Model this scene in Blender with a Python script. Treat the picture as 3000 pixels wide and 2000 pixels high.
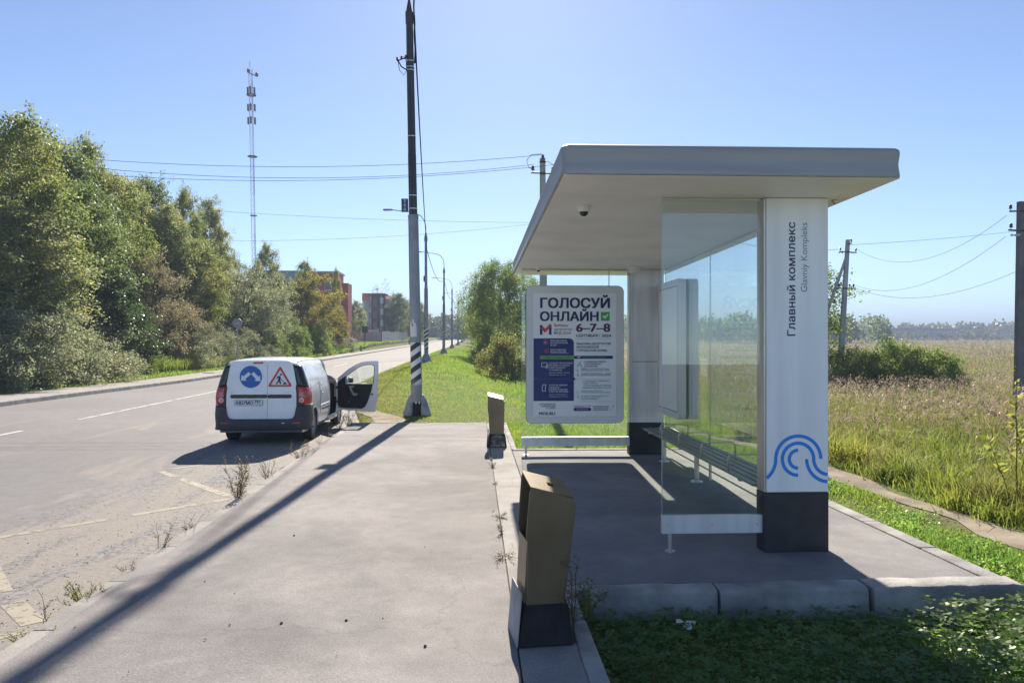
import bpy, bmesh, math, random
import numpy as np
from mathutils import Vector, Matrix, noise as mnoise

# ------------------------------------------------------------------ camera, sky, sun, exposure
SC = bpy.context.scene
COL = SC.collection
for o in list(bpy.data.objects):
    bpy.data.objects.remove(o)
R = math.radians
CAM_Z = 1.81
cam_d = bpy.data.cameras.new('camera')
cam = bpy.data.objects.new('camera', cam_d); COL.objects.link(cam)
cam_d.sensor_width = 36.0
cam_d.lens = 27.0
cam_d.clip_start = 0.05
cam_d.clip_end = 6000
cam.location = (0, 0, CAM_Z)
cam.rotation_euler = (R(90 + 0.10), 0, R(-2.73))
SC.camera = cam

SUN_EL, SUN_AZ = R(33.0), R(3.0)        # azimuth measured from +Y towards +X
world = bpy.data.worlds.new('World'); SC.world = world
world.use_nodes = True
wn = world.node_tree.nodes; wl = world.node_tree.links
sky = wn.new('ShaderNodeTexSky'); sky.sky_type = 'NISHITA'
sky.sun_disc = False
sky.sun_elevation = SUN_EL
sky.sun_rotation = SUN_AZ
sky.altitude = 100
sky.air_density = 0.5
sky.dust_density = 0.10
sky.ozone_density = 2.0
bg = wn['Background']
bg.inputs['Strength'].default_value = 0.066
wl.new(sky.outputs['Color'], bg.inputs['Color'])

sun_d = bpy.data.lights.new('sun', 'SUN')
sun_d.energy = 4.0
sun_d.angle = R(0.53)
sun_d.color = (1.0, 0.89, 0.74)
sun = bpy.data.objects.new('sun', sun_d); COL.objects.link(sun)
sv = Vector((math.sin(SUN_AZ)*math.cos(SUN_EL), math.cos(SUN_AZ)*math.cos(SUN_EL), math.sin(SUN_EL)))
sun.rotation_euler = (-sv).to_track_quat('-Z', 'Y').to_euler()
sun.location = (0, 0, 60)

SC.view_settings.view_transform = 'Standard'
SC.view_settings.look = 'None'
SC.view_settings.gamma = 1.0
SC.view_settings.use_curve_mapping = False
SC.view_settings.exposure = 1.65
SC.render.engine = 'CYCLES'
SC.cycles.use_denoising = True
SC.cycles.max_bounces = 8
SC.cycles.transparent_max_bounces = 24
SC.cycles.volume_bounces = 0
SC.cycles.sample_clamp_indirect = 6
SC.cycles.caustics_reflective = False
SC.cycles.caustics_refractive = False

HAZE = 0.0009
random.seed(11)
rng = np.random.default_rng(11)

# ------------------------------------------------------------------ materials
def new_mat(name):
    m = bpy.data.materials.new(name); m.use_nodes = True
    nt = m.node_tree
    return m, nt, nt.nodes, nt.links, nt.nodes['Principled BSDF']

def pm(name, col, rough=0.6, var=0.12, scale=4.0, bump=0.0, bscale=None, metal=0.0, spec=0.5, coat=0.0, detail=5.0, col2=None, lo=0.35, hi=0.68, streak=None):
    m, nt, N, L, b = new_mat(name)
    tc = N.new('ShaderNodeTexCoord')
    nz = N.new('ShaderNodeTexNoise'); nz.inputs['Scale'].default_value = scale; nz.inputs['Detail'].default_value = detail
    if streak:
        mp = N.new('ShaderNodeMapping'); mp.inputs['Scale'].default_value = streak; L.new(tc.outputs['Object'], mp.inputs['Vector']); L.new(mp.outputs[0], nz.inputs['Vector'])
    else:
        L.new(tc.outputs['Object'], nz.inputs['Vector'])
    cr = N.new('ShaderNodeValToRGB')
    c = np.array(col, float)
    a = c*(1-var); d = np.array(col2, float) if col2 is not None else c*(1+var)
    cr.color_ramp.elements[0].position = lo; cr.color_ramp.elements[1].position = hi
    cr.color_ramp.elements[0].color = (*a, 1); cr.color_ramp.elements[1].color = (*np.minimum(d, 1), 1)
    L.new(nz.outputs['Fac'], cr.inputs['Fac'])
    L.new(cr.outputs['Color'], b.inputs['Base Color'])
    b.inputs['Roughness'].default_value = rough
    b.inputs['Metallic'].default_value = metal
    b.inputs['Specular IOR Level'].default_value = spec
    if coat:
        b.inputs['Coat Weight'].default_value = coat; b.inputs['Coat Roughness'].default_value = 0.05
    if bump:
        n2 = N.new('ShaderNodeTexNoise'); n2.inputs['Scale'].default_value = bscale or scale*8; n2.inputs['Detail'].default_value = 6
        L.new(tc.outputs['Object'], n2.inputs['Vector'])
        bp = N.new('ShaderNodeBump'); bp.inputs['Strength'].default_value = bump; bp.inputs['Distance'].default_value = 0.02
        L.new(n2.outputs['Fac'], bp.inputs['Height']); L.new(bp.outputs['Normal'], b.inputs['Normal'])
    return m

def leaf_mat(name, cols, trans=0.4, rough=0.5, spec=0.38, tcol=None, zone=0.35):
    """leaf colour by island, drifting in broad patches; half diffuse, half translucent"""
    m, nt, N, L, b = new_mat(name)
    g = N.new('ShaderNodeNewGeometry')
    tc = N.new('ShaderNodeTexCoord')
    nz = N.new('ShaderNodeTexNoise'); nz.inputs['Scale'].default_value = zone; nz.inputs['Detail'].default_value = 2
    L.new(g.outputs['Position'], nz.inputs['Vector'])
    mix = N.new('ShaderNodeMath'); mix.operation = 'MULTIPLY_ADD'
    mix.inputs[1].default_value = 0.55
    L.new(g.outputs['Random Per Island'], mix.inputs[0])
    sc = N.new('ShaderNodeMath'); sc.operation = 'MULTIPLY_ADD'; sc.inputs[1].default_value = 1.5; sc.inputs[2].default_value = -0.53
    L.new(nz.outputs['Fac'], sc.inputs[0]); L.new(sc.outputs[0], mix.inputs[2])
    cr = N.new('ShaderNodeValToRGB')
    els = cr.color_ramp.elements
    while len(els) < len(cols): els.new(0.5)
    for i, c in enumerate(cols):
        els[i].position = i/(len(cols)-1); els[i].color = (*c, 1)
    L.new(mix.outputs[0], cr.inputs['Fac'])
    L.new(cr.outputs['Color'], b.inputs['Base Color'])
    b.inputs['Roughness'].default_value = rough
    b.inputs['Specular IOR Level'].default_value = spec
    tr = N.new('ShaderNodeBsdfTranslucent')
    hs = N.new('ShaderNodeMix'); hs.data_type = 'RGBA'; hs.blend_type = 'MULTIPLY'; hs.inputs['Factor'].default_value = 1.0
    L.new(cr.outputs['Color'], hs.inputs['A']); hs.inputs['B'].default_value = (*(tcol or (1.65, 1.65, 1.0)), 1)
    L.new(hs.outputs['Result'], tr.inputs['Color'])
    ms = N.new('ShaderNodeMixShader'); ms.inputs['Fac'].default_value = min(.62, trans+.16)
    L.new(b.outputs[0], ms.inputs[1]); L.new(tr.outputs[0], ms.inputs[2])
    L.new(ms.outputs[0], N['Material Output'].inputs['Surface'])
    return m

def glass_mat(name, tint=(0.93, 0.97, 0.95), dirt=0.035, dirt_col=(0.6, 0.65, 0.62), ior=1.5, frost=0.0, fscale=60.0):
    m, nt, N, L, b = new_mat(name)
    N.remove(b)
    t = N.new('ShaderNodeBsdfTransparent'); t.inputs['Color'].default_value = (*tint, 1)
    gl = N.new('ShaderNodeBsdfGlossy'); gl.inputs['Roughness'].default_value = 0.0
    lw = N.new('ShaderNodeLayerWeight'); lw.inputs['Blend'].default_value = 0.5
    pw = N.new('ShaderNodeMath'); pw.operation = 'POWER'; pw.inputs[1].default_value = 5.0; L.new(lw.outputs['Facing'], pw.inputs[0])
    fr = N.new('ShaderNodeMath'); fr.operation = 'MULTIPLY_ADD'; fr.inputs[1].default_value = 0.95; fr.inputs[2].default_value = 0.06; L.new(pw.outputs[0], fr.inputs[0])
    m1 = N.new('ShaderNodeMixShader'); L.new(fr.outputs[0], m1.inputs['Fac']); L.new(t.outputs[0], m1.inputs[1]); L.new(gl.outputs[0], m1.inputs[2])
    df = N.new('ShaderNodeBsdfTranslucent'); df.inputs['Color'].default_value = (*dirt_col, 1)
    d2 = N.new('ShaderNodeBsdfDiffuse'); d2.inputs['Color'].default_value = (*dirt_col, 1)
    ad = N.new('ShaderNodeMixShader'); ad.inputs['Fac'].default_value = 0.5; L.new(df.outputs[0], ad.inputs[1]); L.new(d2.outputs[0], ad.inputs[2])
    m2 = N.new('ShaderNodeMixShader')
    tc = N.new('ShaderNodeTexCoord')
    nz = N.new('ShaderNodeTexNoise'); nz.inputs['Scale'].default_value = fscale if frost else 1.7; nz.inputs['Detail'].default_value = 6
    L.new(tc.outputs['Object'], nz.inputs['Vector'])
    cr = N.new('ShaderNodeMapRange')
    if frost:
        cr.inputs[1].default_value = 0.4; cr.inputs[2].default_value = 0.62; cr.inputs[3].default_value = frost*0.35; cr.inputs[4].default_value = frost
    else:
        cr.inputs[1].default_value = 0.35; cr.inputs[2].default_value = 0.75; cr.inputs[3].default_value = dirt*0.4; cr.inputs[4].default_value = dirt*1.8
    L.new(nz.outputs['Fac'], cr.inputs[0]); L.new(cr.outputs[0], m2.inputs['Fac'])
    L.new(m1.outputs[0], m2.inputs[1]); L.new(ad.outputs[0], m2.inputs[2])
    L.new(m2.outputs[0], N['Material Output'].inputs['Surface'])
    return m

def asphalt_mat(name, base, dust, speck=0.5, rough=0.8, dust_scale=0.35, seed=0.0, spec=0.4, lo=0.42, hi=0.62, crack=0.0):
    m, nt, N, L, b = new_mat(name)
    tc = N.new('ShaderNodeTexCoord')
    mp = N.new('ShaderNodeMapping'); mp.inputs['Location'].default_value = (seed, seed*0.7, 0)
    L.new(tc.outputs['Object'], mp.inputs['Vector'])
    def nz(scale, det=4, rgh=0.55, dist=0.0):
        n = N.new('ShaderNodeTexNoise'); n.inputs['Scale'].default_value = scale; n.inputs['Detail'].default_value = det
        n.inputs['Roughness'].default_value = rgh; n.inputs['Distortion'].default_value = dist
        L.new(mp.outputs[0], n.inputs['Vector']); return n
    big = nz(dust_scale, 6, 0.62, 0.4); fine = nz(70, 3, 0.7); mid = nz(5, 5, 0.6)
    mr = N.new('ShaderNodeMapRange'); mr.inputs[1].default_value = lo; mr.inputs[2].default_value = hi
    L.new(big.outputs['Fac'], mr.inputs[0])
    mixd = N.new('ShaderNodeMix'); mixd.data_type = 'RGBA'
    mixd.inputs['A'].default_value = (*base, 1); mixd.inputs['B'].default_value = (*dust, 1)
    L.new(mr.outputs[0], mixd.inputs['Factor'])
    vor = N.new('ShaderNodeTexVoronoi'); vor.inputs['Scale'].default_value = 95; L.new(mp.outputs[0], vor.inputs['Vector'])
    sp = N.new('ShaderNodeMapRange'); sp.inputs[1].default_value = 0.15; sp.inputs[2].default_value = 0.85; sp.inputs[3].default_value = 1-speck; sp.inputs[4].default_value = 1+speck
    L.new(fine.outputs['Fac'], sp.inputs[0])
    ms = N.new('ShaderNodeMapRange'); ms.inputs[1].default_value = 0.3; ms.inputs[2].default_value = 0.7; ms.inputs[3].default_value = 0.9; ms.inputs[4].default_value = 1.1
    L.new(mid.outputs['Fac'], ms.inputs[0])
    mu = N.new('ShaderNodeMath'); mu.operation = 'MULTIPLY'; L.new(sp.outputs[0], mu.inputs[0]); L.new(ms.outputs[0], mu.inputs[1])
    last = mu.outputs[0]
    if crack:
        vc = N.new('ShaderNodeTexVoronoi'); vc.feature = 'DISTANCE_TO_EDGE'; vc.inputs['Scale'].default_value = 0.23
        dn = nz(1.3, 4, 0.6)
        am = N.new('ShaderNodeVectorMath'); am.operation = 'MULTIPLY_ADD'; am.inputs[1].default_value = (1.1, 1.1, 0)
        L.new(dn.outputs['Color'], am.inputs[0]); L.new(mp.outputs[0], am.inputs[2]); L.new(am.outputs[0], vc.inputs['Vector'])
        ck = N.new('ShaderNodeMapRange'); ck.inputs[1].default_value = 0.0; ck.inputs[2].default_value = 0.004; ck.inputs[3].default_value = 1-crack; ck.inputs[4].default_value = 1.0
        L.new(vc.outputs['Distance'], ck.inputs[0])
        m4 = N.new('ShaderNodeMath'); m4.operation = 'MULTIPLY'; L.new(last, m4.inputs[0]); L.new(ck.outputs[0], m4.inputs[1]); last = m4.outputs[0]
    mm = N.new('ShaderNodeMix'); mm.data_type = 'RGBA'; mm.blend_type = 'MULTIPLY'; mm.inputs['Factor'].default_value = 1.0
    L.new(mixd.outputs['Result'], mm.inputs['A']); L.new(last, mm.inputs['B'])
    L.new(mm.outputs['Result'], b.inputs['Base Color'])
    b.inputs['Roughness'].default_value = rough
    b.inputs['Specular IOR Level'].default_value = spec
    bp = N.new('ShaderNodeBump'); bp.inputs['Strength'].default_value = 0.55; bp.inputs['Distance'].default_value = 0.006
    L.new(fine.outputs['Fac'], bp.inputs['Height']); L.new(bp.outputs['Normal'], b.inputs['Normal'])
    return m

def worn_paint(name, col, under, wear=0.5, scale=3.0, holes=0.0):
    m, nt, N, L, b = new_mat(name)
    tc = N.new('ShaderNodeTexCoord')
    n1 = N.new('ShaderNodeTexNoise'); n1.inputs['Scale'].default_value = scale; n1.inputs['Detail'].default_value = 8; n1.inputs['Roughness'].default_value = 0.7
    L.new(tc.outputs['Object'], n1.inputs['Vector'])
    mr = N.new('ShaderNodeMapRange'); mr.inputs[1].default_value = wear-0.12; mr.inputs[2].default_value = wear+0.12
    L.new(n1.outputs['Fac'], mr.inputs[0])
    mx = N.new('ShaderNodeMix'); mx.data_type = 'RGBA'; mx.inputs['A'].default_value = (*col, 1); mx.inputs['B'].default_value = (*under, 1)
    L.new(mr.outputs[0], mx.inputs['Factor']); L.new(mx.outputs['Result'], b.inputs['Base Color'])
    b.inputs['Roughness'].default_value = 0.8
    if holes:
        n2 = N.new('ShaderNodeTexNoise'); n2.inputs['Scale'].default_value = 9.0; n2.inputs['Detail'].default_value = 10; n2.inputs['Roughness'].default_value = 0.75; L.new(tc.outputs['Object'], n2.inputs['Vector'])
        ad = N.new('ShaderNodeMath'); ad.operation = 'MULTIPLY_ADD'; ad.inputs[1].default_value = 0.6; L.new(n1.outputs['Fac'], ad.inputs[0]); L.new(n2.outputs['Fac'], ad.inputs[2])
        hm = N.new('ShaderNodeMapRange'); hm.inputs[1].default_value = holes-.05; hm.inputs[2].default_value = holes+.05; hm.inputs[3].default_value = 1.0; hm.inputs[4].default_value = 0.0; L.new(ad.outputs[0], hm.inputs[0])
        L.new(hm.outputs[0], b.inputs['Alpha'])
    return m

def stripe_mat(name, period=0.25, slope=0.9):
    m, nt, N, L, b = new_mat(name)
    tc = N.new('ShaderNodeTexCoord'); sx = N.new('ShaderNodeSeparateXYZ'); L.new(tc.outputs['Object'], sx.inputs[0])
    a = N.new('ShaderNodeMath'); a.operation = 'MULTIPLY_ADD'; a.inputs[1].default_value = -slope; L.new(sx.outputs['X'], a.inputs[0]); L.new(sx.outputs['Z'], a.inputs[2])
    d = N.new('ShaderNodeMath'); d.operation = 'DIVIDE'; d.inputs[1].default_value = period; L.new(a.outputs[0], d.inputs[0])
    f = N.new('ShaderNodeMath'); f.operation = 'FRACT'; L.new(d.outputs[0], f.inputs[0])
    g = N.new('ShaderNodeMath'); g.operation = 'GREATER_THAN'; g.inputs[1].default_value = 0.5; L.new(f.outputs[0], g.inputs[0])
    nz = N.new('ShaderNodeTexNoise'); nz.inputs['Scale'].default_value = 6; nz.inputs['Detail'].default_value = 7; L.new(tc.outputs['Object'], nz.inputs['Vector'])
    w = N.new('ShaderNodeMapRange'); w.inputs[1].default_value = 0.3; w.inputs[2].default_value = 0.7; w.inputs[3].default_value = 0.8; w.inputs[4].default_value = 1.1; L.new(nz.outputs['Fac'], w.inputs[0])
    mx = N.new('ShaderNodeMix'); mx.data_type = 'RGBA'; mx.inputs['A'].default_value = (0.025, 0.025, 0.028, 1); mx.inputs['B'].default_value = (0.72, 0.72, 0.70, 1)
    L.new(g.outputs[0], mx.inputs['Factor'])
    mm = N.new('ShaderNodeMix'); mm.data_type = 'RGBA'; mm.blend_type = 'MULTIPLY'; mm.inputs['Factor'].default_value = 1
    L.new(mx.outputs['Result'], mm.inputs['A']); L.new(w.outputs[0], mm.inputs['B'])
    L.new(mm.outputs['Result'], b.inputs['Base Color']); b.inputs['Roughness'].default_value = 0.5
    return m

M = {}
M['white_panel'] = pm('white_panel', (0.80, 0.81, 0.83), 0.38, 0.07, 3.0, spec=0.5, streak=(2.5, 2.5, .22), lo=.25, hi=.6)
M['soffit'] = pm('soffit', (0.88, 0.875, 0.86), 0.5, 0.07, 1.6, detail=8, lo=.25, hi=.6)
M['fascia'] = pm('fascia_aluminium', (0.34, 0.335, 0.33), 0.55, 0.10, 3.0, metal=0.6, streak=(.25, .25, 3))
M['steel'] = pm('brushed_steel', (0.55, 0.52, 0.48), 0.38, 0.10, 3.0, metal=0.75)
M['rail'] = pm('rail_aluminium', (0.62, 0.62, 0.62), 0.45, 0.13, 3.0, metal=0.4, streak=(3, 3, .3), lo=.25, hi=.65)
M['plinth'] = pm('plinth_black', (0.022, 0.023, 0.027), 0.55, 0.25, 5.0, bump=0.1, bscale=90)
M['glass'] = glass_mat('shelter_glass', tint=(0.935, 0.972, 0.958), dirt=0.026)  # dirt film, raised to paint in a veil of reflected sky too
M['glass_edge'] = pm('glass_edge', (0.42, 0.55, 0.52), 0.3, 0.1, 4)
M['frost'] = glass_mat('crazed_glass', tint=(0.88, 0.94, 0.95), frost=0.42, dirt_col=(0.75, 0.80, 0.82), fscale=55)
M['navy'] = pm('print_navy', (0.018, 0.030, 0.115), 0.5, 0.1, 6)
M['navy_mid'] = pm('print_navy_block', (0.022, 0.035, 0.16), 0.5, 0.14, 3)
M['greyblue'] = pm('print_grey_blue', (0.19, 0.23, 0.32), 0.5, 0.05, 6)
M['wave_blue'] = pm('print_wave_blue', (0.012, 0.24, 0.78), 0.45, 0.04, 6)
M['red_print'] = pm('print_red', (0.62, 0.06, 0.05), 0.5, 0.06, 6)
M['green_print'] = pm('print_green', (0.06, 0.38, 0.09), 0.5, 0.06, 6)
M['lime_print'] = pm('print_lime', (0.17, 0.40, 0.10), 0.5, 0.06, 6)
M['purple_print'] = pm('print_purple', (0.10, 0.012, 0.10), 0.5, 0.06, 6)
M['violet_print'] = pm('print_violet', (0.08, 0.012, 0.16), 0.5, 0.06, 6)
M['white_print'] = pm('print_white', (0.72, 0.74, 0.78), 0.5, 0.04, 6)
M['fade_green'] = pm('print_faded_green', (0.26, 0.38, 0.30), 0.5, 0.06, 6)
M['poster'] = pm('poster_sheet', (0.76, 0.78, 0.80), 0.35, 0.03, 1.5)
M['frame_grey'] = pm('lightbox_frame', (0.64, 0.65, 0.65), 0.45, 0.05, 2.0)
M['bin'] = pm('bin_bronze', (0.150, 0.116, 0.074), 0.36, 0.18, 2.5, metal=0.45, bump=0.04, bscale=120)
M['bin_in'] = pm('bin_inside', (0.05, 0.045, 0.04), 0.7, 0.2, 6)
M['bin_base'] = pm('bin_base', (0.020, 0.021, 0.025), 0.75, 0.35, 7, bump=0.15, bscale=70, spec=0.2)
M['peel'] = worn_paint('peeling_plinth', (0.03, 0.03, 0.034), (0.42, 0.41, 0.39), 0.60, 5.0)
M['bench'] = pm('bench_slat', (0.17, 0.185, 0.19), 0.45, 0.15, 4, metal=0.3)
M['dome_white'] = pm('dome_white', (0.72, 0.71, 0.69), 0.4, 0.03, 4)
M['dome_dark'] = pm('dome_dark', (0.03, 0.03, 0.035), 0.12, 0.05, 4)
M['sidewalk'] = asphalt_mat('sidewalk_asphalt', (0.165, 0.158, 0.160), (0.252, 0.241, 0.240), 0.45, 0.92, 0.55, 3.0, spec=0.25, lo=.38, hi=.60, crack=0.16)
M['pad'] = asphalt_mat('pad_asphalt', (0.185, 0.180, 0.184), (0.250, 0.242, 0.242), 0.40, 0.92, 0.6, 9.0, spec=0.25, crack=0.10)
M['strip'] = asphalt_mat('strip_concrete', (0.235, 0.226, 0.222), (0.315, 0.302, 0.292), 0.30, 0.92, 0.8, 14.0, spec=0.25)
M['kerb'] = pm('kerb_concrete', (0.29, 0.285, 0.28), 0.92, 0.30, 3.5, bump=0.5, bscale=38, spec=0.2)
M['soil'] = pm('soil', (0.115, 0.090, 0.062), 0.95, 0.35, 6.0, bump=0.6, bscale=30, spec=0.1)
M['path'] = pm('path_dirt', (0.25, 0.215, 0.17), 0.95, 0.25, 2.5, bump=0.4, bscale=25, spec=0.1)
M['zigzag'] = worn_paint('zigzag_yellow', (0.29, 0.26, 0.20), (0.25, 0.228, 0.19), 0.50, 2.0, holes=0.87)
M['lane_white'] = worn_paint('lane_white', (0.55, 0.55, 0.54), (0.34, 0.33, 0.32), 0.55, 2.2, holes=0.90)
M['pole'] = pm('pole_galvanised', (0.27, 0.285, 0.31), 0.6, 0.22, 1.4, metal=0.3, bump=0.1, bscale=20)
M['pole_dark'] = pm('pole_dark', (0.055, 0.052, 0.058), 0.65, 0.25, 1.6, metal=0.2)
M['pole_concrete'] = pm('pole_concrete', (0.36, 0.365, 0.37), 0.9, 0.18, 1.5, bump=0.25, bscale=18)
M['stripe'] = stripe_mat('hazard_stripe', 0.285, 0.72)
M['stripe_small'] = stripe_mat('hazard_stripe_small', 0.30, 0.75)
M['foot'] = pm('foot_casting', (0.26, 0.285, 0.31), 0.7, 0.25, 5, bump=0.2, bscale=30)
M['dark'] = pm('dark_void', (0.012, 0.012, 0.013), 0.9, 0.2, 5)
M['black_cable'] = pm('black_cable', (0.018, 0.018, 0.020), 0.8, 0.1, 4, spec=0.1)
M['bare_wire'] = pm('bare_wire', (0.05, 0.052, 0.06), 0.85, 0.1, 2, spec=0.1)
M['porcelain'] = pm('insulator', (0.05, 0.030, 0.024), 0.3, 0.15, 6)
M['glass_ins'] = pm('glass_insulator', (0.30, 0.42, 0.42), 0.15, 0.1, 6)
M['pole_mid'] = pm('pole_backlit', (0.13, 0.13, 0.14), 0.9, 0.25, 1.5, bump=0.2, bscale=18)  # darker copy of the pole concrete, backlit shade put into the colour
M['sign_blue'] = pm('plate_blue', (0.035, 0.05, 0.13), 0.5, 0.15, 10)
M['sign_back'] = pm('sign_back', (0.36, 0.37, 0.38), 0.5, 0.1, 6, metal=0.4)
M['sign_green'] = pm('sign_green', (0.02, 0.045, 0.045), 0.5, 0.1, 6)
M['paper'] = pm('torn_paper', (0.62, 0.61, 0.60), 0.8, 0.08, 12)
M['litter'] = pm('litter_paper', (0.74, 0.76, 0.80), 0.7, 0.08, 30)
M['pebble'] = pm('pebble', (0.09, 0.08, 0.072), 0.9, 0.4, 40)
M['bark'] = pm('bark', (0.075, 0.060, 0.048), 0.95, 0.35, 5, bump=0.5, bscale=25)
M['birch_bark'] = pm('birch_bark', (0.40, 0.38, 0.35), 0.9, 0.5, 3.0, bump=0.3, bscale=25, col2=(0.5, 0.48, 0.45), lo=0.42, hi=0.52)
# foliage
M['lf_birch'] = leaf_mat('leaf_birch', [(0.09, 0.126, 0.058), (0.126, 0.162, 0.07), (0.18, 0.192, 0.084), (0.246, 0.228, 0.102)], 0.42)
M['lf_birch2'] = leaf_mat('leaf_birch_grey', [(0.112, 0.156, 0.092), (0.158, 0.191, 0.112), (0.211, 0.231, 0.132), (0.271, 0.264, 0.152)], 0.38)
M['lf_willow'] = leaf_mat('leaf_willow', [(0.12, 0.152, 0.113), (0.164, 0.193, 0.142), (0.216, 0.234, 0.175), (0.253, 0.26, 0.196)], 0.36, tcol=(1.6, 1.6, 1.1))
M['lf_russet'] = leaf_mat('leaf_russet', [(0.121, 0.129, 0.094), (0.155, 0.159, 0.117), (0.19, 0.179, 0.136), (0.19, 0.184, 0.129)], 0.36, tcol=(1.55, 1.4, 1.0))
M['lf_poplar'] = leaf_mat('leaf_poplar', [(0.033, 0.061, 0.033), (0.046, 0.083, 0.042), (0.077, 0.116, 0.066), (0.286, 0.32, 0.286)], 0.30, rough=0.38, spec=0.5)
M['lf_yellow'] = leaf_mat('leaf_yellowing', [(0.066, 0.083, 0.022), (0.116, 0.116, 0.029), (0.176, 0.149, 0.033), (0.259, 0.204, 0.039)], 0.45)
M['lf_green'] = leaf_mat('leaf_green', [(0.075, 0.129, 0.048), (0.113, 0.172, 0.057), (0.155, 0.213, 0.067), (0.224, 0.236, 0.076)], 0.42)
M['lf_dark'] = leaf_mat('leaf_dark', [(0.062, 0.104, 0.058), (0.088, 0.135, 0.068), (0.124, 0.166, 0.081), (0.169, 0.195, 0.094)], 0.35)
M['lf_olive'] = leaf_mat('leaf_olive', [(0.075, 0.105, 0.040), (0.110, 0.140, 0.050), (0.150, 0.160, 0.060), (0.190, 0.160, 0.085)], 0.42)
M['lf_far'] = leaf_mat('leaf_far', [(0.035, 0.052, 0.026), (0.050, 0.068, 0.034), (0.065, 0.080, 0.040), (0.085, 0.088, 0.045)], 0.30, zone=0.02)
M['grass'] = leaf_mat('grass_verge', [(0.085, 0.15, 0.04), (0.115, 0.19, 0.05), (0.15, 0.215, 0.062), (0.205, 0.205, 0.095)], 0.45, zone=0.5, tcol=(1.7, 1.75, 0.9))
M['grass_dry'] = leaf_mat('grass_dry', [(0.105, 0.105, 0.040), (0.150, 0.130, 0.060), (0.185, 0.150, 0.080), (0.20, 0.165, 0.10)], 0.35, zone=0.5)
M['grass_tall'] = leaf_mat('grass_tall', [(0.075, 0.12, 0.038), (0.12, 0.17, 0.05), (0.175, 0.205, 0.062), (0.25, 0.225, 0.11)], 0.5, zone=0.6, tcol=(1.7, 1.65, 0.85))
M['grass_shade'] = leaf_mat('grass_plot', [(0.1, 0.2, 0.094), (0.144, 0.25, 0.112), (0.188, 0.281, 0.125), (0.225, 0.281, 0.138)], 0.40, zone=1.5)
M['clover'] = leaf_mat('clover', [(0.075, 0.156, 0.06), (0.112, 0.213, 0.069), (0.156, 0.256, 0.075), (0.213, 0.269, 0.081)], 0.45, zone=1.5, rough=0.4)
M['clover_sun'] = leaf_mat('clover_sunlit', [(0.080, 0.150, 0.045), (0.115, 0.195, 0.055), (0.155, 0.230, 0.062), (0.205, 0.240, 0.070)], 0.5, zone=1.5, rough=0.4, tcol=(1.7, 1.75, 0.8))  # lit copy of the clover, sun glow put into its colours
M['clover_flower'] = pm('clover_flower', (0.62, 0.60, 0.56), 0.8, 0.1, 60)
M['plume'] = leaf_mat('reed_plume', [(0.165, 0.14, 0.115), (0.2, 0.172, 0.142), (0.24, 0.208, 0.172), (0.28, 0.25, 0.215)], 0.40, zone=0.25, tcol=(1.25, 1.15, 1.0))
M['stalk'] = leaf_mat('reed_stalk', [(0.085, 0.115, 0.045), (0.115, 0.14, 0.055), (0.15, 0.155, 0.072), (0.195, 0.175, 0.105)], 0.42, zone=0.25, tcol=(1.6, 1.6, 0.9))
M['weed_dry'] = leaf_mat('weed_dry', [(0.085, 0.062, 0.040), (0.115, 0.085, 0.050), (0.135, 0.110, 0.055), (0.11, 0.12, 0.04)], 0.3, zone=3.0)
M['weed_green'] = leaf_mat('weed_green', [(0.060, 0.090, 0.024), (0.090, 0.120, 0.028), (0.125, 0.145, 0.036), (0.16, 0.145, 0.05)], 0.4, zone=3.0)
# van
M['van_white'] = pm('van_white', (0.72, 0.73, 0.75), 0.25, 0.09, 2.0, spec=0.5, coat=0.5, detail=9, lo=.25, hi=.6)
M['van_plastic'] = pm('van_plastic', (0.035, 0.038, 0.046), 0.55, 0.15, 8)
M['van_black'] = pm('van_black_gloss', (0.012, 0.013, 0.016), 0.18, 0.05, 4)
M['trim_dark'] = pm('van_trim', (0.014, 0.015, 0.019), 0.75, 0.15, 8)
M['seam'] = pm('panel_seam', (0.10, 0.105, 0.115), 0.7, 0.05, 4)
M['lamp_red'] = pm('lamp_red', (0.46, 0.020, 0.016), 0.15, 0.12, 12, coat=0.5)
M['lamp_clear'] = pm('lamp_clear', (0.62, 0.58, 0.58), 0.15, 0.08, 20, coat=0.5)
M['lamp_pink'] = pm('lamp_pink', (0.55, 0.22, 0.20), 0.2, 0.12, 20, coat=0.5)
M['tyre'] = pm('tyre', (0.018, 0.018, 0.019), 0.85, 0.25, 9)
M['rim'] = pm('rim_steel', (0.33, 0.34, 0.35), 0.45, 0.12, 6, metal=0.5)
M['road_sign_blue'] = pm('sign_blue', (0.010, 0.115, 0.42), 0.4, 0.06, 3)
M['road_sign_red'] = pm('sign_red', (0.55, 0.035, 0.030), 0.4, 0.06, 3)
M['sign_white'] = pm('sign_white', (0.76, 0.77, 0.79), 0.4, 0.03, 3)
M['ink'] = pm('ink_black', (0.015, 0.015, 0.022), 0.5, 0.05, 3)
M['van_glass'] = glass_mat('van_glass', tint=(0.90, 0.94, 0.93), dirt=0.012)
M['mirror'] = pm('mirror_glass', (0.75, 0.78, 0.80), 0.03, 0.02, 2, metal=1.0)
M['mirror_badge'] = pm('badge_chrome', (0.5, 0.47, 0.42), 0.3, 0.05, 9, metal=0.6)
# ------------------------------------------------------------------ helpers
def tag(o, label=None, cat=None, group=None, kind=None):
    if label: o['label'] = label
    if cat: o['category'] = cat
    if group: o['group'] = group
    if kind: o['kind'] = kind
    return o

def empty(name, loc=(0, 0, 0), rz=0.0, label=None, cat=None, group=None):
    o = bpy.data.objects.new(name, None); COL.objects.link(o)
    o.empty_display_size = 0.2
    o.location = loc; o.rotation_euler = (0, 0, rz)
    return tag(o, label, cat, group)

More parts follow.
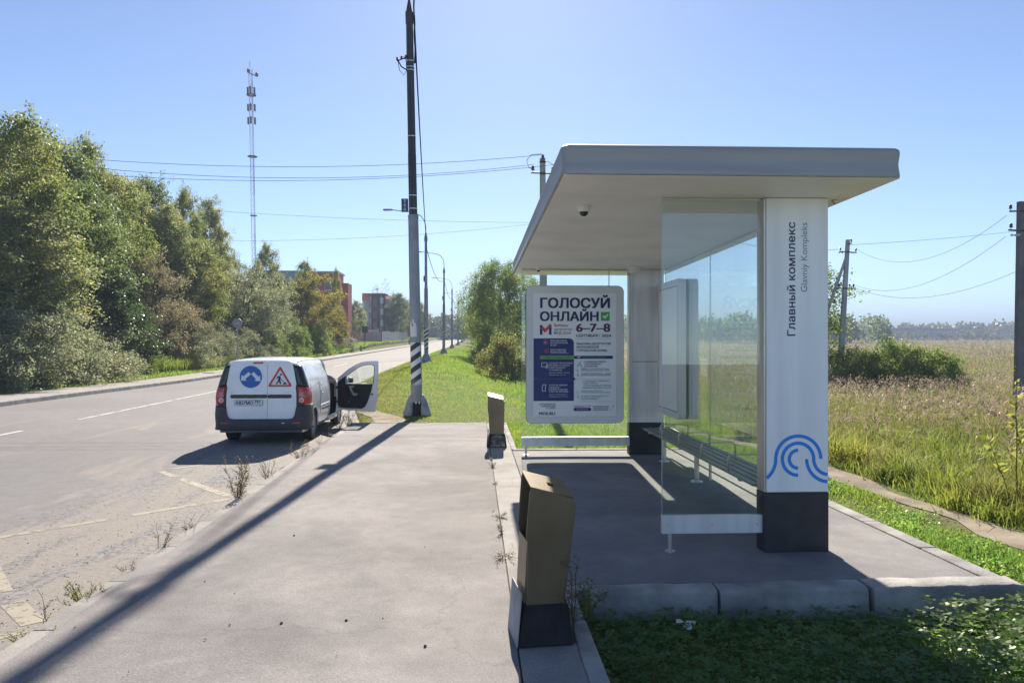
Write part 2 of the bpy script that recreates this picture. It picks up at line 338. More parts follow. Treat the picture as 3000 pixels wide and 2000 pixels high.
def link_mesh(name, me, mat=None, parent=None):
    o = bpy.data.objects.new(name, me); COL.objects.link(o)
    if mat is not None and not me.materials:
        me.materials.append(M[mat] if isinstance(mat, str) else mat)
    if parent is not None: o.parent = parent
    return o

class MB:
    """collects shapes; build() makes one mesh object. off is subtracted (the root's place)."""
    def __init__(s, off=(0, 0, 0)):
        s.v = []; s.f = []; s.off = Vector(off)
    def add(s, verts, faces):
        n = len(s.v); s.v += [Vector(p) for p in verts]; s.f += [tuple(n+i for i in f) for f in faces]; return s
    def box(s, x0, x1, y0, y1, z0, z1, rot=None, piv=None):
        vs = [Vector(p) for p in ((x0,y0,z0),(x1,y0,z0),(x1,y1,z0),(x0,y1,z0),(x0,y0,z1),(x1,y0,z1),(x1,y1,z1),(x0,y1,z1))]
        if rot is not None:
            c = Vector(piv) if piv is not None else Vector(((x0+x1)/2, (y0+y1)/2, (z0+z1)/2))
            vs = [rot @ (p-c) + c for p in vs]
        return s.add(vs, [(0,3,2,1),(4,5,6,7),(0,1,5,4),(1,2,6,5),(2,3,7,6),(3,0,4,7)])
    def tube(s, pts, r, n=8, cap=True):
        pts = [Vector(p) for p in pts]
        rs = r if isinstance(r, (list, tuple)) else [r]*len(pts)
        base = len(s.v); up = Vector((0.123, 0.31, 1)).normalized()
        rings = []
        for i, p in enumerate(pts):
            d = (pts[min(i+1, len(pts)-1)] - pts[max(i-1, 0)])
            d = d.normalized() if d.length > 1e-9 else Vector((0, 0, 1))
            a = d.cross(up)
            if a.length < 1e-3: a = d.cross(Vector((1, 0, 0)))
            a.normalize(); b = d.cross(a)
            rings.append([p + (a*math.cos(2*math.pi*k/n) + b*math.sin(2*math.pi*k/n))*rs[i] for k in range(n)])
        vs = [q for rg in rings for q in rg]
        fs = []
        for i in range(len(pts)-1):
            for k in range(n):
                fs.append((i*n+k, i*n+(k+1) % n, (i+1)*n+(k+1) % n, (i+1)*n+k))
        if cap:
            fs.append(tuple(reversed(range(n)))); fs.append(tuple((len(pts)-1)*n+k for k in range(n)))
        return s.add(vs, fs)
    def lathe(s, prof, c=(0, 0, 0), n=24, axis='Z', a0=0.0, a1=2*math.pi):
        """prof: list of (r, h)"""
        full = abs(a1-a0-2*math.pi) < 1e-6
        m = n if full else n+1
        vs = []
        for r, h in prof:
            for k in range(m):
                t = a0+(a1-a0)*k/n
                x, y = r*math.cos(t), r*math.sin(t)
                p = (x, y, h) if axis == 'Z' else ((h, x, y) if axis == 'X' else (x, h, y))
                vs.append(Vector(p)+Vector(c))
        fs = []
        for i in range(len(prof)-1):
            for k in range(n):
                k2 = (k+1) % m
                fs.append((i*m+k, i*m+k2, (i+1)*m+k2, (i+1)*m+k))
        return s.add(vs, fs)
    def prism(s, poly, h0, h1, plane='XY'):
        n = len(poly)
        def P(a, b, h): return (a, b, h) if plane == 'XY' else ((a, h, b) if plane == 'XZ' else (h, a, b))
        vs = [P(a, b, h0) for a, b in poly] + [P(a, b, h1) for a, b in poly]
        fs = [tuple(reversed(range(n))), tuple(range(n, 2*n))] + [(i, (i+1) % n, n+(i+1) % n, n+i) for i in range(n)]
        return s.add(vs, fs)
    def build(s, name, mat, parent=None, smooth=False, bevel=0.0, xf=None, seg=2, recalc=True):
        me = bpy.data.meshes.new(name)
        vs = [v - s.off for v in s.v]
        if xf is not None: vs = [xf @ v for v in vs]
        me.from_pydata([tuple(v) for v in vs], [], s.f)
        if recalc or bevel:
            bm = bmesh.new(); bm.from_mesh(me)
            bmesh.ops.recalc_face_normals(bm, faces=bm.faces)
            if bevel:
                es = [e for e in bm.edges if len(e.link_faces) == 2 and e.calc_face_angle(0) > 0.6]
                bmesh.ops.bevel(bm, geom=es, offset=bevel, segments=seg, affect='EDGES', profile=0.6, clamp_overlap=True)
            bm.to_mesh(me); bm.free()
        if smooth:
            me.polygons.foreach_set('use_smooth', [True]*len(me.polygons))
            me.set_sharp_from_angle(angle=R(40))
        me.update()
        return link_mesh(name, me, mat, parent)

def quad_mesh(name, V, n_per, mat, parent=None):
    """V: (N*n_per,3) numpy; every n_per vertices are one face"""
    V = np.ascontiguousarray(V, dtype=np.float32); nv = len(V); nf = nv//n_per
    me = bpy.data.meshes.new(name)
    me.vertices.add(nv); me.vertices.foreach_set('co', V.ravel())
    me.loops.add(nv); me.loops.foreach_set('vertex_index', np.arange(nv, dtype=np.int32))
    me.polygons.add(nf); me.polygons.foreach_set('loop_start', np.arange(0, nv, n_per, dtype=np.int32))
    me.update(calc_edges=True)
    return link_mesh(name, me, mat, parent)

def curve_mesh(name, polys, depth=0.0):
    """flat filled outline(s) in XY, holes by even-odd"""
    c = bpy.data.curves.new(name, 'CURVE'); c.dimensions = '2D'; c.fill_mode = 'BOTH'; c.extrude = depth
    for p in polys:
        s = c.splines.new('POLY'); s.points.add(len(p)-1); s.use_cyclic_u = True
        for i, (x, y) in enumerate(p): s.points[i].co = (x, y, 0, 1)
    o = bpy.data.objects.new(name, c); COL.objects.link(o)
    me = bpy.data.meshes.new_from_object(o)
    bpy.data.objects.remove(o); bpy.data.curves.remove(c)
    me.name = name
    return me

def flat(name, polys, mat, parent, xf, depth=0.0):
    me = curve_mesh(name, polys, depth); me.transform(xf); me.materials.clear()
    return link_mesh(name, me, mat, parent)

def glyph_faces(body):
    c = bpy.data.curves.new('t', 'FONT'); c.body = body; c.size = 1.0; c.fill_mode = 'BOTH'; c.resolution_u = 3
    o = bpy.data.objects.new('t', c); COL.objects.link(o); me = bpy.data.meshes.new_from_object(o)
    bpy.data.objects.remove(o); bpy.data.curves.remove(c)
    co = np.array([tuple(v.co) for v in me.vertices]); faces = [tuple(p.vertices) for p in me.polygons]; bpy.data.meshes.remove(me)
    return co, faces

def redraw(body, co, faces):
    """two letters whose outlines fill badly are drawn anew from bars and a bowl"""
    co = [tuple(p) for p in co]
    for i, ch in enumerate(body):
        if ch not in 'ны': continue
        lo = glyph_faces(body[:i])[0][:, 0].max(); hi = glyph_faces(body[:i+1])[0][:, 0].max()
        mid = lambda f: sum(co[k][0] for k in f)/len(f)
        mine = [f for f in faces if lo+1e-3 < mid(f) <= hi+1e-3]; faces = [f for f in faces if f not in mine]
        x0 = min(co[k][0] for f in mine for k in f); x1 = hi; H = max(co[k][1] for f in mine for k in f); t = .085
        def quad(a, b, c, d):
            n = len(co); co.extend([(a, b, 0), (c, b, 0), (c, d, 0), (a, d, 0)]); faces.append((n, n+1, n+2, n+3))
        if ch == 'н':
            quad(x0, 0, x0+t, H); quad(x1-t, 0, x1, H); quad(x0+t, H*.5-t*.5, x1-t, H*.5+t*.5)
        else:
            quad(x0, 0, x0+t, H); quad(x1-t, 0, x1, H)
            xb = x1-t-.10; h2 = H*.60; r_ = h2/2; xs = xb-r_
            quad(x0+t, h2-t*.9, xs, h2); quad(x0+t, 0, xs, t*.9)
            m_ = 12
            for k in range(m_):
                a0, a1 = -math.pi/2+math.pi*k/m_, -math.pi/2+math.pi*(k+1)/m_; n = len(co)
                co.extend([(xs+r_*math.cos(a0), r_+r_*math.sin(a0), 0), (xs+r_*math.cos(a1), r_+r_*math.sin(a1), 0), (xs+(r_-t*.95)*math.cos(a1), r_+(r_-t*.9)*math.sin(a1), 0), (xs+(r_-t*.95)*math.cos(a0), r_+(r_-t*.9)*math.sin(a0), 0)])
                faces.append((n, n+1, n+2, n+3))
    return np.array(co), faces

def text(name, body, mat, parent, xf, x0, y0, w=None, h=None, bold=0.0, align='LEFT', spacing=1.0, words=False):
    """text outline whose box starts at (x0,y0); cap height h; stretched to width w; bold thickens the strokes by shifted layers"""
    c = bpy.data.curves.new(name, 'FONT'); c.body = body; c.size = 1.0; c.fill_mode = 'BOTH'
    c.space_character = spacing; c.resolution_u = 3
    o = bpy.data.objects.new(name, c); COL.objects.link(o)
    me = bpy.data.meshes.new_from_object(o)
    bpy.data.objects.remove(o); bpy.data.curves.remove(c)
    co = np.empty(len(me.vertices)*3, np.float32); me.vertices.foreach_get('co', co); co = co.reshape(-1, 3).astype(float)
    faces = [tuple(p.vertices) for p in me.polygons]; bpy.data.meshes.remove(me)
    if words: co, faces = redraw(body, co, faces)
    # overlapping outlines of one glyph must not share a plane: every face gets its own corners, a hair apart in depth
    co = np.array([[co[i_, 0], co[i_, 1], (n_ % 11)*0.00003] for n_, f_ in enumerate(faces) for i_ in f_])
    k_ = 0; ff = []
    for f_ in faces: ff.append(tuple(range(k_, k_+len(f_)))); k_ += len(f_)
    faces = ff
    xmin, xmax = co[:, 0].min(), co[:, 0].max()
    s = h/0.70
    b = max(0.0, bold)
    sx = s if w is None else w/(xmax-xmin+2*b)
    wd = (xmax-xmin+2*b)*sx
    shift = {'LEFT': 0.0, 'RIGHT': -wd, 'CENTER': -wd/2}[align]
    groups = [faces]
    if words:
        iv = sorted([(min(co[list(f), 0]), max(co[list(f), 0]), f) for f in faces], key=lambda t: t[0]); groups = []; cur = []; end = -9
        for a_, e_, f in iv:
            if cur and a_-end > 0.17: groups.append(cur); cur = []
            cur.append(f); end = max(end, e_) if cur[1:] else e_
        groups.append(cur)
    offs = [(0, 0)] if b == 0 else [(0, 0), (b, b*.6), (-b, b*.6), (b, -b*.6), (-b, -b*.6), (b, 0), (-b, 0)]
    first = None
    for g in groups:
        V = []; F = []
        used = sorted(set(i for f in g for i in f)); mp = {v: k for k, v in enumerate(used)}
        for q, (dx, dy) in enumerate(offs):
            n0 = len(V)
            for i in used:
                V.append((x0+shift+(co[i, 0]-xmin+b+dx)*sx, y0+(co[i, 1]+dy)*s, 0.00034*q+co[i, 2]))
            F += [tuple(n0+mp[i] for i in f) for f in g]
        me = bpy.data.meshes.new(name); me.from_pydata(V, [], F); me.update(); me.transform(xf)
        o = link_mesh(name, me, mat, parent)
        first = first or o
    return first

def copy_tree(o, parent=None):
    c = o.copy(); COL.objects.link(c)
    if parent is not None: c.parent = parent
    for ch in o.children: copy_tree(ch, c)
    return c

def rounded_rect(x0, x1, y0, y1, r, n=6):
    p = []
    for cx, cy, a in ((x1-r, y0+r, -90), (x1-r, y1-r, 0), (x0+r, y1-r, 90), (x0+r, y0+r, 180)):
        for k in range(n+1):
            t = R(a+90*k/n); p.append((cx+r*math.cos(t), cy+r*math.sin(t)))
    return p

def ribbon(pts, w):
    """outline polygon of a flat band along pts"""
    L, Rr = [], []
    P = [Vector((p[0], p[1])) for p in pts]
    for i, p in enumerate(P):
        d = (P[min(i+1, len(P)-1)]-P[max(i-1, 0)]).normalized(); nrm = Vector((-d.y, d.x))
        L.append(tuple(p+nrm*w/2)); Rr.append(tuple(p-nrm*w/2))
    return L+Rr[::-1]

def sstep(a, b, x):
    t = np.clip((np.asarray(x, float)-a)/(b-a), 0, 1); return t*t*(3-2*t)

# ------------------------------------------------------------------ the lie of the land
RY = np.array([-60, 0, 20, 40, 67, 108, 167, 240, 320, 420, 600, 900, 2500.])
RZ = np.array([-.15, -.15, -.15, .02, .22, .58, 1.15, 2.0, 3.0, 3.2, 2.5, 2.0, 0.])
def road_base(y):
    y = np.asarray(y, float)
    k = np.array([-6, -3, 0, 3, 6.])
    return np.mean([np.interp(y+d, RY, RZ) for d in k], axis=0)
def road_z(x, y):
    return road_base(y) + sstep(22, 42, y)*0.16*np.clip((np.asarray(x)+9.5)/4.7, -1.2, 1.2)
def road_right(y):
    return np.interp(y, [18.5, 30], [-2.75, -4.9])
def field_z(x, y):
    y = np.asarray(y, float)
    z = np.interp(y, [-60, 6, 14, 24, 60, 90, 450, 520, 900, 2500], [-.28, -.22, -.24, -.62, -.72, -.45, 3.2, 3.5, 3.0, 0])
    return z + 0.05*np.sin(np.asarray(x)*0.9)*np.cos(y*0.7)
def ground_z(x, y):
    x = np.asarray(x, float); y = np.asarray(y, float)
    fz = field_z(x, y)
    rr = road_right(y)
    verge = road_z(np.maximum(rr, -4.9), y) + 0.04 + 0.07*sstep(0, 1.5, x-rr)*sstep(17, 20, y)
    edge = np.where(y < 24, 0.7, -1.9)
    t = sstep(0, 1, (x-edge)/np.where(y < 24, 3.0, 4.2))
    right = verge*(1-t)+fz*t
    left = road_base(y) - 0.15*sstep(22, 42, y) + 0.12 + 1.0*sstep(75, 138, y) - 0.12*sstep(-18, -20, x) + 0.05*np.sin(y*0.3+x)
    under = road_z(x, y) - 0.35
    z = np.where(x > rr, right, np.where(x > -14.38, under, left))
    z = np.where((x > -16.3) & (x <= -14.38), road_z(-14.3, y)-0.2, z)
    plat = (x > -2.9) & (x < 0.74) & (y < 17.45) | (x > 0) & (x < 4.1) & (y > 5.55) & (y < 13.05)
    z = np.where(plat, -0.35, z)
    plot = (x >= 0.74) & (x < 9) & (y <= 5.55)
    z = np.where(plot, -0.21 - 0.10*sstep(2.4, 4.0, x)*(x < 4.2) + 0.02*np.sin(x*5)*np.cos(y*6), z)
    return z

def grid_mesh(name, xs, ys, zf, mat, parent=None, smooth=True):
    X, Y = np.meshgrid(xs, ys); Z = zf(X, Y)
    V = np.stack([X, Y, Z], -1).reshape(-1, 3); nx, ny = len(xs), len(ys)
    i = np.arange(nx*ny).reshape(ny, nx)
    F = np.stack([i[:-1, :-1], i[:-1, 1:], i[1:, 1:], i[1:, :-1]], -1).reshape(-1, 4)
    me = bpy.data.meshes.new(name); me.from_pydata(V.tolist(), [], F.tolist())
    if smooth: me.polygons.foreach_set('use_smooth', [True]*len(me.polygons))
    return link_mesh(name, me, mat, parent)

def ground_material():
    m, nt, N, L, b = new_mat('ground')
    tc = N.new('ShaderNodeTexCoord'); sx = N.new('ShaderNodeSeparateXYZ'); L.new(tc.outputs['Object'], sx.inputs[0])
    def nz(s, d=5):
        n = N.new('ShaderNodeTexNoise'); n.inputs['Scale'].default_value = s; n.inputs['Detail'].default_value = d; L.new(tc.outputs['Object'], n.inputs['Vector']); return n
    n1, n2, n3 = nz(0.25), nz(2.5), nz(18)
    # x pushed about by noise decides between verge turf and dry field
    ad = N.new('ShaderNodeMath'); ad.operation = 'MULTIPLY_ADD'; ad.inputs[1].default_value = 7.0; L.new(n1.outputs['Fac'], ad.inputs[0]); L.new(sx.outputs['X'], ad.inputs[2])
    mr = N.new('ShaderNodeMapRange'); mr.inputs[1].default_value = 8.0; mr.inputs[2].default_value = 13.0; L.new(ad.outputs[0], mr.inputs[0])
    def ramp(src, a, c):
        r = N.new('ShaderNodeValToRGB'); r.color_ramp.elements[0].position = .3; r.color_ramp.elements[1].position = .7
        r.color_ramp.elements[0].color = (*a, 1); r.color_ramp.elements[1].color = (*c, 1); L.new(src.outputs['Fac'], r.inputs['Fac']); return r
    g = ramp(n2, (0.085, 0.105, 0.032), (0.125, 0.150, 0.040)); d = ramp(n2, (0.140, 0.120, 0.070), (0.200, 0.162, 0.105))
    mx = N.new('ShaderNodeMix'); mx.data_type = 'RGBA'; L.new(mr.outputs[0], mx.inputs['Factor']); L.new(g.outputs[0], mx.inputs['A']); L.new(d.outputs[0], mx.inputs['B'])
    L.new(mx.outputs['Result'], b.inputs['Base Color']); b.inputs['Roughness'].default_value = 0.95; b.inputs['Specular IOR Level'].default_value = 0.1
    bp = N.new('ShaderNodeBump'); bp.inputs['Strength'].default_value = 0.8; bp.inputs['Distance'].default_value = 0.05; L.new(n3.outputs['Fac'], bp.inputs['Height']); L.new(bp.outputs['Normal'], b.inputs['Normal'])
    return m
M['ground'] = ground_material()

gx = np.unique(np.concatenate([np.linspace(-2600, -60, 16), np.linspace(-60, -20, 17), np.linspace(-20, -14.5, 12), [-14.40, -14.36, -9, -5.6],
      np.linspace(-5.2, 6, 46), np.linspace(6, 14, 17), np.linspace(14, 60, 24), np.linspace(60, 2600, 22)]))
gy = np.unique(np.concatenate([np.linspace(-60, 0, 9), np.linspace(0, 5.5, 12), [5.54, 5.58], np.linspace(5.8, 17.4, 30), [17.44, 17.48], np.linspace(18, 34, 40), np.linspace(34, 70, 37),
      np.linspace(70, 200, 40), np.linspace(200, 640, 34), np.linspace(640, 3000, 16)]))
tag(grid_mesh('ground', gx, gy, ground_z, 'ground'), 'grassy ground running from the roadside verge to the far dry field', 'ground', kind='structure')

# road, with the bus lay-by bulging towards the pavement
def lay_sheet(name, y_list, nx, x_left, x_right, dz, mat, label, cat):
    V = []; ny = len(y_list)
    for y in y_list:
        a, b = (x_left(y) if callable(x_left) else x_left), (x_right(y) if callable(x_right) else x_right)
        for k in range(nx):
            x = a+(b-a)*k/(nx-1); V.append((x, y, float(road_z(x, y))+dz))
    F = [(j*nx+k, j*nx+k+1, (j+1)*nx+k+1, (j+1)*nx+k) for j in range(ny-1) for k in range(nx-1)]
    me = bpy.data.meshes.new(name); me.from_pydata(V, [], F); me.polygons.foreach_set('use_smooth', [True]*len(F))
    o = link_mesh(name, me, mat)
    if label: tag(o, label, cat, kind='structure')
    return o
ry = list(np.concatenate([np.linspace(-60, 16, 20), np.linspace(17, 50, 34), np.linspace(54, 200, 40), np.linspace(206, 520, 50)]))

def road_material():
    """grey worn asphalt; towards the lay-by kerb, sand and loose chippings lie on it"""
    m = asphalt_mat('road_asphalt', (0.150, 0.149, 0.158), (0.185, 0.181, 0.187), 0.30, 0.85, 0.12, 1.0, spec=0.25, crack=0.10)
    nt = m.node_tree; N = nt.nodes; L = nt.links; b = N['Principled BSDF']
    src = b.inputs['Base Color'].links[0].from_socket
    tc = N.new('ShaderNodeTexCoord'); sx = N.new('ShaderNodeSeparateXYZ'); L.new(tc.outputs['Object'], sx.inputs[0])
    mp = N.new('ShaderNodeMapping'); mp.inputs['Scale'].default_value = (1.0, 0.22, 1.0); L.new(tc.outputs['Object'], mp.inputs['Vector'])
    n = N.new('ShaderNodeTexNoise'); n.inputs['Scale'].default_value = 1.1; n.inputs['Detail'].default_value = 7; n.inputs['Roughness'].default_value = 0.6; n.inputs['Distortion'].default_value = 0.6; L.new(mp.outputs[0], n.inputs['Vector'])
    xr = N.new('ShaderNodeMapRange'); xr.inputs[1].default_value = -6.6; xr.inputs[2].default_value = -3.6; xr.inputs[3].default_value = -0.10; xr.inputs[4].default_value = 0.12; L.new(sx.outputs['X'], xr.inputs[0])
    ad = N.new('ShaderNodeMath'); ad.operation = 'ADD'; L.new(n.outputs['Fac'], ad.inputs[0]); L.new(xr.outputs[0], ad.inputs[1])
    mr = N.new('ShaderNodeMapRange'); mr.inputs[1].default_value = 0.52; mr.inputs[2].default_value = 0.60; L.new(ad.outputs[0], mr.inputs[0])
    sand = N.new('ShaderNodeTexNoise'); sand.inputs['Scale'].default_value = 28; sand.inputs['Detail'].default_value = 6; L.new(tc.outputs['Object'], sand.inputs['Vector'])
    sr = N.new('ShaderNodeValToRGB'); sr.color_ramp.elements[0].position = .35; sr.color_ramp.elements[1].position = .7
    sr.color_ramp.elements[0].color = (0.190, 0.175, 0.163, 1); sr.color_ramp.elements[1].color = (0.262, 0.240, 0.222, 1); L.new(sand.outputs['Fac'], sr.inputs['Fac'])
    mx = N.new('ShaderNodeMix'); mx.data_type = 'RGBA'; L.new(mr.outputs[0], mx.inputs['Factor']); L.new(src, mx.inputs['A']); L.new(sr.outputs[0], mx.inputs['B'])
    # loose chippings between the sand ribbons
    ch = N.new('ShaderNodeTexVoronoi'); ch.inputs['Scale'].default_value = 34; L.new(tc.outputs['Object'], ch.inputs['Vector'])
    cr = N.new('ShaderNodeMapRange'); cr.inputs[1].default_value = 0.0; cr.inputs[2].default_value = 1.0; cr.inputs[3].default_value = 0.55; cr.inputs[4].default_value = 1.5
    sc = N.new('ShaderNodeSeparateColor'); L.new(ch.outputs['Color'], sc.inputs[0]); L.new(sc.outputs[0], cr.inputs[0])
    zone = N.new('ShaderNodeMapRange'); zone.inputs[1].default_value = -5.4; zone.inputs[2].default_value = -4.2; L.new(sx.outputs['X'], zone.inputs[0])
    inv = N.new('ShaderNodeMath'); inv.operation = 'SUBTRACT'; inv.inputs[0].default_value = 1.0; L.new(mr.outputs[0], inv.inputs[1])
    zz = N.new('ShaderNodeMath'); zz.operation = 'MULTIPLY'; L.new(zone.outputs[0], zz.inputs[0]); L.new(inv.outputs[0], zz.inputs[1])
    m2 = N.new('ShaderNodeMix'); m2.data_type = 'RGBA'; m2.blend_type = 'MULTIPLY'; L.new(zz.outputs[0], m2.inputs['Factor']); L.new(mx.outputs['Result'], m2.inputs['A']); L.new(cr.outputs[0], m2.inputs['B'])
    L.new(m2.outputs['Result'], b.inputs['Base Color'])
    return m
M['road'] = road_material()
lay_sheet('road', ry, 24, -14.3, lambda y: float(road_right(y)), 0.0, 'road', 'worn grey asphalt road with a sandy bus lay-by', 'road')
# far kerb and footpath
def strip_profile(name, prof, mat, label, cat, ys=ry):
    n = len(prof); V = [(x, y, float(road_z(-14.3, y))+dz) for y in ys for x, dz in prof]
    F = [(j*n+k, j*n+k+1, (j+1)*n+k+1, (j+1)*n+k) for j in range(len(ys)-1) for k in range(n-1)]
    me = bpy.data.meshes.new(name); me.from_pydata(V, [], F); o = link_mesh(name, me, mat)
    return tag(o, label, cat, kind='structure')
strip_profile('far_kerb', [(-14.50, .148), (-14.47, .155), (-14.33, .152), (-14.305, .13), (-14.295, -.05)], 'kerb', 'low concrete kerb along the far side of the road', 'kerb')
strip_profile('far_footpath', [(-16.30, -.1), (-16.29, .145), (-14.50, .15)], 'strip', 'pale footpath along the far side of the road below the trees', 'footpath')

# markings
def mark(name, pts, w, mat, label, cat='road marking', group=None):
    P = ribbon(pts, w); me = curve_mesh(name, [P], 0.0)
    bm = bmesh.new(); bm.from_mesh(me)
    for v in bm.verts: v.co.z = float(road_z(v.co.x, v.co.y))+0.005
    bm.to_mesh(me); bm.free(); me.materials.clear()
    return tag(link_mesh(name, me, mat), label, cat, group)
zz_pts = [(-3.07, 1.2), (-4.88, 3.4), (-3.07, 5.50), (-4.88, 7.86), (-3.07, 9.82), (-4.88, 12.05), (-3.12, 13.95), (-4.88, 16.1), (-3.2, 18.0)]
def seg(a, b, t0, t1):
    A, B = Vector(a), Vector(b); return [tuple(A.lerp(B, t0)), tuple(A.lerp(B, (t0+t1)/2)), tuple(A.lerp(B, t1))]
zz_lab = {1: 'worn yellow zigzag stroke nearest the lower left corner, in two short pieces', 3: 'long worn yellow zigzag stroke running left from the tall weed at the kerb',
          4: 'short yellow zigzag stroke between the tall weed and the van shadow', 5: 'yellow zigzag stroke inside the van shadow'}
zz = empty('zigzag_marking', (-4, 8, -0.15), 0, 'worn yellow bus stop zigzag painted on the lay-by', 'road marking')
def zz_piece(a, b, w):
    P = ribbon(seg(a, b, 0, 1), w); me = curve_mesh('stroke', [P], 0.0); me.transform(Matrix.Translation((4, -8, 0.0025)))
    me.materials.clear(); link_mesh('stroke', me, 'zigzag', zz)
zz_piece((-4.88, 3.4), (-3.07, 5.4), 0.12)
zz_piece((-3.08, 5.52), (-3.50, 5.98), 0.16); zz_piece((-3.72, 6.22), (-4.30, 7.0), 0.16); zz_piece((-4.5, 7.3), (-4.86, 7.80), 0.10)
zz_piece((-4.84, 7.92), (-4.05, 8.77), 0.10); zz_piece((-3.9, 8.93), (-3.10, 9.80), 0.11)
zz_piece((-3.10, 9.92), (-4.84, 12.0), 0.12); zz_piece((-4.80, 12.12), (-3.16, 13.88), 0.11); zz_piece((-3.2, 14.06), (-4.84, 16.05), 0.11)
dashes = [(16.2-6, 17.55, 'white lane dash on the road at the left edge of the picture'), (20.0, 31.0, 'long white lane dash left of the van'),
          (40, 46, 'white lane dash on the road beyond the van roof'), (55, 61, 'white lane dash on the road beside the open van door')]
for a, b, lab in dashes:
    n = 6; mark('lane_dash', [(-10.05, a+(b-a)*k/n) for k in range(n+1)], 0.11, 'lane_white', lab, group='white lane dashes')

# pavement, concrete strip, shelter pad, kerbs
def slab(name, x0, x1, y0, y1, z1, mat, label, cat, wav=0.0, z0=-0.34):
    nx = max(2, int((x1-x0)/0.35)); ny = max(2, int((y1-y0)/0.5))
    xs = np.linspace(x0, x1, nx+1); ys = np.linspace(y0, y1, ny+1)
    mb = MB(); idx = {}
    for j, y in enumerate(ys):
        for i, x in enumerate(xs):
            inner = 0 < i < nx and 0 < j < ny
            idx[i, j] = len(mb.v); mb.v.append(Vector((x, y, z1 + (wav*mnoise.noise((x*0.6, y*0.6, 2.0)) if inner else 0))))
    for j in range(ny):
        for i in range(nx): mb.f.append((idx[i, j], idx[i+1, j], idx[i+1, j+1], idx[i, j+1]))
    rim = [idx[i, 0] for i in range(nx+1)]+[idx[nx, j] for j in range(1, ny+1)]+[idx[i, ny] for i in range(nx-1, -1, -1)]+[idx[0, j] for j in range(ny-1, 0, -1)]
    n0 = len(mb.v)
    for r_ in rim: p = mb.v[r_]; mb.v.append(Vector((p.x, p.y, z0)))
    k = len(rim)
    for i in range(k): mb.f.append((rim[i], rim[(i+1) % k], n0+(i+1) % k, n0+i))
    o = mb.build(name, mat, smooth=True)
    return tag(o, label, cat, kind='structure') if label else o
slab('pavement', -2.66, 0.246, -14, 17.40, 0.0, 'sidewalk', 'pinkish grey asphalt pavement crossed by a long pole shadow', 'pavement', 0.012)
slab('concrete_strip', 0.258, 0.608, -14, 17.38, -0.004, 'strip', 'narrow concrete strip between the pavement and the shelter pad', 'concrete strip', 0.006)
slab('shelter_pad', 0.622, 3.90, 5.74, 12.86, 0.0, 'pad', 'asphalt pad on which the bus shelter stands', 'pad', 0.008)
tag(MB().box(-2.8, 0.7, -14, 17.39, -0.36, -0.014).build('pavement_bedding', 'soil'), 'dark soil in the joints under the pavement', 'soil', kind='structure')

def kerb_stone(parent, x0, x1, y0, y1, z0, z1, r=0.02, jit=0.006, mat='kerb'):
    j = lambda: random.uniform(-jit, jit)
    mb = MB(parent.location); mb.box(x0, x1, y0, y1, z0, z1+j())
    o = mb.build('kerb_stone', mat, parent, bevel=r, smooth=True, seg=3)
    return o
k_road = empty('roadside_kerb', (-2.73, 8, -0.15)); tag(k_road, 'flush concrete kerb along the lay-by edge of the pavement', 'kerb', kind='structure')
y = -12.0
while y < 17.3:
    kerb_stone(k_road, -2.80, -2.664, y, min(y+0.995, 17.4), -0.34, -0.008, 0.010, .002, 'strip'); y += 1.0
k_right = empty('pad_side_kerb', (3.98, 9, -0.2)); tag(k_right, 'pale concrete kerb along the field side of the shelter pad', 'kerb', kind='structure')
y = 5.58
for i in range(8):
    y2 = min(y+0.99, 12.98)
    kerb_stone(k_right, 3.905, 4.06, y+(0.0 if i else 0.13), y2, -0.42, 0.012, 0.012); y += 1.0
k_far = empty('pad_far_kerb', (2.3, 12.93, -0.2)); tag(k_far, 'pale kerb at the far end of the shelter pad', 'kerb', kind='structure')
for i in range(3): kerb_stone(k_far, 0.64+i*1.08, 0.64+i*1.08+1.065, 12.87, 13.01, -0.3, 0.012, 0.012)
k_front = empty('pad_front_kerb', (2.3, 5.65, -0.2)); tag(k_front, 'rounded concrete kerb stones at the near end of the shelter pad', 'kerb', kind='structure')
def round_stone(parent, x0, x1, y0, y1, z0, z1, rr, tilt=0.0, name='kerb_stone'):
    """kerb stone with a rounded front shoulder and chipped ends"""
    prof = [(y1, z0), (y1, z1-0.01), (y1-0.015, z1)]
    for k in range(7):
        t = R(90*k/6); prof.append((y0+rr-rr*math.sin(t), z1-rr+rr*math.cos(t)))
    prof += [(y0-0.02, z0)]
    nx = 14; mb = MB(parent.location); n = len(prof)
    for i in range(nx+1):
        u = i/nx; x = x0+(x1-x0)*u
        e = min(u, 1-u)*(x1-x0); sh = 0.022*max(0, 1-e/0.035)**2
        for (py, pz) in prof:
            nzv = 0.007*mnoise.noise((x*9, py*9, pz*9))
            f = sh if py < y1-0.03 and pz > z0+0.02 else sh*0.4
            mb.v.append(Vector((x, py+f+nzv, pz-f*0.6+nzv+tilt*(u-0.5))))
    for i in range(nx):
        for k in range(n-1): mb.f.append((i*n+k, i*n+k+1, (i+1)*n+k+1, (i+1)*n+k))
    mb.f.append(tuple(range(n))); mb.f.append(tuple(reversed([nx*n+k for k in range(n)])))
    return mb.build(name, 'kerb', parent, smooth=True)
round_stone(k_front, 0.66, 1.783, 5.56, 5.735, -0.36, 0.002, 0.038)
round_stone(k_front, 1.797, 2.905, 5.53, 5.735, -0.36, 0.008, 0.036, 0.012)
round_stone(k_front, 2.932, 4.075, 5.50, 5.735, -0.46, 0.020, 0.022, 0.006)
k_strip = empty('plot_side_kerb', (0.66, 1, -0.2)); tag(k_strip, 'thin concrete edging between the pavement and the shaded grass plot', 'kerb', kind='structure')
y = -10.0
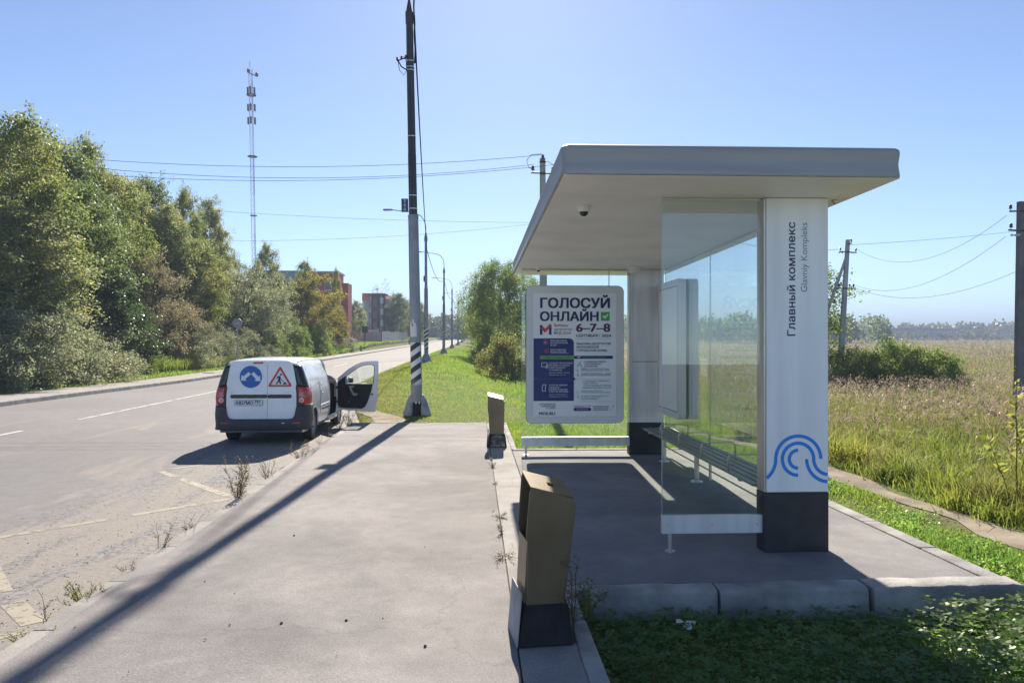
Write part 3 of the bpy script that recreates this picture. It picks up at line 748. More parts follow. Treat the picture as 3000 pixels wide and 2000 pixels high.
while y < 5.4:
    kerb_stone(k_strip, 0.612, 0.720, y, y+0.988 if y+0.988 < 5.54 else 5.54, -0.42, 0.004, 0.012); y += 1.0
y = 13.05
k_str2 = empty('verge_side_kerb', (0.66, 15, -0.2)); tag(k_str2, 'thin concrete edging between the far pavement end and the verge', 'kerb', kind='structure')
while y < 17.2:
    kerb_stone(k_str2, 0.612, 0.705, y, min(y+0.988, 17.4), -0.42, 0.002, 0.012); y += 1.0
k_end = empty('pavement_end_kerb', (-1, 17.46, -0.2)); tag(k_end, 'kerb stones closing the far end of the pavement', 'kerb', kind='structure')
for i in range(4): kerb_stone(k_end, -2.8+i*0.87, -2.8+i*0.87+0.858, 17.41, 17.50, -0.35, 0.004, 0.012)
# sandy ground where the lay-by ends, and the trodden path by the field
P_ = [(-2.72, 17.55), (-1.9, 17.7), (-1.6, 18.6), (-2.3, 20.2), (-3.2, 22.5), (-4.0, 25.2), (-3.9, 23.8), (-3.1, 20), (-2.78, 18.2)]
me = curve_mesh('sandy_patch', [P_]); bm = bmesh.new(); bm.from_mesh(me)
bmesh.ops.subdivide_edges(bm, edges=bm.edges, cuts=2, use_grid_fill=True)
for v in bm.verts: v.co.z = float(ground_z(v.co.x, v.co.y))+0.02
bm.to_mesh(me); bm.free(); me.materials.clear()
tag(link_mesh('sandy_patch', me, 'path'), 'bare sandy ground at the end of the lay-by under the open van door', 'sand', kind='structure')
py_ = np.linspace(4.0, 24, 60)
V = []; 
for y in py_:
    c = 5.62+0.10*math.sin(y*0.9)+0.05*math.sin(y*2.3); w = 0.19+0.06*math.sin(y*1.7+1)+0.04*math.sin(y*4.1)
    for k in range(5):
        x = c-w+2*w*k/4; V.append((x, y, float(ground_z(x, y))+0.012+0.015*(1-abs(k-2)/2)))
me = bpy.data.meshes.new('dirt_path'); me.from_pydata(V, [], [(j*5+k, j*5+k+1, (j+1)*5+k+1, (j+1)*5+k) for j in range(len(py_)-1) for k in range(4)])
tag(link_mesh('dirt_path', me, 'path'), 'narrow trodden dirt path beside the tall grass of the field', 'path', kind='structure')
# ------------------------------------------------------------------ bus shelter
YN, YF = 6.53, 12.35            # planes of the near and far end walls
SH = (2.0, 9.5, 0.0)
shel = empty('bus_shelter', SH, 0, 'bus shelter with flat rounded aluminium roof, white sign pillar and glass walls', 'bus shelter')
def sz(y): return 3.072 - (y-YN)*0.0115        # soffit height, falling slightly away
RX0, RX1, RY0, RY1 = 0.645, 3.285, 5.74, 13.35
def roof_ring(inset, z, r):
    return [(x, y, z + sz(y)) for x, y in rounded_rect(RX0+inset, RX1-inset, RY0+inset, RY1-inset, max(r-inset, .02), 7)]
prof = [(0.030, -0.004), (0.004, 0.0), (0.0, 0.014), (0.003, 0.040), (0.008, 0.075), (0.011, 0.105), (0.008, 0.135), (0.003, 0.168), (0.0, 0.192), (0.004, 0.212), (0.022, 0.226), (0.08, 0.236)]
mb = MB(SH); n = None
for ins, z in prof:
    rg = roof_ring(ins, z, 0.075); n = len(rg); mb.v += [Vector(p) for p in rg]
for i in range(len(prof)-1):
    for k in range(n): mb.f.append((i*n+k, i*n+(k+1) % n, (i+1)*n+(k+1) % n, (i+1)*n+k))
mb.f.append(tuple((len(prof)-1)*n+k for k in range(n)))
mb.build('roof', 'fascia', shel, smooth=True)
ycuts = [RY0+0.02, 8.66, 10.52, RY1-0.02]
for a, b in zip(ycuts[:-1], ycuts[1:]):
    mb = MB(SH); e = 0.004
    poly = [(x, y) for x, y in rounded_rect(RX0+0.022, RX1-0.022, a+e, b-e, 0.012 if a > RY0+.1 else 0.02, 4)]
    m_ = len(poly)
    mb.v += [Vector((x, y, sz(y)-0.006)) for x, y in poly] + [Vector((x, y, sz(y)+0.02)) for x, y in poly]
    mb.f += [tuple(range(m_)), tuple(range(2*m_-1, m_-1, -1))] + [(k, (k+1) % m_, m_+(k+1) % m_, m_+k) for k in range(m_)]
    mb.build('soffit_panel', 'soffit', shel)
# pillars: core, facing panels, plinth, steel edge
def pillar(y0, y1, sign):
    x0, x1 = 2.505, 3.055
    zt = sz(y0)-0.006
    MB(SH).box(x0+.012, x1-.012, y0+.012, y1-.012, 0.0, zt).build('pillar_core', 'dark', shel)
    MB(SH).box(x0-.014, x1+.004, y0-.008, y1+.008, 0.0, 0.515).build('plinth', 'plinth', shel, bevel=0.004)
    MB(SH).box(x0-.012, x0+.004, y0+.002, y1-.002, 0.52, zt-.004).build('steel_edge', 'steel', shel, bevel=0.002)
    if sign:
        p = MB(SH).box(x0+.008, x1, y0-.004, y0+.01, 0.52, zt-.004).build('sign_panel', 'white_panel', shel, bevel=0.003)
    else:
        p = None
        for a, b in ((0.52, 1.50), (1.508, zt-.004)):
            MB(SH).box(x0+.05, x1, y0-.004, y0+.01, a, b).build('facing_panel', 'rail', shel, bevel=0.002)
        MB(SH).box(x0+.006, x0+.046, y0-.004, y0+.01, 0.52, zt-.004).build('facing_edge', 'rail', shel, bevel=0.002)
    for a, b in ((0.52, 1.50), (1.508, zt-.004)):
        MB(SH).box(x1-.004, x1+.006, y0+.004, y1-.004, a, b).build('side_panel', 'rail', shel, bevel=0.002)
        MB(SH).box(x0+.01, x1-.004, y1-.012, y1+.003, a, b).build('back_panel', 'rail', shel, bevel=0.002)
    return p
def bolts(y, xs, zs, name='bolt'):
    for x in xs:
        for z in zs: MB(SH).lathe([(0, -.004), (.006, -.004), (.008, 0)], (x, y, z), 8, 'Y').build(name, 'steel', shel)
bolts(YF-.005, (2.528, 2.58, 3.02), (.60, 1.44, 1.57, 2.9))
bolts(YN+.06-.030, (1.66, 2.05, 2.44), (.24,)); bolts(YF+.02-.030, (.80, 1.3, 1.8, 2.4), (.22,))
signp = pillar(YN, YN+0.17, True)
pillar(YF, YF+0.17, False)
# lettering and wave emblem on the near pillar; local u right, v up, facing -Y
XF = Matrix(((1, 0, 0, 0), (0, 0, -1, 0), (0, 1, 0, 0), (0, 0, 0, 1)))      # (u,v,0)->(u,0,v)
def on_face(x, y, z): return Matrix.Translation(Vector((x, y, z))-Vector(SH)) @ XF
rot90 = Matrix.Rotation(R(90), 4, 'Z')
yf = YN-0.0048
# big name: baseline is vertical, reads upward
text('name_lettering', 'Главный комплекс', 'navy', signp, on_face(2.765, yf, 1.87) @ rot90, 0, 0, w=0.985, h=0.066, bold=0.014, words=True)
text('name_lettering_latin', 'Glavniy Kompleks', 'greyblue', signp, on_face(2.872, yf, 2.25) @ rot90, 0, 0, w=0.60, h=0.056, words=True)
# emblem, from the picture: one unit = one pixel of the close view, panel spans 165..1555
def em(px, py): return (2.513+(px-168)/(1555-168)*0.541, 0.525+(1430-py)/(1555-168)*0.541)
def arc(cx, cy, r, a0, a1, n=22): return [(cx+r*math.cos(R(a0+(a1-a0)*k/n)), cy-r*math.sin(R(a0+(a1-a0)*k/n))) for k in range(n+1)]
W = 76*0.541/1387
bands = []
o1 = arc(885, 712, 510, 0, 180, 36)                          # outer hump
o1 += arc(-155, 712, 530, 0, -52, 14)[1:]
bands.append([p for p in o1 if p[0] >= 165])
o2 = arc(880, 715, 355, -90, -360, 44)                       # C shape running over into the right-hand wave
o2 += arc(1580, 715, 345, 180, 270, 18)[1:]
bands.append([p for p in o2 if p[0] <= 1556])
bands.append(arc(880, 715, 198, 90, 270, 24))
bands.append([p for p in arc(1580, 715, 505, 180, 270, 24) if p[0] <= 1556])
for bnd in bands:
    pts = [em(*p) for p in bnd]
    flat('emblem_band', [ribbon(pts, W)], 'wave_blue', signp, on_face(0, yf, 0))
# end walls of glass with a rail and foot
def end_wall(x0, x1, y, rail0, rail1, legx, ztop, seam=None):
    xs = [x0, x1] if seam is None else [x0, seam, x1]
    for a, b in zip(xs[:-1], xs[1:]):
        g = MB(SH).box(a+.002, b-.002, y-.005, y+.005, rail1-.01, ztop).build('glass_pane', 'glass', shel)
        MB(SH).box(a-.001, a+.0015, y-.0052, y+.0052, rail1, ztop).build('glass_edge', 'glass_edge', g)
    MB(SH).box(x0-.004, x1+.012, y-.028, y+.028, rail0, rail1).build('rail', 'rail', shel, bevel=0.004)
    MB(SH).box(x0, x1, y-.012, y+.012, ztop-.014, ztop+.004).build('head_channel', 'steel', shel)
    MB(SH).tube([(legx, y, 0.0), (legx, y, rail0)], 0.019, 12).build('foot', 'steel', shel, smooth=True)
    MB(SH).lathe([(0.045, 0.0), (0.045, 0.012), (0.02, 0.014)], (legx, y, 0.0), 16).build('foot_plate', 'steel', shel)
end_wall(1.615, 2.489, YN+.06, 0.162, 0.318, 1.685, sz(YN)-.012)
end_wall(0.745, 2.489, YF+.02, 0.145, 0.292, 0.815, sz(YF)-.012, seam=2.155)
# back wall of glass
XB = 3.08
bys = [(YN+0.19, 8.10), (8.10, 9.95), (9.95, YF-.02)]
for i, (a, b) in enumerate(bys):
    g = MB(SH).box(XB-.005, XB+.005, a+.003, b-.003, 0.30, sz(b)-.016).build('crazed_pane' if i == 0 else 'glass_pane', 'frost' if i == 0 else 'glass', shel)
    if i == 0: g['label'] = 'glass pane crazed all over like frost'
    MB(SH).box(XB-.0052, XB+.0052, b-.0035, b-.001, 0.30, sz(b)-.016).build('glass_edge', 'glass_edge', g)
mb = MB(SH); y0, y1 = YN+.19, YF-.02
mb.add([(XB-.015, y0, sz(y0)-.024), (XB+.015, y0, sz(y0)-.024), (XB+.015, y0, sz(y0)-.005), (XB-.015, y0, sz(y0)-.005), (XB-.015, y1, sz(y1)-.024), (XB+.015, y1, sz(y1)-.024), (XB+.015, y1, sz(y1)-.005), (XB-.015, y1, sz(y1)-.005)],
       [(0,3,2,1),(4,5,6,7),(0,1,5,4),(1,2,6,5),(2,3,7,6),(3,0,4,7)])
mb.build('head_channel', 'steel', shel)
MB(SH).box(XB-.02, XB+.02, YN+.19, YF-.02, 0.235, 0.30).build('rail', 'rail', shel, bevel=0.004)
for y in (8.1, 9.95):
    MB(SH).tube([(XB, y, 0.0), (XB, y, 0.236)], 0.019, 10).build('foot', 'steel', shel, smooth=True)
# things fixed under the roof
def dome_camera(x, y, r, label, kind=0):
    z = sz(y)-0.006
    o = empty('dome_camera', (x, y, z), 0, label, 'camera', 'dome cameras under the shelter roof')
    MB().lathe([(0.0, 0.0), (r*1.02, 0.0), (r*1.05, -.008), (r, -r*0.75), (r*0.9, -r*0.95), (r*0.62, -r*1.02), (0, -r*1.02)], n=26).build('housing', 'dome_white', o, smooth=True)
    MB().lathe([(r*0.72, -r*0.98)]+[(r*0.70*math.cos(R(a)), -r*1.02-r*0.66*math.sin(R(a))) for a in range(0, 91, 15)], n=26).build('lens_dome', 'dome_dark', o, smooth=True)
    MB().box(-r*.12, r*.12, -r*1.06, -r*1.0, -r*.62, -r*.5).build('screw_plate', 'steel', o)
    return o
dome_camera(0.99, 6.98, 0.058, 'larger white dome camera under the roof nearest the viewer')
dome_camera(1.00, 12.15, 0.040, 'small white dome camera at the far left corner of the shelter ceiling')
o = empty('ceiling_speaker', (2.47, 11.95, sz(11.95)-.006), 0, 'white funnel-shaped fitting under the ceiling at the far pillar', 'fitting')
MB().lathe([(0.0, 0.0), (0.105, 0.0), (0.108, -.02), (0.06, -.085), (0.05, -.10), (0, -.10)], n=24).build('shell', 'dome_white', o, smooth=True)
MB().box(.05, .11, -.03, .03, -.045, -.002).build('bracket', 'dome_white', o)
o = empty('ceiling_sensor', (3.16, 6.62, sz(6.72)-.006), 0, 'tiny round sensor under the roof right of the sign pillar', 'sensor')
MB().lathe([(0, 0), (.026, 0), (.026, -.022), (.020, -.026), (0, -.026)], n=16).build('shell', 'steel', o, smooth=True)
MB().lathe([(0, -.0262), (.012, -.0264), (.01, -.030), (0, -.031)], n=12).build('lens', 'dome_dark', o)

# ------------------------------------------------------------------ lightboxes
# far one, facing the viewer, with the election poster
LBX0, LBX1, LBZ0, LBZ1, LBY = 0.812, 2.382, 0.525, 2.722, 12.24
LO = (1.6, LBY, 0.5)
lb = empty('poster_lightbox', LO, 0, 'rounded grey lightbox with a voting poster on the far glass wall of the shelter', 'lightbox')
def lo_face(y): return Matrix.Translation(Vector((0, y, 0))-Vector(LO)) @ XF
flat('casing', [rounded_rect(LBX0, LBX1, LBZ0, LBZ1, 0.10, 8)], 'frame_grey', lb, lo_face(LBY+.06), 0.058)
flat('rim', [rounded_rect(LBX0-.006, LBX1+.006, LBZ0-.006, LBZ1+.006, 0.106, 8), rounded_rect(LBX0+.004, LBX1-.004, LBZ0+.004, LBZ1-.004, 0.096, 8)], 'van_plastic', lb, lo_face(LBY+.03), 0.012)
sx_ = (LBX1-LBX0)/810.0; sy_ = (LBZ1-LBZ0)/1143.0
def pp(px, py): return (LBX0+(px-118)*sx_, LBZ1-(py-155)*sy_)
def prect(a, b, c, d): return [pp(a, d), pp(c, d), pp(c, b), pp(a, b)]
sheet = flat('poster_sheet', [rounded_rect(*[pp(176, 0)[0], pp(864, 0)[0]], *[pp(0, 1240)[1], pp(0, 217)[1]], 0.004, 2)], 'poster', lb, lo_face(LBY-.001))
flat('sheet_gasket', [[pp(173, 1243), pp(867, 1243), pp(867, 214), pp(173, 214)], [pp(176, 1240), pp(864, 1240), pp(864, 217), pp(176, 217)]], 'frame_grey', lb, lo_face(LBY-.0025))
flat('flap', [[pp(122, 1290), pp(122, 175), pp(140, 165), pp(140, 1290)]], 'frame_grey', lb, lo_face(LBY-.0015)) if False else None
PF = lo_face(LBY-.003)
def ptext(body, px, base, h, mat, w=None, bold=0.0, align='LEFT', name='lettering'):
    x, z = pp(px, base)
    return text(name, body, mat, sheet, PF, x, z, w=w*sx_ if w else None, h=h*sy_, bold=bold, align=align)
def pflat(polys, mat, name='printed_block', dy=0.0):
    return flat(name, polys, mat, sheet, lo_face(LBY-.0022-dy))
ptext('ГОЛОСУЙ', 232, 338, 78, 'navy', 580, 0.036)
ptext('ОНЛАЙН', 230, 446, 72, 'navy', 488, 0.036)
pflat([prect(737, 372, 810, 446), [pp(*p) for p in ((750, 408), (765, 400), (772, 412), (792, 388), (800, 396), (772, 430))]], 'green_print', 'tick_box')
pflat([[pp(*p) for p in ((750, 408), (765, 400), (772, 412), (792, 388), (800, 396), (772, 430))]], 'white_print', 'tick_mark')
# M emblem with the red tick
pflat([prect(230, 482, 252, 562)], 'navy_mid'); pflat([prect(305, 482, 327, 562)], 'navy_mid')
pflat([[pp(*p) for p in ((238, 510), (256, 494), (276, 512), (312, 470), (328, 484), (274, 548))]], 'red_print', 'tick_mark', 0.0008)
ptext('Выборы', 347, 494, 21, 'red_print', 115, 0.014); ptext('депутатов', 347, 526, 19, 'greyblue', 148, 0.012)
ptext('МГД', 347, 558, 21, 'navy', 60, 0.006); ptext('2024', 414, 558, 21, 'red_print', 72, 0.006)
ptext('6–7–8', 530, 536, 66, 'purple_print', 285, 0.03)
ptext('СЕНТЯБРЯ', 532, 581, 22, 'purple_print', 180, 0.02); pflat([prect(725, 557, 728, 585)], 'greyblue'); ptext('2024', 742, 581, 22, 'purple_print', 80, 0.02)
pflat([prect(528, 597, 815, 599)], 'greyblue')
blk = [pp(178, 1113), pp(512, 1113)] + [pp(472+40*math.cos(R(a)), 632-40*math.sin(R(a))) for a in range(0, 91, 15)] + [pp(178, 592)]
pflat([blk], 'navy_mid')
PFd = 0.0006
for k, s in enumerate(('ВЫБОРЫ ДЕПУТАТОВ', 'МОСКОВСКОЙ', 'ГОРОДСКОЙ ДУМЫ')):
    ptext(s, 535, 645+k*28, 17, 'navy', (283, 184, 252)[k], 0.018)
def small(lines, x, y0, dy, h, mat, ws, bold=0.014):
    for k, s in enumerate(lines): ptext(s, x, y0+k*dy, h, mat, ws[k], bold)
small(['ВАМ ДОЛЖНО', 'ИСПОЛНИТЬСЯ', '18 ЛЕТ'], 318, 617, 19, 12, 'white_print', [136, 140, 56])
small(['ПОСТОЯННАЯ', 'РЕГИСТРАЦИЯ'], 318, 694, 18, 12, 'white_print', [126, 128])
small(['по месту жительства в Москве'], 318, 719, 10, 6, 'white_print', [150], 0.0)
def ring(cx, cy, r, w, n=20): return [[pp(cx+q*math.cos(2*math.pi*k/n), cy+q*math.sin(2*math.pi*k/n)) for k in range(n)] for q in (r, r-w)]
pflat(ring(278, 625, 21, 4), 'red_print', 'ring_icon', .0006); ptext('18', 268, 634, 14, 'white_print')
pflat(ring(285, 697, 19, 4), 'red_print', 'ring_icon', .0006); pflat([prect(279, 692, 291, 706)], 'red_print', dy=.0006)
pflat([prect(232, 737, 513, 765)], 'lime_print', dy=.0006); pflat([prect(513, 737, 836, 763)], 'navy_mid')
ptext('ГДЕ МОЖНО ГОЛОСОВАТЬ ОНЛАЙН', 258, 757, 11, 'navy', 232, 0.004); ptext('КАК ГОЛОСОВАТЬ', 580, 756, 11, 'green_print', 190, 0.004)
pflat([[pp(*p) for p in ((540, 748), (546, 743), (552, 748), (562, 739), (567, 744), (552, 757))]], 'white_print', 'tick_mark', .0006)
small(['ПО ВСЕЙ ТЕРРИТОРИИ', 'РОССИИ СО СВОЕГО', 'ЭЛЕКТРОННОГО', 'УСТРОЙСТВА'], 306, 805, 19, 12, 'white_print', [194, 172, 136, 110])
small(['(нужен основной, личный', 'кабинет на mos.ru)'], 306, 881, 18, 8, 'white_print', [170, 138], 0.0)
pflat([prect(243, 793, 292, 832), prect(247, 797, 288, 827)], 'white_print', 'screen_icon', .0006); pflat([prect(281, 810, 299, 843), prect(284, 813, 296, 840)], 'white_print', 'phone_icon', .0010)
small(['ОЧНО НА ЛЮБОМ', 'УДОБНОМ', 'ИЗБИРАТЕЛЬНОМ', 'УЧАСТКЕ МОСКВЫ'], 306, 987, 18, 12, 'white_print', [150, 84, 152, 158])
small(['(будет электронный', 'терминал на участке)'], 306, 1062, 18, 8, 'white_print', [150, 156], 0.0)
pflat([[pp(*p) for p in ((248, 1032), (248, 995), (256, 975), (284, 975), (278, 995), (278, 1032))], [pp(*p) for p in ((252, 1028), (252, 997), (259, 979), (278, 979), (274, 997), (274, 1028))]], 'white_print', 'terminal_icon', .0006)
small(['С ПОМОЩЬЮ СВОЕГО', 'ЭЛЕКТРОННОГО', 'УСТРОЙСТВА'], 596, 793, 19, 11, 'navy', [186, 138, 112])
for k, (n_, y_) in enumerate((('1.', 868), ('2.', 905))): ptext(n_, 537, y_, 21, 'navy', None, 0.01)
small(['ПРОВЕРЬ, ЧТО НА ПОРТАЛЕ MOS.RU', 'ДЛЯ ТЕБЯ ДОСТУПНЫ ВСЕ УСЛУГИ'], 572, 850, 14, 8, 'navy', [230, 236], 0.002)
small(['ЗАХОДИ НА ПОРТАЛ MOS.RU — ДЕЛАЙ', 'ВЫБОР В ЭЛЕКТРОННОМ БЮЛЛЕТЕНЕ'], 572, 890, 14, 8, 'navy', [248, 244], 0.002)
pflat(ring(560, 795, 11, 3), 'greyblue', 'person_icon'); pflat([[pp(*p) for p in ((537, 830), (543, 812), (560, 806), (576, 814), (584, 832), (578, 832), (572, 818), (560, 812), (548, 817), (543, 830))]], 'greyblue', 'person_icon')
pflat([prect(180, 930, 836, 931.5)], 'greyblue', dy=.0009)
pflat([[pp(512+11*math.cos(t), 930+11*math.sin(t)) for t in np.linspace(0, 2*math.pi, 18)[:-1]]], 'ink', 'arrow_dot', .0012)
small(['С ПОМОЩЬЮ ТЕРМИНАЛА', 'ЭЛЕКТРОННОГО', 'ГОЛОСОВАНИЯ НА ЛЮБОМ', 'ИЗБИРАТЕЛЬНОМ УЧАСТКЕ'], 588, 953, 19, 11, 'fade_green', [222, 130, 232, 238])
for n_, y_ in (('1.', 1050), ('2.', 1090)): ptext(n_, 537, y_, 21, 'fade_green', None, 0.01)
small(['ВОЗЬМИ ПАСПОРТ И ПРИХОДИ', 'НА ИЗБИРАТЕЛЬНЫЙ УЧАСТОК В МОСКВЕ'], 572, 1034, 13, 8, 'fade_green', [175, 244], 0.002)
small(['УСТАНОВИ ЭЛЕКТРОННУЮ ОТМЕТКУ', 'НА ЭКРАНЕ ТЕРМИНАЛА И', 'СДЕЛАЙ СВОЙ ВЫБОР'], 572, 1075, 14, 8, 'fade_green', [236, 170, 138], 0.002)
pflat([prect(560, 1117, 832, 1118.5)], 'greyblue')
for k, s in enumerate(('ВСЯ ПОДРОБНАЯ', 'ИНФОРМАЦИЯ', 'НА САЙТЕ')): ptext(s, 358, 1144+k*16, 10, 'navy', (134, 116, 78)[k], 0.003, 'RIGHT')
ptext('MOS.RU', 224, 1228, 23, 'navy', 131, 0.03)
ptext('НАЖИМАЕШЬ КНОПКУ', 510, 1164, 9, 'navy', 146, 0.003)
pflat([rounded_rect(pp(509, 0)[0], pp(656, 0)[0], pp(0, 1197)[1], pp(0, 1170)[1], 0.025, 6)], 'violet_print', 'button'); ptext('ПРОГОЛОСОВАТЬ', 536, 1188, 8, 'white_print', 94, 0.002).location.y -= 0.0006
small(['ГОЛОСОВАНИЕ БУДЕТ', 'ЗАВЕРШЕНО ПОСЛЕ', 'НАЖАТИЯ КНОПКИ'], 671, 1164, 15, 9, 'navy', [136, 124, 122], 0.002)
pflat([ribbon([pp(*p) for p in ((812, 1165), (806, 1185), (818, 1195), (832, 1178), (838, 1160))], 0.004)], 'greyblue', 'hand_icon')
pflat(ring(838, 1155, 7, 3), 'greyblue', 'hand_icon')
for ch in sheet.children:
    if ch.name.startswith('lettering'): ch.location.y -= 0.0006
# one hanger rod above the box
MB(LO).tube([(2.155, LBY+.06, LBZ1), (2.155, LBY+.06, sz(LBY)-.01)], 0.006, 8).build('hanger_rod', 'steel', lb)

# back-wall lightbox, seen edge on
BO = (3.05, 11.6, 0.6)
bb = empty('side_lightbox', BO, 0, 'thick grey lightbox clamped to the back glass wall above the bench', 'lightbox')
YZ = Matrix(((0, 0, -1, 0), (1, 0, 0, 0), (0, 1, 0, 0), (0, 0, 0, 1)))     # (u,v,w)->(-w,u,v)
def bface(x): return Matrix.Translation(Vector((x, 0, 0))-Vector(BO)) @ YZ
by0, by1, bz0, bz1 = 10.92, 12.22, 0.70, 2.74
flat('casing', [rounded_rect(by0, by1, bz0, bz1, 0.10, 8)], 'frame_grey', bb, bface(2.978), 0.052)
flat('casing', [rounded_rect(by0, by1, bz0, bz1, 0.10, 8)], 'frame_grey', bb, bface(3.142), 0.066)
flat('poster_sheet', [rounded_rect(by0+.10, by1-.10, bz0+.11, bz1-.11, 0.02, 3)], 'poster', bb, bface(2.978-.054))
flat('sheet_gasket', [rounded_rect(by0+.09, by1-.09, bz0+.10, bz1-.10, 0.025, 3), rounded_rect(by0+.10, by1-.10, bz0+.11, bz1-.11, 0.02, 3)], 'van_plastic', bb, bface(2.978-.0545))
for z in (1.0, 2.4):
    MB(BO).box(3.02, 3.09, by0+.2, by0+.3, z, z+.06).build('clamp', 'steel', bb)

# ------------------------------------------------------------------ bench
BE = (2.84, 9.6, 0.0)
bench = empty('bench', BE, 0, 'long slatted metal bench with hoop armrests behind the near glass', 'bench')
for k in range(5):
    x = 2.655+k*0.088
    pts = [(x-.034, .452+.004*k), (x+.034, .455+.004*k), (x+.034, .478+.004*k), (x-.034, .475+.004*k)]
    MB(BE).prism([(a, b) for a, b in pts], 7.15, 11.95, 'XZ').build('slat', 'bench', bench, bevel=0.006)
for y in (7.9, 8.85, 9.85, 10.85):
    pts = [(2.63, y, .46), (2.63, y, .60)]+[(2.63+.05-.05*math.cos(R(a)), y, .60+.05*math.sin(R(a))) for a in range(15, 91, 15)]+[(2.99+.05*math.sin(R(a)), y, .60+.05*math.cos(R(a))) for a in range(0, 91, 15)]+[(3.04, y, .47)]
    mb = MB(BE); 
    for a, b in ((-.017, .017),):
        n0 = len(mb.v); m_ = len(pts)
        for (x, yy, z) in pts:
            mb.v += [Vector((x, yy+a, z)), Vector((x, yy+b, z))]
        for i in range(m_-1): mb.f.append((n0+2*i, n0+2*i+1, n0+2*i+3, n0+2*i+2))
    o = mb.build('armrest', 'steel', bench, smooth=True)
    md = o.modifiers.new('thick', 'SOLIDIFY'); md.thickness = 0.008
for y in (7.6, 9.88, 11.6):
    MB(BE).tube([(2.88, y, 0.0), (2.88, y, .43)], 0.032, 14).build('leg', 'steel', bench, smooth=True)
    MB(BE).lathe([(0, .016), (.075, .015), (.08, 0)], (2.88, y, 0), 18).build('foot_plate', 'steel', bench)
    MB(BE).box(2.64, 3.03, y-.03, y+.03, .425, .452).build('crossbar', 'steel', bench, bevel=0.004)
MB(BE).tube([(2.88, 7.6, .24), (2.88, 9.88, .24), (2.88, 11.6, .24)], 0.010, 8).build('stretcher', 'steel', bench)

# ------------------------------------------------------------------ litter bins
def litter_bin(x0, y0, wx, dy, h, label, near):
    """tall slanted bronze bin on a dark plinth; opening towards the road (-X)"""
    O = (x0, y0, 0.0)
    b = empty('litter_bin', O, 0, label, 'litter bin', 'tall bronze litter bins on the concrete strip')
    def loft(name, rings, mat, parent, cap=True, bev=0.006):
        mb = MB(); m_ = len(rings[0])
        for rg in rings: mb.v += [Vector(p) for p in rg]
        for i in range(len(rings)-1):
            for k in range(m_): mb.f.append((i*m_+k, i*m_+(k+1) % m_, (i+1)*m_+(k+1) % m_, (i+1)*m_+k))
        mb.f.append(tuple(reversed(range(m_)))); mb.f.append(tuple((len(rings)-1)*m_+k for k in range(m_)))
        return mb.build(name, mat, parent, bevel=bev)
    def rect(xa, xb, ya, yb, z, zb=None): return [(xa, ya, z), (xb, ya, zb if zb is not None else z), (xb, yb, zb if zb is not None else z), (xa, yb, z)]
    # plinth: wide foot, leaning in
    hp = h*0.28
    pl = loft('plinth', [rect(-.035, wx+.02, -.03, dy+.03, 0), rect(-.035, wx+.02, -.03, dy+.03, .012), rect(0.0, wx-.005, -.012, dy+.012, hp*.84), rect(.012, wx-.02, 0.012, dy-.012, hp)], 'bin_base', b, bev=0.012)
    fl = [(-.04, -.034, .004), (-.006, -.016, hp*.9)]
    MB().box(-.030, -.022, -.026, dy+.02, .0, hp*1.22, Matrix.Rotation(R(5), 3, 'Y')).build('plinth_flank', 'foot' if near else 'bin_base', b, bevel=0.004)  # added plate; the near one's pale colour paints sky light on the plinth side
    if not near:
        mb = MB(); mb.add([(.02, -.036, .015), (wx-.01, -.036, .015), (wx-.02, -.024, hp*.78), (wx*.5, -.020, hp*.92), (.045, -.024, hp*.78)], [(0, 1, 2, 3, 4)])
        mb.build('peeling_paint', 'peel', b)
    # shell: open box leaning slightly, sides + back + sloping lid
    t = 0.012; z0 = hp-.02; zl, zr = h, h*0.925
    lean = 0.045
    def sh(x, z): return x + (lean*(z-z0)/(h-z0) if near else -0.02*(z-z0)/(h-z0))
    rise = 0.05
    for ya, yb, q in ((0, t, 0), (dy-t, dy, rise*.96)):
        poly = [(sh(.02, z0), z0), (sh(wx-.03, z0), z0), (sh(wx, zr), zr-.03+q), (sh(wx-.02, zr), zr+q), (sh(.004, zl), zl+q), (sh(-.004, zl*.97), zl*.97+q), (sh(-.01, h*.70), h*.70), (sh(0, h*.68), h*.66)]
        MB().prism(poly, ya, yb, 'XZ').build('side_panel', 'bin', b, bevel=0.005)
    poly = [(sh(wx-.03, z0), z0), (sh(wx, zr), zr-.03), (sh(wx, zr)-.012, zr-.03), (sh(wx-.03, z0)-.012, z0)]
    MB().prism(poly, t, dy-t, 'XZ').build('back_panel', 'bin', b)
    # lid with the square ash hole
    xa, xb = sh(.0, zl), sh(wx-.02, zr)
    L_ = xb-xa
    me = curve_mesh('lid', [[(0, 0), (1, 0), (1, 1), (0, 1)], [(.50, .36), (.66, .36), (.66, .58), (.50, .58)]], 0.005)
    me.transform(Matrix(((xb-xa, 0, 0, xa), (0, dy, 0, 0), (zr-zl, rise, 1, zl+.0055), (0, 0, 0, 1)))); me.materials.clear()
    link_mesh('lid', me, 'bin', b)
    MB().box(xa+L_*.45, xa+L_*.72, dy*.3, dy*.64, (zl+zr)/2-.09, (zl+zr)/2-.08).build('ash_tray', 'dark', b)
    # front panel facing the road, below the opening
    poly = [(sh(.008, z0), z0), (sh(.0, h*.68), h*.66), (sh(.012, h*.68), h*.66), (sh(.02, z0), z0)]
    MB().prism(poly, t, dy-t, 'XZ').build('front_panel', 'bin', b)
    MB().box(.035, wx-.05, t+.01, dy-t-.01, hp, h*.62).build('liner', 'bin_in', b, bevel=.01)
    return b
litter_bin(0.285, 4.58, 0.285, 0.30, 0.94, 'bronze litter bin on a black plinth nearest the viewer', 1).rotation_euler.z = R(6.5)
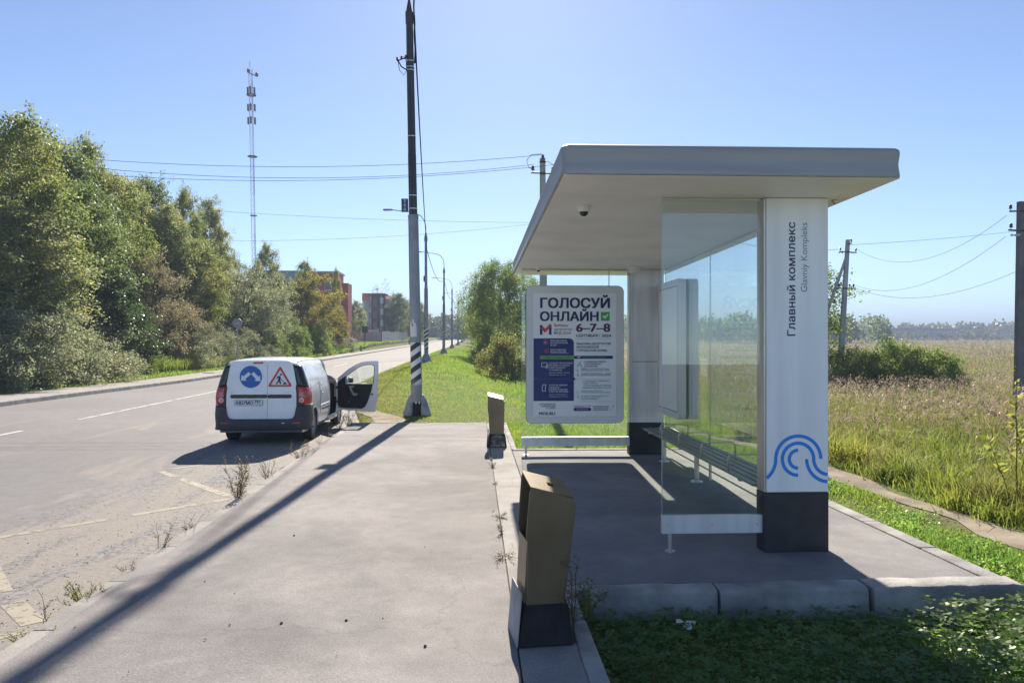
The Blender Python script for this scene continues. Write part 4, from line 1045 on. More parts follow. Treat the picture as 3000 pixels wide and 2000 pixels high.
litter_bin(0.24, 13.30, 0.285, 0.30, 0.88, 'small distant bronze litter bin with peeling paint on its plinth', 0)
# ------------------------------------------------------------------ van
VAN = (-4.12, 15.05, -0.15)
van = empty('van', VAN, 0, 'white panel van in the lay-by with one door open and road signs behind', 'van')
V_XS_Z = [.20, .35, .50, .75, .95, 1.05, 1.20, 1.40, 1.52, 1.585, 1.625, 1.648, 1.655]
V_XS_X = [.80, .845, .868, .875, .866, .855, .815, .752, .705, .655, .56, .36, .0]
def v_side(z): return float(np.interp(z, V_XS_Z, V_XS_X))
def v_crown(y): return float(np.interp(y, [0, .06, .18, .5, 1.2, 2.0, 2.5, 2.75, 3.52, 3.7, 4.15, 4.38, 4.47], [1.600, 1.628, 1.645, 1.660, 1.668, 1.655, 1.625, 1.575, 1.06, 1.015, .91, .80, .62]))
def v_wid(y): return float(np.interp(y, [0, .05, .15, .4, 3.3, 3.9, 4.25, 4.42, 4.47], [.962, .985, .996, 1, 1, .965, .88, .76, .66]))
RA, FA, WR = 0.745, 3.65, 0.305
def v_low(y):
    z = 0.235
    for a in (RA, FA):
        d = abs(y-a)
        if d < .365: z = max(z, .29 + math.sqrt(.365**2-d*d))
    return min(z, .66)
ref_u = np.linspace(0, 1, 13)
up_x = [.862, .848, .822, .788, .752, .715, .680, .640, .585, .50, .38, .20, 0.0]
up_z = [.98, 1.07, 1.18, 1.30, 1.40, 1.495, 1.555, 1.597, 1.620, 1.637, 1.648, 1.653, 1.655]
hood_x = [.862, .850, .83, .80, .76, .70, .63, .55, .46, .36, .25, .12, 0.0]
hood_f = [0, .30, .52, .66, .76, .84, .89, .925, .95, .97, .985, .995, 1.0]
def section(y):
    """right half from sill to crown"""
    cw, cr, lo = v_wid(y), v_crown(y), v_low(y)
    belt = min(.98, cr-.06) if cr > .5 else cr-.05
    pts = []
    for k in range(8):
        z = lo+(belt-lo)*k/8; pts.append((v_side(z)*cw, z))
    hb = float(sstep(2.9, 3.6, y))
    for k in range(13):
        f = (up_z[k]-.98)/(1.655-.98); f = f*(1-hb)+hood_f[k]*hb
        x = up_x[k]*(1-hb)+hood_x[k]*hb
        pts.append((x*cw, belt+f*(cr-belt)))
    return pts
ys_v = sorted(set([round(v, 3) for v in [0, .02, .05, .1, .18, .28, 2.28, 2.75, 3.2, 3.52, 3.6, 4.05, 4.15, 4.25, 4.35, 4.42, 4.47] + list(np.arange(.36, 1.14, .035)) + list(np.arange(1.2, 2.28, .12)) + list(np.arange(2.35, 3.2, .08)) + list(np.arange(3.25, 4.05, .035))]))
def inset(p, d):
    return p
def body_part(name, mat, test, off=0.0, both=True, smooth=True):
    """faces of the body loft whose (y_mid, row, side) pass the test"""
    mb = MB(); NR = 21
    for sgn in (1, -1):
        for j in range(len(ys_v)-1):
            ya, yb = ys_v[j], ys_v[j+1]
            A, B = section(ya), section(yb)
            for k in range(NR-1):
                if not test((ya+yb)/2, k, sgn): continue
                q = []
                for (pt, yy) in ((A[k], ya), (A[k+1], ya), (B[k+1], yb), (B[k], yb)):
                    x, z = pt
                    x = x*(1-off*1.15); z2 = z-off*(z-.6)*.8
                    q.append((sgn*x, yy*(1-off*.25)+off*.3+(z-.95)*.04*max(0, 1-yy/.5), z2))
                mb.add(q, [(0, 1, 2, 3)])
    me_o = mb.build(name, mat, van, recalc=False)
    bm = bmesh.new(); bm.from_mesh(me_o.data); bmesh.ops.remove_doubles(bm, verts=bm.verts, dist=1e-4); bmesh.ops.recalc_face_normals(bm, faces=bm.faces); bm.to_mesh(me_o.data); bm.free()
    if smooth:
        me_o.data.polygons.foreach_set('use_smooth', [True]*len(me_o.data.polygons)); me_o.data.set_sharp_from_angle(angle=R(50))
    return me_o
def is_open(y, k, s): return s > 0 and 2.28 < y < 3.24 and 1 <= k <= 14
def is_shield(y, k): return 2.75 < y < 3.52 and k >= 16
def is_side_glass(y, k, s): return s < 0 and 2.36 < y < 3.1 and 8 <= k <= 13
def is_right_quarter(y, k, s): return False
b_ = body_part('body', 'van_white', lambda y, k, s: not (is_open(y, k, s) or is_shield(y, k) or is_side_glass(y, k, s)))
md = b_.modifiers.new('thick', 'SOLIDIFY'); md.thickness = 0.022; md.offset = -1
body_part('windscreen', 'van_glass', lambda y, k, s: is_shield(y, k))
body_part('side_window', 'van_glass', lambda y, k, s: is_side_glass(y, k, s))
body_part('cabin_lining', 'trim_dark', lambda y, k, s: .3 < y < 2.35 and not (is_open(y, k, s) or is_shield(y, k) or is_side_glass(y, k, s)), off=0.05)
# tail closing plate
sec0 = section(0.0)
poly = [(x, z) for x, z in sec0] + [(-x, z) for x, z in reversed(sec0[:-1])]
tp = MB().prism(poly, 0.004, 0.02, 'XZ')
for v in tp.v: v.y += (v.z-.95)*.04
tp.build('tail_plate', 'seam', van)
secF = section(4.47)
poly = [(x, z) for x, z in secF] + [(-x, z) for x, z in reversed(secF[:-1])]
MB().prism(poly, 4.455, 4.47, 'XZ').build('nose_plate', 'van_plastic', van)
MB().box(-.76, .76, .35, 3.3, .24, .30).build('floor', 'trim_dark', van)
# rear doors: two leaves with rounded corners, leaning in towards the roof
def rear_y(z): return -0.012 + (z-0.95)*0.04
def leaf(name, x0, x1, outer):
    """outline from below; outer side is rounded and leans in"""
    z0, z1 = .495, 1.618
    def edge(z): return v_side(z)*.962-.185+.03*math.sin(max(0, z-.5)*1.2) if z < 1.12 else float(np.interp(z, [1.12, 1.5, 1.62], [.672, .602, .56]))
    s = outer
    pts = []
    zs = np.linspace(z0+.10, z1-.10, 14)
    side = [(s*min(.668, edge(z)), z) for z in zs]
    bot = [(s*(.655-.10+.10*math.sin(R(a))), z0+.10-.10*math.cos(R(a))) for a in range(0, 90, 15)]
    xt = side[-1][0]
    top = [(xt-s*.10*(1-math.cos(R(a))), z1-.10+.09*math.sin(R(a))) for a in range(15, 91, 15)]
    inner = x1 if s < 0 else x0
    return [(inner, z0)] + bot + side + top + [(inner, z1)]
def leaned(name, poly, th, mat, parent, extra=0.0, bevel=0.0):
    me = curve_mesh(name, [poly] if not isinstance(poly[0], list) else poly, th/2)
    me.transform(Matrix(((1, 0, 0, 0), (0, 0, -1, 0), (0, 1, 0, 0), (0, 0, 0, 1))))
    me.materials.clear()
    for v in me.vertices: v.co.y += rear_y(v.co.z)-extra
    o = link_mesh(name, me, mat, parent)
    if bevel:
        bmod = o.modifiers.new('b', 'BEVEL'); bmod.width = bevel; bmod.segments = 2; bmod.limit_method = 'ANGLE'
    return o
SPLIT = 0.115
dl = leaned('rear_door', leaf('l', -.66, SPLIT-.003, -1), .03, 'van_white', van, bevel=0.006)
dr = leaned('rear_door', leaf('r', SPLIT+.003, .66, 1), .03, 'van_white', van, bevel=0.006)
def on_rear(dy): return Matrix.Translation((0, dy, 0)) @ XF
def rear_flat(name, polys, mat, parent, extra):
    me = curve_mesh(name, polys, 0.0006); me.transform(XF); me.materials.clear()
    for v in me.vertices: v.co.y += rear_y(v.co.z)-.0155-extra
    return link_mesh(name, me, mat, parent)
def circ(cx, cz, r, n=48): return [(cx+r*math.cos(2*math.pi*k/n), cz+r*math.sin(2*math.pi*k/n)) for k in range(n)]
# soft swage line: dark trim bar, lamp, badges
for a, b, par in ((-.585, SPLIT-.006, dl), (SPLIT+.006, .575, dr)):
    me = curve_mesh('trim_bar', [rounded_rect(a, b, .893, .963, .025, 4)], 0.009); me.transform(on_rear(-.030)); me.materials.clear(); link_mesh('trim_bar', me, 'van_black', par)
me = curve_mesh('brake_lamp', [rounded_rect(-.165, .03, 1.555, 1.590, .012, 3)], 0.008); me.transform(on_rear(rear_y(1.57)-.018)); me.materials.clear(); link_mesh('brake_lamp', me, 'lamp_red', dl)
for k, xx in enumerate((-.15, -.03)):
    MB().box(xx, xx+.05, -.03, -.005, .488, .512).build('latch', 'van_black', dl, bevel=.004)
def vtext(name, body, x, z, h, w, mat, parent, bold, extra):
    o = text(name, body, mat, parent, XF, x, z, w=w, h=h, bold=bold)
    for v in o.data.vertices: v.co.y += rear_y(v.co.z)-.0155-extra
    return o
vtext('badge_lettering', 'LADA', -.60, .995, .018, .085, 'mirror_badge', dl, .01, .001)
vtext('badge_lettering', 'LARGUS', .41, .995, .018, .16, 'mirror_badge', dr, .0, .001)
MB().box(SPLIT-.10, SPLIT-.02, -.043, -.032, .915, .940).build('door_pull', 'van_plastic', dl, bevel=.004)
# number plate
pl = rear_flat('number_plate', [rounded_rect(-.50, .03, .750, .865, .008, 3)], 'sign_white', dl, .012)
rear_flat('plate_border', [rounded_rect(-.50, .03, .750, .865, .008, 3), rounded_rect(-.495, .025, .755, .860, .006, 3)], 'ink', pl, .0135)
rear_flat('plate_border', [[(-.143, .755), (-.139, .755), (-.139, .860), (-.143, .860)]], 'ink', pl, .0136)
vtext('plate_text', 'К827МО', -.472, .774, .068, .315, 'ink', pl, .02, .0145)
vtext('plate_text', '797', -.126, .795, .056, .115, 'ink', pl, .02, .0145)
vtext('plate_text', 'RUS', -.105, .765, .016, .05, 'ink', pl, .0, .0145)
rear_flat('plate_flag', [[(-.045, .764), (-.005, .764), (-.005, .771), (-.045, .771)]], 'road_sign_red', pl, .0145)
rear_flat('plate_flag', [[(-.045, .771), (-.005, .771), (-.005, .777), (-.045, .777)]], 'road_sign_blue', pl, .0145)
rear_flat('plate_bolt', [circ(-.486, .806, .006, 10)], 'ink', pl, .0146); rear_flat('plate_bolt', [circ(.016, .806, .006, 10)], 'ink', pl, .0146)
# round blue sign with two arrows
sg = rear_flat('blue_road_sign', [circ(-.205, 1.305, .222)], 'sign_white', dl, .0015)
rear_flat('disc', [circ(-.205, 1.305, .213)], 'road_sign_blue', sg, .0028)
def arrow(cx, cz, ang, L, w, hw, hl):
    p = [(-L/2, -w/2), (L/2-hl, -w/2), (L/2-hl, -hw/2), (L/2, 0), (L/2-hl, hw/2), (L/2-hl, w/2), (-L/2, w/2)]
    c, s = math.cos(R(ang)), math.sin(R(ang)); return [(cx+x*c-z*s, cz+x*s+z*c) for x, z in p]
rear_flat('arrow', [arrow(-.310, 1.305, 220, .22, .062, .145, .085)], 'sign_white', sg, .0040)
rear_flat('arrow', [arrow(-.100, 1.300, -47, .22, .062, .145, .085)], 'sign_white', sg, .0040)
# triangular roadworks sign
def rtri(cx, z0, hw, ht, r, n=5):
    P = [Vector((cx-hw, z0)), Vector((cx+hw, z0)), Vector((cx, z0+ht))]; out = []
    for i in range(3):
        p, a, b = P[i], (P[i-1]-P[i]).normalized(), (P[(i+1) % 3]-P[i]).normalized()
        half = a.angle(b)/2; d = r/math.tan(half)
        for k in range(n+1):
            t = k/n; q0, q1 = p+a*d, p+b*d
            out.append(tuple((q0*(1-t)**2+p*2*t*(1-t)+q1*t*t)))
    return out
tri = rear_flat('roadworks_sign', [rtri(.352, 1.112, .240, .405, .03)], 'road_sign_red', dr, .0015)
rear_flat('field', [rtri(.352, 1.148, .172, .292, .012)], 'sign_white', tri, .0028)
man = [[(.268, 1.165), (.300, 1.165), (.330, 1.215), (.352, 1.165), (.378, 1.165), (.356, 1.245), (.366, 1.300), (.345, 1.325), (.300, 1.312), (.282, 1.270), (.300, 1.262), (.314, 1.292), (.322, 1.290), (.312, 1.232)],
       circ(.368, 1.345, .020, 14), [(.348, 1.288), (.392, 1.240), (.440, 1.195), (.436, 1.186), (.384, 1.232), (.342, 1.276)], [(.395, 1.160), (.490, 1.160), (.455, 1.205), (.430, 1.190)]]
for k_, pg in enumerate(man): rear_flat('digging_figure', [pg], 'ink', tri, .0040+.0004*k_)
rear_flat('torn_edge', [[(.44, 1.30), (.50, 1.245), (.485, 1.225), (.52, 1.17), (.495, 1.21), (.47, 1.235), (.455, 1.265)]], 'road_sign_red', tri, .0026)
# wrapped shapes round the rear corners: bumper, lamps, dark quarter panels
def wrap(name, path, zlo, zhi, mat, parent, nz_=8, th=0.02, scale_by_side=False, prof=None):
    """path: list of (x,y) outer points; zlo/zhi functions of the path index 0..1"""
    mb = MB(); m_ = len(path)
    for i, (x, y) in enumerate(path):
        u = i/(m_-1)
        for k in range(nz_+1):
            t = k/nz_; z = zlo(u)+(zhi(u)-zlo(u))*t
            f = v_side(z)/.875*1.028 if scale_by_side else 1.0
            bulge = prof(t) if prof else 0.0
            yy = y + ((z-0.95)*0.04-.008 if scale_by_side else 0)
            mb.v.append(Vector((x*f+math.copysign(bulge, x)*min(1, abs(x)/.4), yy-bulge*(0.6 if y < .1 else 0), z)))
    w = nz_+1
    for i in range(m_-1):
        for k in range(nz_): mb.f.append((i*w+k, (i+1)*w+k, (i+1)*w+k+1, i*w+k+1))
    o = mb.build(name, mat, parent, smooth=True)
    sd = o.modifiers.new('thick', 'SOLIDIFY'); sd.thickness = th; sd.offset = 0
    return o
half = [(.890, .385), (.893, .28), (.892, .16), (.882, .07), (.850, .005), (.79, -.035), (.73, -.047), (.685, -.053), (.665, -.055), (.64, -.058), (.60, -.060), (.5, -.064), (.25, -.070), (0, -.072)]
path = half + [(-x, y) for x, y in reversed(half[:-1])]
def btop(u):
    i = u*(len(path)-1); x = abs(np.interp(i, range(len(path)), [p[0] for p in path]))
    return float(np.interp(x, [0, .54, .61, .648, .672, .9], [.488, .488, .512, .575, .745, .765]))
def bbot(u): return float(np.interp(abs(u-.5)*2, [0, .8, 1.0], [.285, .285, .32]))
bump = wrap('rear_bumper', path, bbot, btop, 'van_plastic', van, 10, .03, prof=lambda t: .014*math.sin(math.pi*t)-.02*(1-t)**3)
for s in (-1, 1):
    me = curve_mesh('reflector', [rounded_rect(s*.66-.09, s*.66+.09, .405, .435, .012, 3)], 0.004); me.transform(on_rear(-.078)); me.materials.clear(); link_mesh('reflector', me, 'lamp_red', bump)
me = curve_mesh('tow_cover', [rounded_rect(.40, .455, .412, .428, .006, 2)], 0.004); me.transform(on_rear(-.092)); me.materials.clear(); link_mesh('tow_cover', me, 'sign_white', bump)
for s in (-1, 1):
    pth = [(s*x, y) for x, y in ((.682, -.014), (.74, -.012), (.80, -.004), (.838, .02), (.862, .07), (.878, .15), (.882, .215))]
    lamp = wrap('tail_lamp', pth, lambda u: .772, lambda u: 1.118-.03*u, 'lamp_red', van, 8, .012, True, prof=lambda t: .010*math.sin(math.pi*t))
    for (xc, zc, r_, mm) in ((.765, .855, .050, 'lamp_clear'), (.765, .855, .030, 'lamp_pink')):
        MB().lathe([(0, -.012), (r_*.8, -.008), (r_, 0.0)], (s*xc, -.036-(.004 if r_ < .04 else 0), zc), 20, 'Y').build('reversing_lens', mm, lamp, smooth=True)
    me = curve_mesh('indicator_lens', [[(s*.715, .925), (s*.80, .930), (s*.80, 1.005), (s*.725, 1.005)]], 0.004); me.transform(on_rear(-.034)); me.materials.clear(); link_mesh('indicator_lens', me, 'lamp_pink', lamp)
    wrap('quarter_panel', [(s*x, y) for x, y in ((.690, -.006), (.74, -.004), (.80, .002), (.842, .03), (.868, .08), (.880, .14))], lambda u: 1.120-.03*u, lambda u: 1.53-.02*u, 'van_black', van, 8, .008, True)
# wheels
def wheel(x, y, s):
    tyre = MB().lathe([(.205, -.085), (.25, -.095), (.285, -.092), (.300, -.075), (.305, -.04), (.305, .04), (.300, .075), (.285, .092), (.25, .095), (.205, .085), (.205, -.085)], (x, y, .305), 36, 'X').build('wheel', 'tyre', van, smooth=True)
    mb = MB().lathe([(0, .05), (.055, .052), (.062, .040), (.11, .030), (.150, .055), (.185, .045), (.192, .072), (.206, .080), (.206, -.08)], (0, 0, 0), 30, 'X')
    if s < 0:
        for v in mb.v: v.x = -v.x
    for v in mb.v: v += Vector((x, y, .305))
    rim = mb.build('rim', 'rim', tyre, smooth=True)
    for k in range(10):
        t = 2*math.pi*k/10
        MB().lathe([(0, 0), (.014, 0)], (x+s*.047, y+.128*math.cos(t), .305+.128*math.sin(t)), 8, 'X').build('rim_hole', 'dark', tyre)
    return tyre
for yy in (RA, FA):
    for s in (-1, 1):
        wheel(s*.755, yy, s)
        mb = MB().lathe([(.36, -.13), (.365, 0.085), (.10, -.13)], (s*.755 if s > 0 else s*.755, yy, .30), 24, 'X', 0, math.pi)
        mb.build('wheel_well', 'dark', van)
MB().tube([(-.7, RA, .30), (.7, RA, .30)], .035, 10).build('rear_axle', 'dark', van)
MB().box(-.6, .6, .2, 2.2, .20, .24).build('underbody', 'dark', van)
MB().tube([(-.45, .05, .26), (-.45, .5, .27)], .025, 8).build('exhaust', 'pole_dark', van)
# panel seams on the right and left flank, mouldings, handle
def flank(pts, s=1, r=.0035, name='panel_seam', mat='seam'):
    P = [(s*(v_side(z)*v_wid(y)+.001), y, z) for y, z in pts]
    MB().tube(P, r, 5).build(name, mat, van)
def rr_path(y0, y1, z0, z1, r=.06, slant=0.0):
    return [(y+slant*(z-z0), z) for y, z in rounded_rect(y0, y1, z0, z1, r, 5)] + [(y1, z0+r)]
for s in (-1, 1):
    flank(rr_path(.42, 1.16, 1.07, 1.50, .07, .06), s); flank(rr_path(1.34, 2.16, 1.07, 1.50, .07, .03), s)
    flank([(1.25, z) for z in np.linspace(.50, 1.56, 14)], s, .004)
    flank([(2.26, z) for z in np.linspace(.27, 1.57, 14)], s, .004)
    flank([(y, .27) for y in np.linspace(1.12, 2.26, 8)], s, .004)
    MB().tube([(s*.645, y, v_crown(y)-.045) for y in np.linspace(.06, 2.6, 14)], .006, 5).build('roof_gutter', 'seam', van)
    # side moulding
    mb = MB(); P = [(1.32, .60), (2.22, .60)]
    mb.box(s*.868 if s > 0 else -.885, .885 if s > 0 else s*.868, 1.32, 2.22, .555, .665)
    mo = mb.build('side_moulding', 'van_white', van, bevel=.012)
    MB().box((.883 if s > 0 else -.889), (.889 if s > 0 else -.883), 1.34, 2.20, .560, .598).build('moulding_insert', 'van_plastic', mo)
    MB().box((.868 if s > 0 else -.895), (.895 if s > 0 else -.868), 1.36, 1.50, .90, .925).build('door_handle', 'van_white' if s > 0 else 'van_white', van, bevel=.006)
    MB().box((.86 if s > 0 else -.872), (.872 if s > 0 else -.86), 1.34, 1.46, .925, .955).build('handle_recess', 'van_black', van, bevel=.004)
MB().tube([(0.35, .55, 1.655), (.35, .50, 1.72)], .004, 6).build('aerial', 'ink', van)
# cabin: seats, dashboard, wheel, bulkhead
def seat(x):
    st = MB().box(x-.25, x+.25, 2.35, 2.85, .30, .62).build('seat', 'trim_dark', van, bevel=.05, seg=3)
    MB().box(x-.25, x+.25, 2.28, 2.42, .60, 1.22, Matrix.Rotation(R(8), 3, 'X')).build('backrest', 'trim_dark', st, bevel=.05, seg=3)
    MB().box(x-.13, x+.13, 2.24, 2.32, 1.24, 1.42).build('headrest', 'trim_dark', st, bevel=.03, seg=3)
seat(.38); seat(-.38)
MB().box(-.76, .76, 3.12, 3.50, .62, 1.0).build('dashboard', 'trim_dark', van, bevel=.06, seg=3)
MB().lathe([(.175, 0), (.187, .012), (.199, 0), (.187, -.012), (.175, 0)], (0, 0, 0), 24).build('steering_wheel', 'van_black', van, smooth=True, xf=Matrix.Translation((-.38, 3.02, .96)) @ Matrix.Rotation(R(62), 4, 'X'))
MB().prism([(x*.95, .3+(z-.3)*.965) for x, z in section(2.15)]+[(-x*.95, .3+(z-.3)*.965) for x, z in reversed(section(2.15)[:-1])], 2.14, 2.17, 'XZ').build('bulkhead', 'trim_dark', van)
# the door aperture: pillar edges and sill in white
MB().tube([(v_side(z)-.012, 2.285, z) for z in np.linspace(.27, 1.53, 12)], .020, 8).build('centre_pillar', 'van_white', van, smooth=True)
MB().box(.80, .862, 2.24, 3.26, .235, .30).build('sill', 'van_white', van, bevel=.01)
MB().tube([(.842, 3.25, .30), (.862, 3.26, .62), (.845, 3.26, 1.02)], .022, 8).build('hinge_pillar', 'van_white', van, smooth=True)
for z in (.55, .88): MB().box(.83, .885, 3.22, 3.30, z, z+.06).build('hinge', 'van_plastic', van, bevel=.006)
# the open front door, hinged at the front, swung far out
DM = Matrix.Translation((.872, 3.28, 0)) @ Matrix.Rotation(R(-90+78), 4, 'Z')      # u axis outward, w axis = outer face
# local door frame: u along door width (x), v up (z), thickness along +y (outer side looks forward)
def dU(px, py): return ((px-210)*.00112, .345+(1200-py)*.00112)
outer = [dU(*p) for p in ((210, 500), (330, 405), (450, 305), (640, 200), (800, 148), (960, 138), (1085, 133), (1088, 400), (1070, 700), (1050, 1000), (1030, 1200), (860, 1198), (250, 1165), (215, 1090), (205, 800))]
hole = [dU(*p) for p in ((392, 462), (500, 385), (620, 300), (720, 245), (830, 215), (960, 206), (1008, 220), (1025, 255), (1018, 420), (1000, 612), (400, 630))]
FX = DM @ XF
def dplate(name, polys, th, mat, parent, y, bevel=0.0):
    me = curve_mesh(name, polys, th/2); me.transform(DM @ Matrix.Translation((0, y, 0)) @ XF); me.materials.clear()
    o = link_mesh(name, me, mat, parent)
    if bevel:
        bmod = o.modifiers.new('b', 'BEVEL'); bmod.width = bevel; bmod.segments = 2; bmod.limit_method = 'ANGLE'
    return o
fd = dplate('front_door', [outer, hole], .07, 'van_white', van, .02, .008)
fd['label'] = 'white front door swung wide open, its dark lining facing the viewer'
dplate('door_glass', [[((x-.62)*1.0+.62, z) for x, z in hole]], .004, 'van_glass', fd, .02)
dplate('window_seal', [hole, [(.55+(x-.55)*.965, 1.19+(z-1.19)*.955) for x, z in hole]], .012, 'trim_dark', fd, -.012)
lin = dplate('door_lining', [[dU(*p) for p in ((222, 585), (300, 520), (386, 462), (384, 625), (985, 625), (945, 790), (900, 920), (862, 1020), (825, 1085), (790, 1115), (740, 1134), (500, 1130), (290, 1120), (245, 1100), (225, 1060))]], .03, 'trim_dark', fd, -.024, .008)
dplate('pull_handle', [[dU(*p) for p in ((478, 662), (500, 655), (588, 655), (590, 690), (540, 692), (535, 715), (560, 765), (605, 815), (665, 812), (655, 840), (630, 862), (595, 868), (560, 840), (515, 770), (490, 720))]], .03, 'rim', lin, -.05, .006)
dplate('latch_plate', [[dU(*p) for p in ((455, 988), (510, 990), (460, 1012))]], .006, 'rim', lin, -.042)
dplate('lock', [[dU(*p) for p in ((950, 815), (990, 815), (995, 845), (955, 850))]], .012, 'ink', fd, -.018)
dplate('inner_ledge', [[dU(*p) for p in ((400, 612), (985, 606), (985, 626), (400, 632))]], .03, 'rim', fd, -.028)
# wing mirror: stalk and housing beyond the glass, mirror facing back
mc = dU(440, 548)
mb = MB()
for a, y_ in ((0.88, .08), (1.0, .10), (1.0, .14), (.8, .19), (.4, .205)):
    mb.v += [Vector((mc[0]+.075*a*x, y_+.0, mc[1]+.075*a*z)) for x, z in ((-1, -.85), (.75, -.85), (1, -.6), (.95, .45), (.6, .85), (-.3, .95), (-1, .8))]
for i in range(4):
    for k in range(7): mb.f.append((i*7+k, i*7+(k+1) % 7, (i+1)*7+(k+1) % 7, (i+1)*7+k))
mb.f.append(tuple(range(28, 35)))
mir = mb.build('wing_mirror', 'van_plastic', fd, smooth=True, xf=DM)
mb = MB(); mb.add([(mc[0]+.064*x, .082, mc[1]+.064*z) for x, z in ((-1, -.85), (.75, -.85), (1, -.6), (.95, .45), (.6, .85), (-.3, .95), (-1, .8))], [tuple(range(7))])
mb.build('mirror_glass', 'mirror', mir, xf=DM)
# ------------------------------------------------------------------ poles and lamps
P1 = (-1.475, 19.55, 0.0)
LEAN = Matrix(((1, 0, -0.0195, 0), (0, 1, 0, 0), (0, 0, 1, 0), (0, 0, 0, 1)))
pole1 = empty('lamp_pole', (P1[0], P1[1], float(ground_z(P1[0], P1[1]))), 0, 'tall dark lamp pole with black and white stripes at the end of the pavement', 'lamp pole')
pole1.location.z = -0.02
L1 = Matrix.Identity(4); L1[0][2] = -0.0195
MB().lathe([(.145, 0), (.140, 1.0), (.138, 2.6), (.128, 4.98), (.134, 4.985), (.134, 5.06), (.100, 5.07)], n=28).build('lower_tube', 'pole', pole1, smooth=True, xf=L1)
MB().lathe([(.106, 5.06), (.104, 6.6), (.100, 6.61), (.094, 8.8), (.088, 9.95)], n=24).build('upper_tube', 'pole_dark', pole1, smooth=True, xf=L1)
MB().lathe([(.088, 9.9), (.100, 9.91), (.100, 10.2), (.082, 10.22), (.03, 10.5), (.026, 10.9)], n=18).build('cap', 'pole_dark', pole1, smooth=True, xf=L1)
arm = [(0, 0, 10.5), (0, 0, 11.3), (-.06, 0, 11.75), (-.22, 0, 12.1), (-.5, 0, 12.35), (-.9, 0, 12.48), (-2.6, 0, 12.62)]
MB().tube(arm, .028, 10).build('arm', 'pole_dark', pole1, smooth=True, xf=L1)
MB().box(-3.25, -2.6, -.11, .11, 12.58, 12.68).build('lamp_head', 'rail', pole1, bevel=.03, xf=L1)
MB().lathe([(.1405, .76), (.1395, 1.84)], n=24, a0=R(-168), a1=R(-28)).build('stripe_wrap', 'stripe', pole1, smooth=True, xf=L1)
# torn paper above the stripes
mb = MB()
for (a, b, z0, z1) in ((-155, -72, 1.98, 2.24), (-152, -128, 2.24, 2.36), (-150, -142, 2.36, 2.44), (-108, -80, 2.24, 2.33), (-118, -98, 2.33, 2.42)):
    mb.lathe([(.1402+.0003, z0), (.1392, z1)], n=6, a0=R(a), a1=R(b))
mb.build('torn_notice', 'paper', pole1, xf=L1)
for z in (5.22, 5.55, 7.05, 8.72, 8.80, 8.95):
    MB().lathe([(.112-.002*(z-5), z-.012), (.112-.002*(z-5), z+.012)], n=20).build('clamp_band', 'rail', pole1, xf=L1)
# clamp with insulators
br = MB().tube([(-.08, -.02, 8.72), (-.22, -.04, 8.80), (-.30, -.05, 8.95)], .016, 8).tube([(-.05, -.03, 9.02), (-.18, -.05, 9.00), (-.33, -.06, 8.93)], .014, 8).build('bracket', 'black_cable', pole1, xf=L1)
for k in range(3):
    MB().lathe([(0, 0), (.03, .01), (.034, .04), (.022, .055), (.03, .075), (0, .09)], (-.32+.11*k, -.06, 8.95+.03*k), 12).build('insulator', 'porcelain', br, smooth=True, xf=L1)
MB().tube([(-.30, -.05, 8.93), (-.27, -.06, 8.70), (-.16, -.07, 8.58), (-.09, -.06, 8.70), (-.10, -.05, 8.95), (-.16, -.05, 9.06)], .008, 6).build('loop_wire', 'black_cable', pole1, xf=L1)
MB().tube([(-.02-.008*math.sin(z*3), -.115, z) for z in np.linspace(5.1, 9.9, 30)], .006, 5).build('riser_wire', 'bare_wire', pole1, xf=L1)
MB().tube([(.125+.008*math.sin(z*9), -.02, z) for z in np.linspace(8.9, 11.2, 26)], .022, 6).build('twisted_cable', 'black_cable', pole1, xf=L1)
# number plate fixed sideways
np_ = MB().box(-.285, -.11, -.095, -.090, 5.12, 5.46).build('pole_number_plate', 'sign_blue', pole1, xf=L1)
for k, ch in enumerate('30А'):
    text('number', ch, 'white_print', np_, L1 @ Matrix.Translation((0, -.0965, 0)) @ XF, -.20, 5.365-.105*k, h=.075, bold=.0, align='CENTER')
# twin cast feet with a dark gap between
for s in (-1, 1):
    mb = MB(); rings = []
    for (z, r0, r1, cx) in ((0, .14, .17, .215), (.05, .14, .17, .215), (.28, .115, .115, .165), (.40, .095, .085, .145), (.50, .060, .07, .12), (.53, .03, .05, .11)):
        rings.append([(s*(cx)+r0*math.cos(2*math.pi*k/16)*1.0, .0+r1*math.sin(2*math.pi*k/16)*1.25, z) for k in range(16)])
    for rg in rings: mb.v += [Vector(p) for p in rg]
    for i in range(len(rings)-1):
        for k in range(16): mb.f.append((i*16+k, i*16+(k+1) % 16, (i+1)*16+(k+1) % 16, (i+1)*16+k))
    mb.f.append(tuple(80+k for k in range(16)))
    mb.build('cast_foot', 'foot', pole1, smooth=True)
MB().lathe([(.17, 0), (.16, .30), (.142, .34)], n=18).build('foot_core', 'dark', pole1, smooth=True)
for x in (-.03, .05): MB().box(x, x+.03, -.175, -.14, .30, .36).build('bolt', 'rail', pole1)

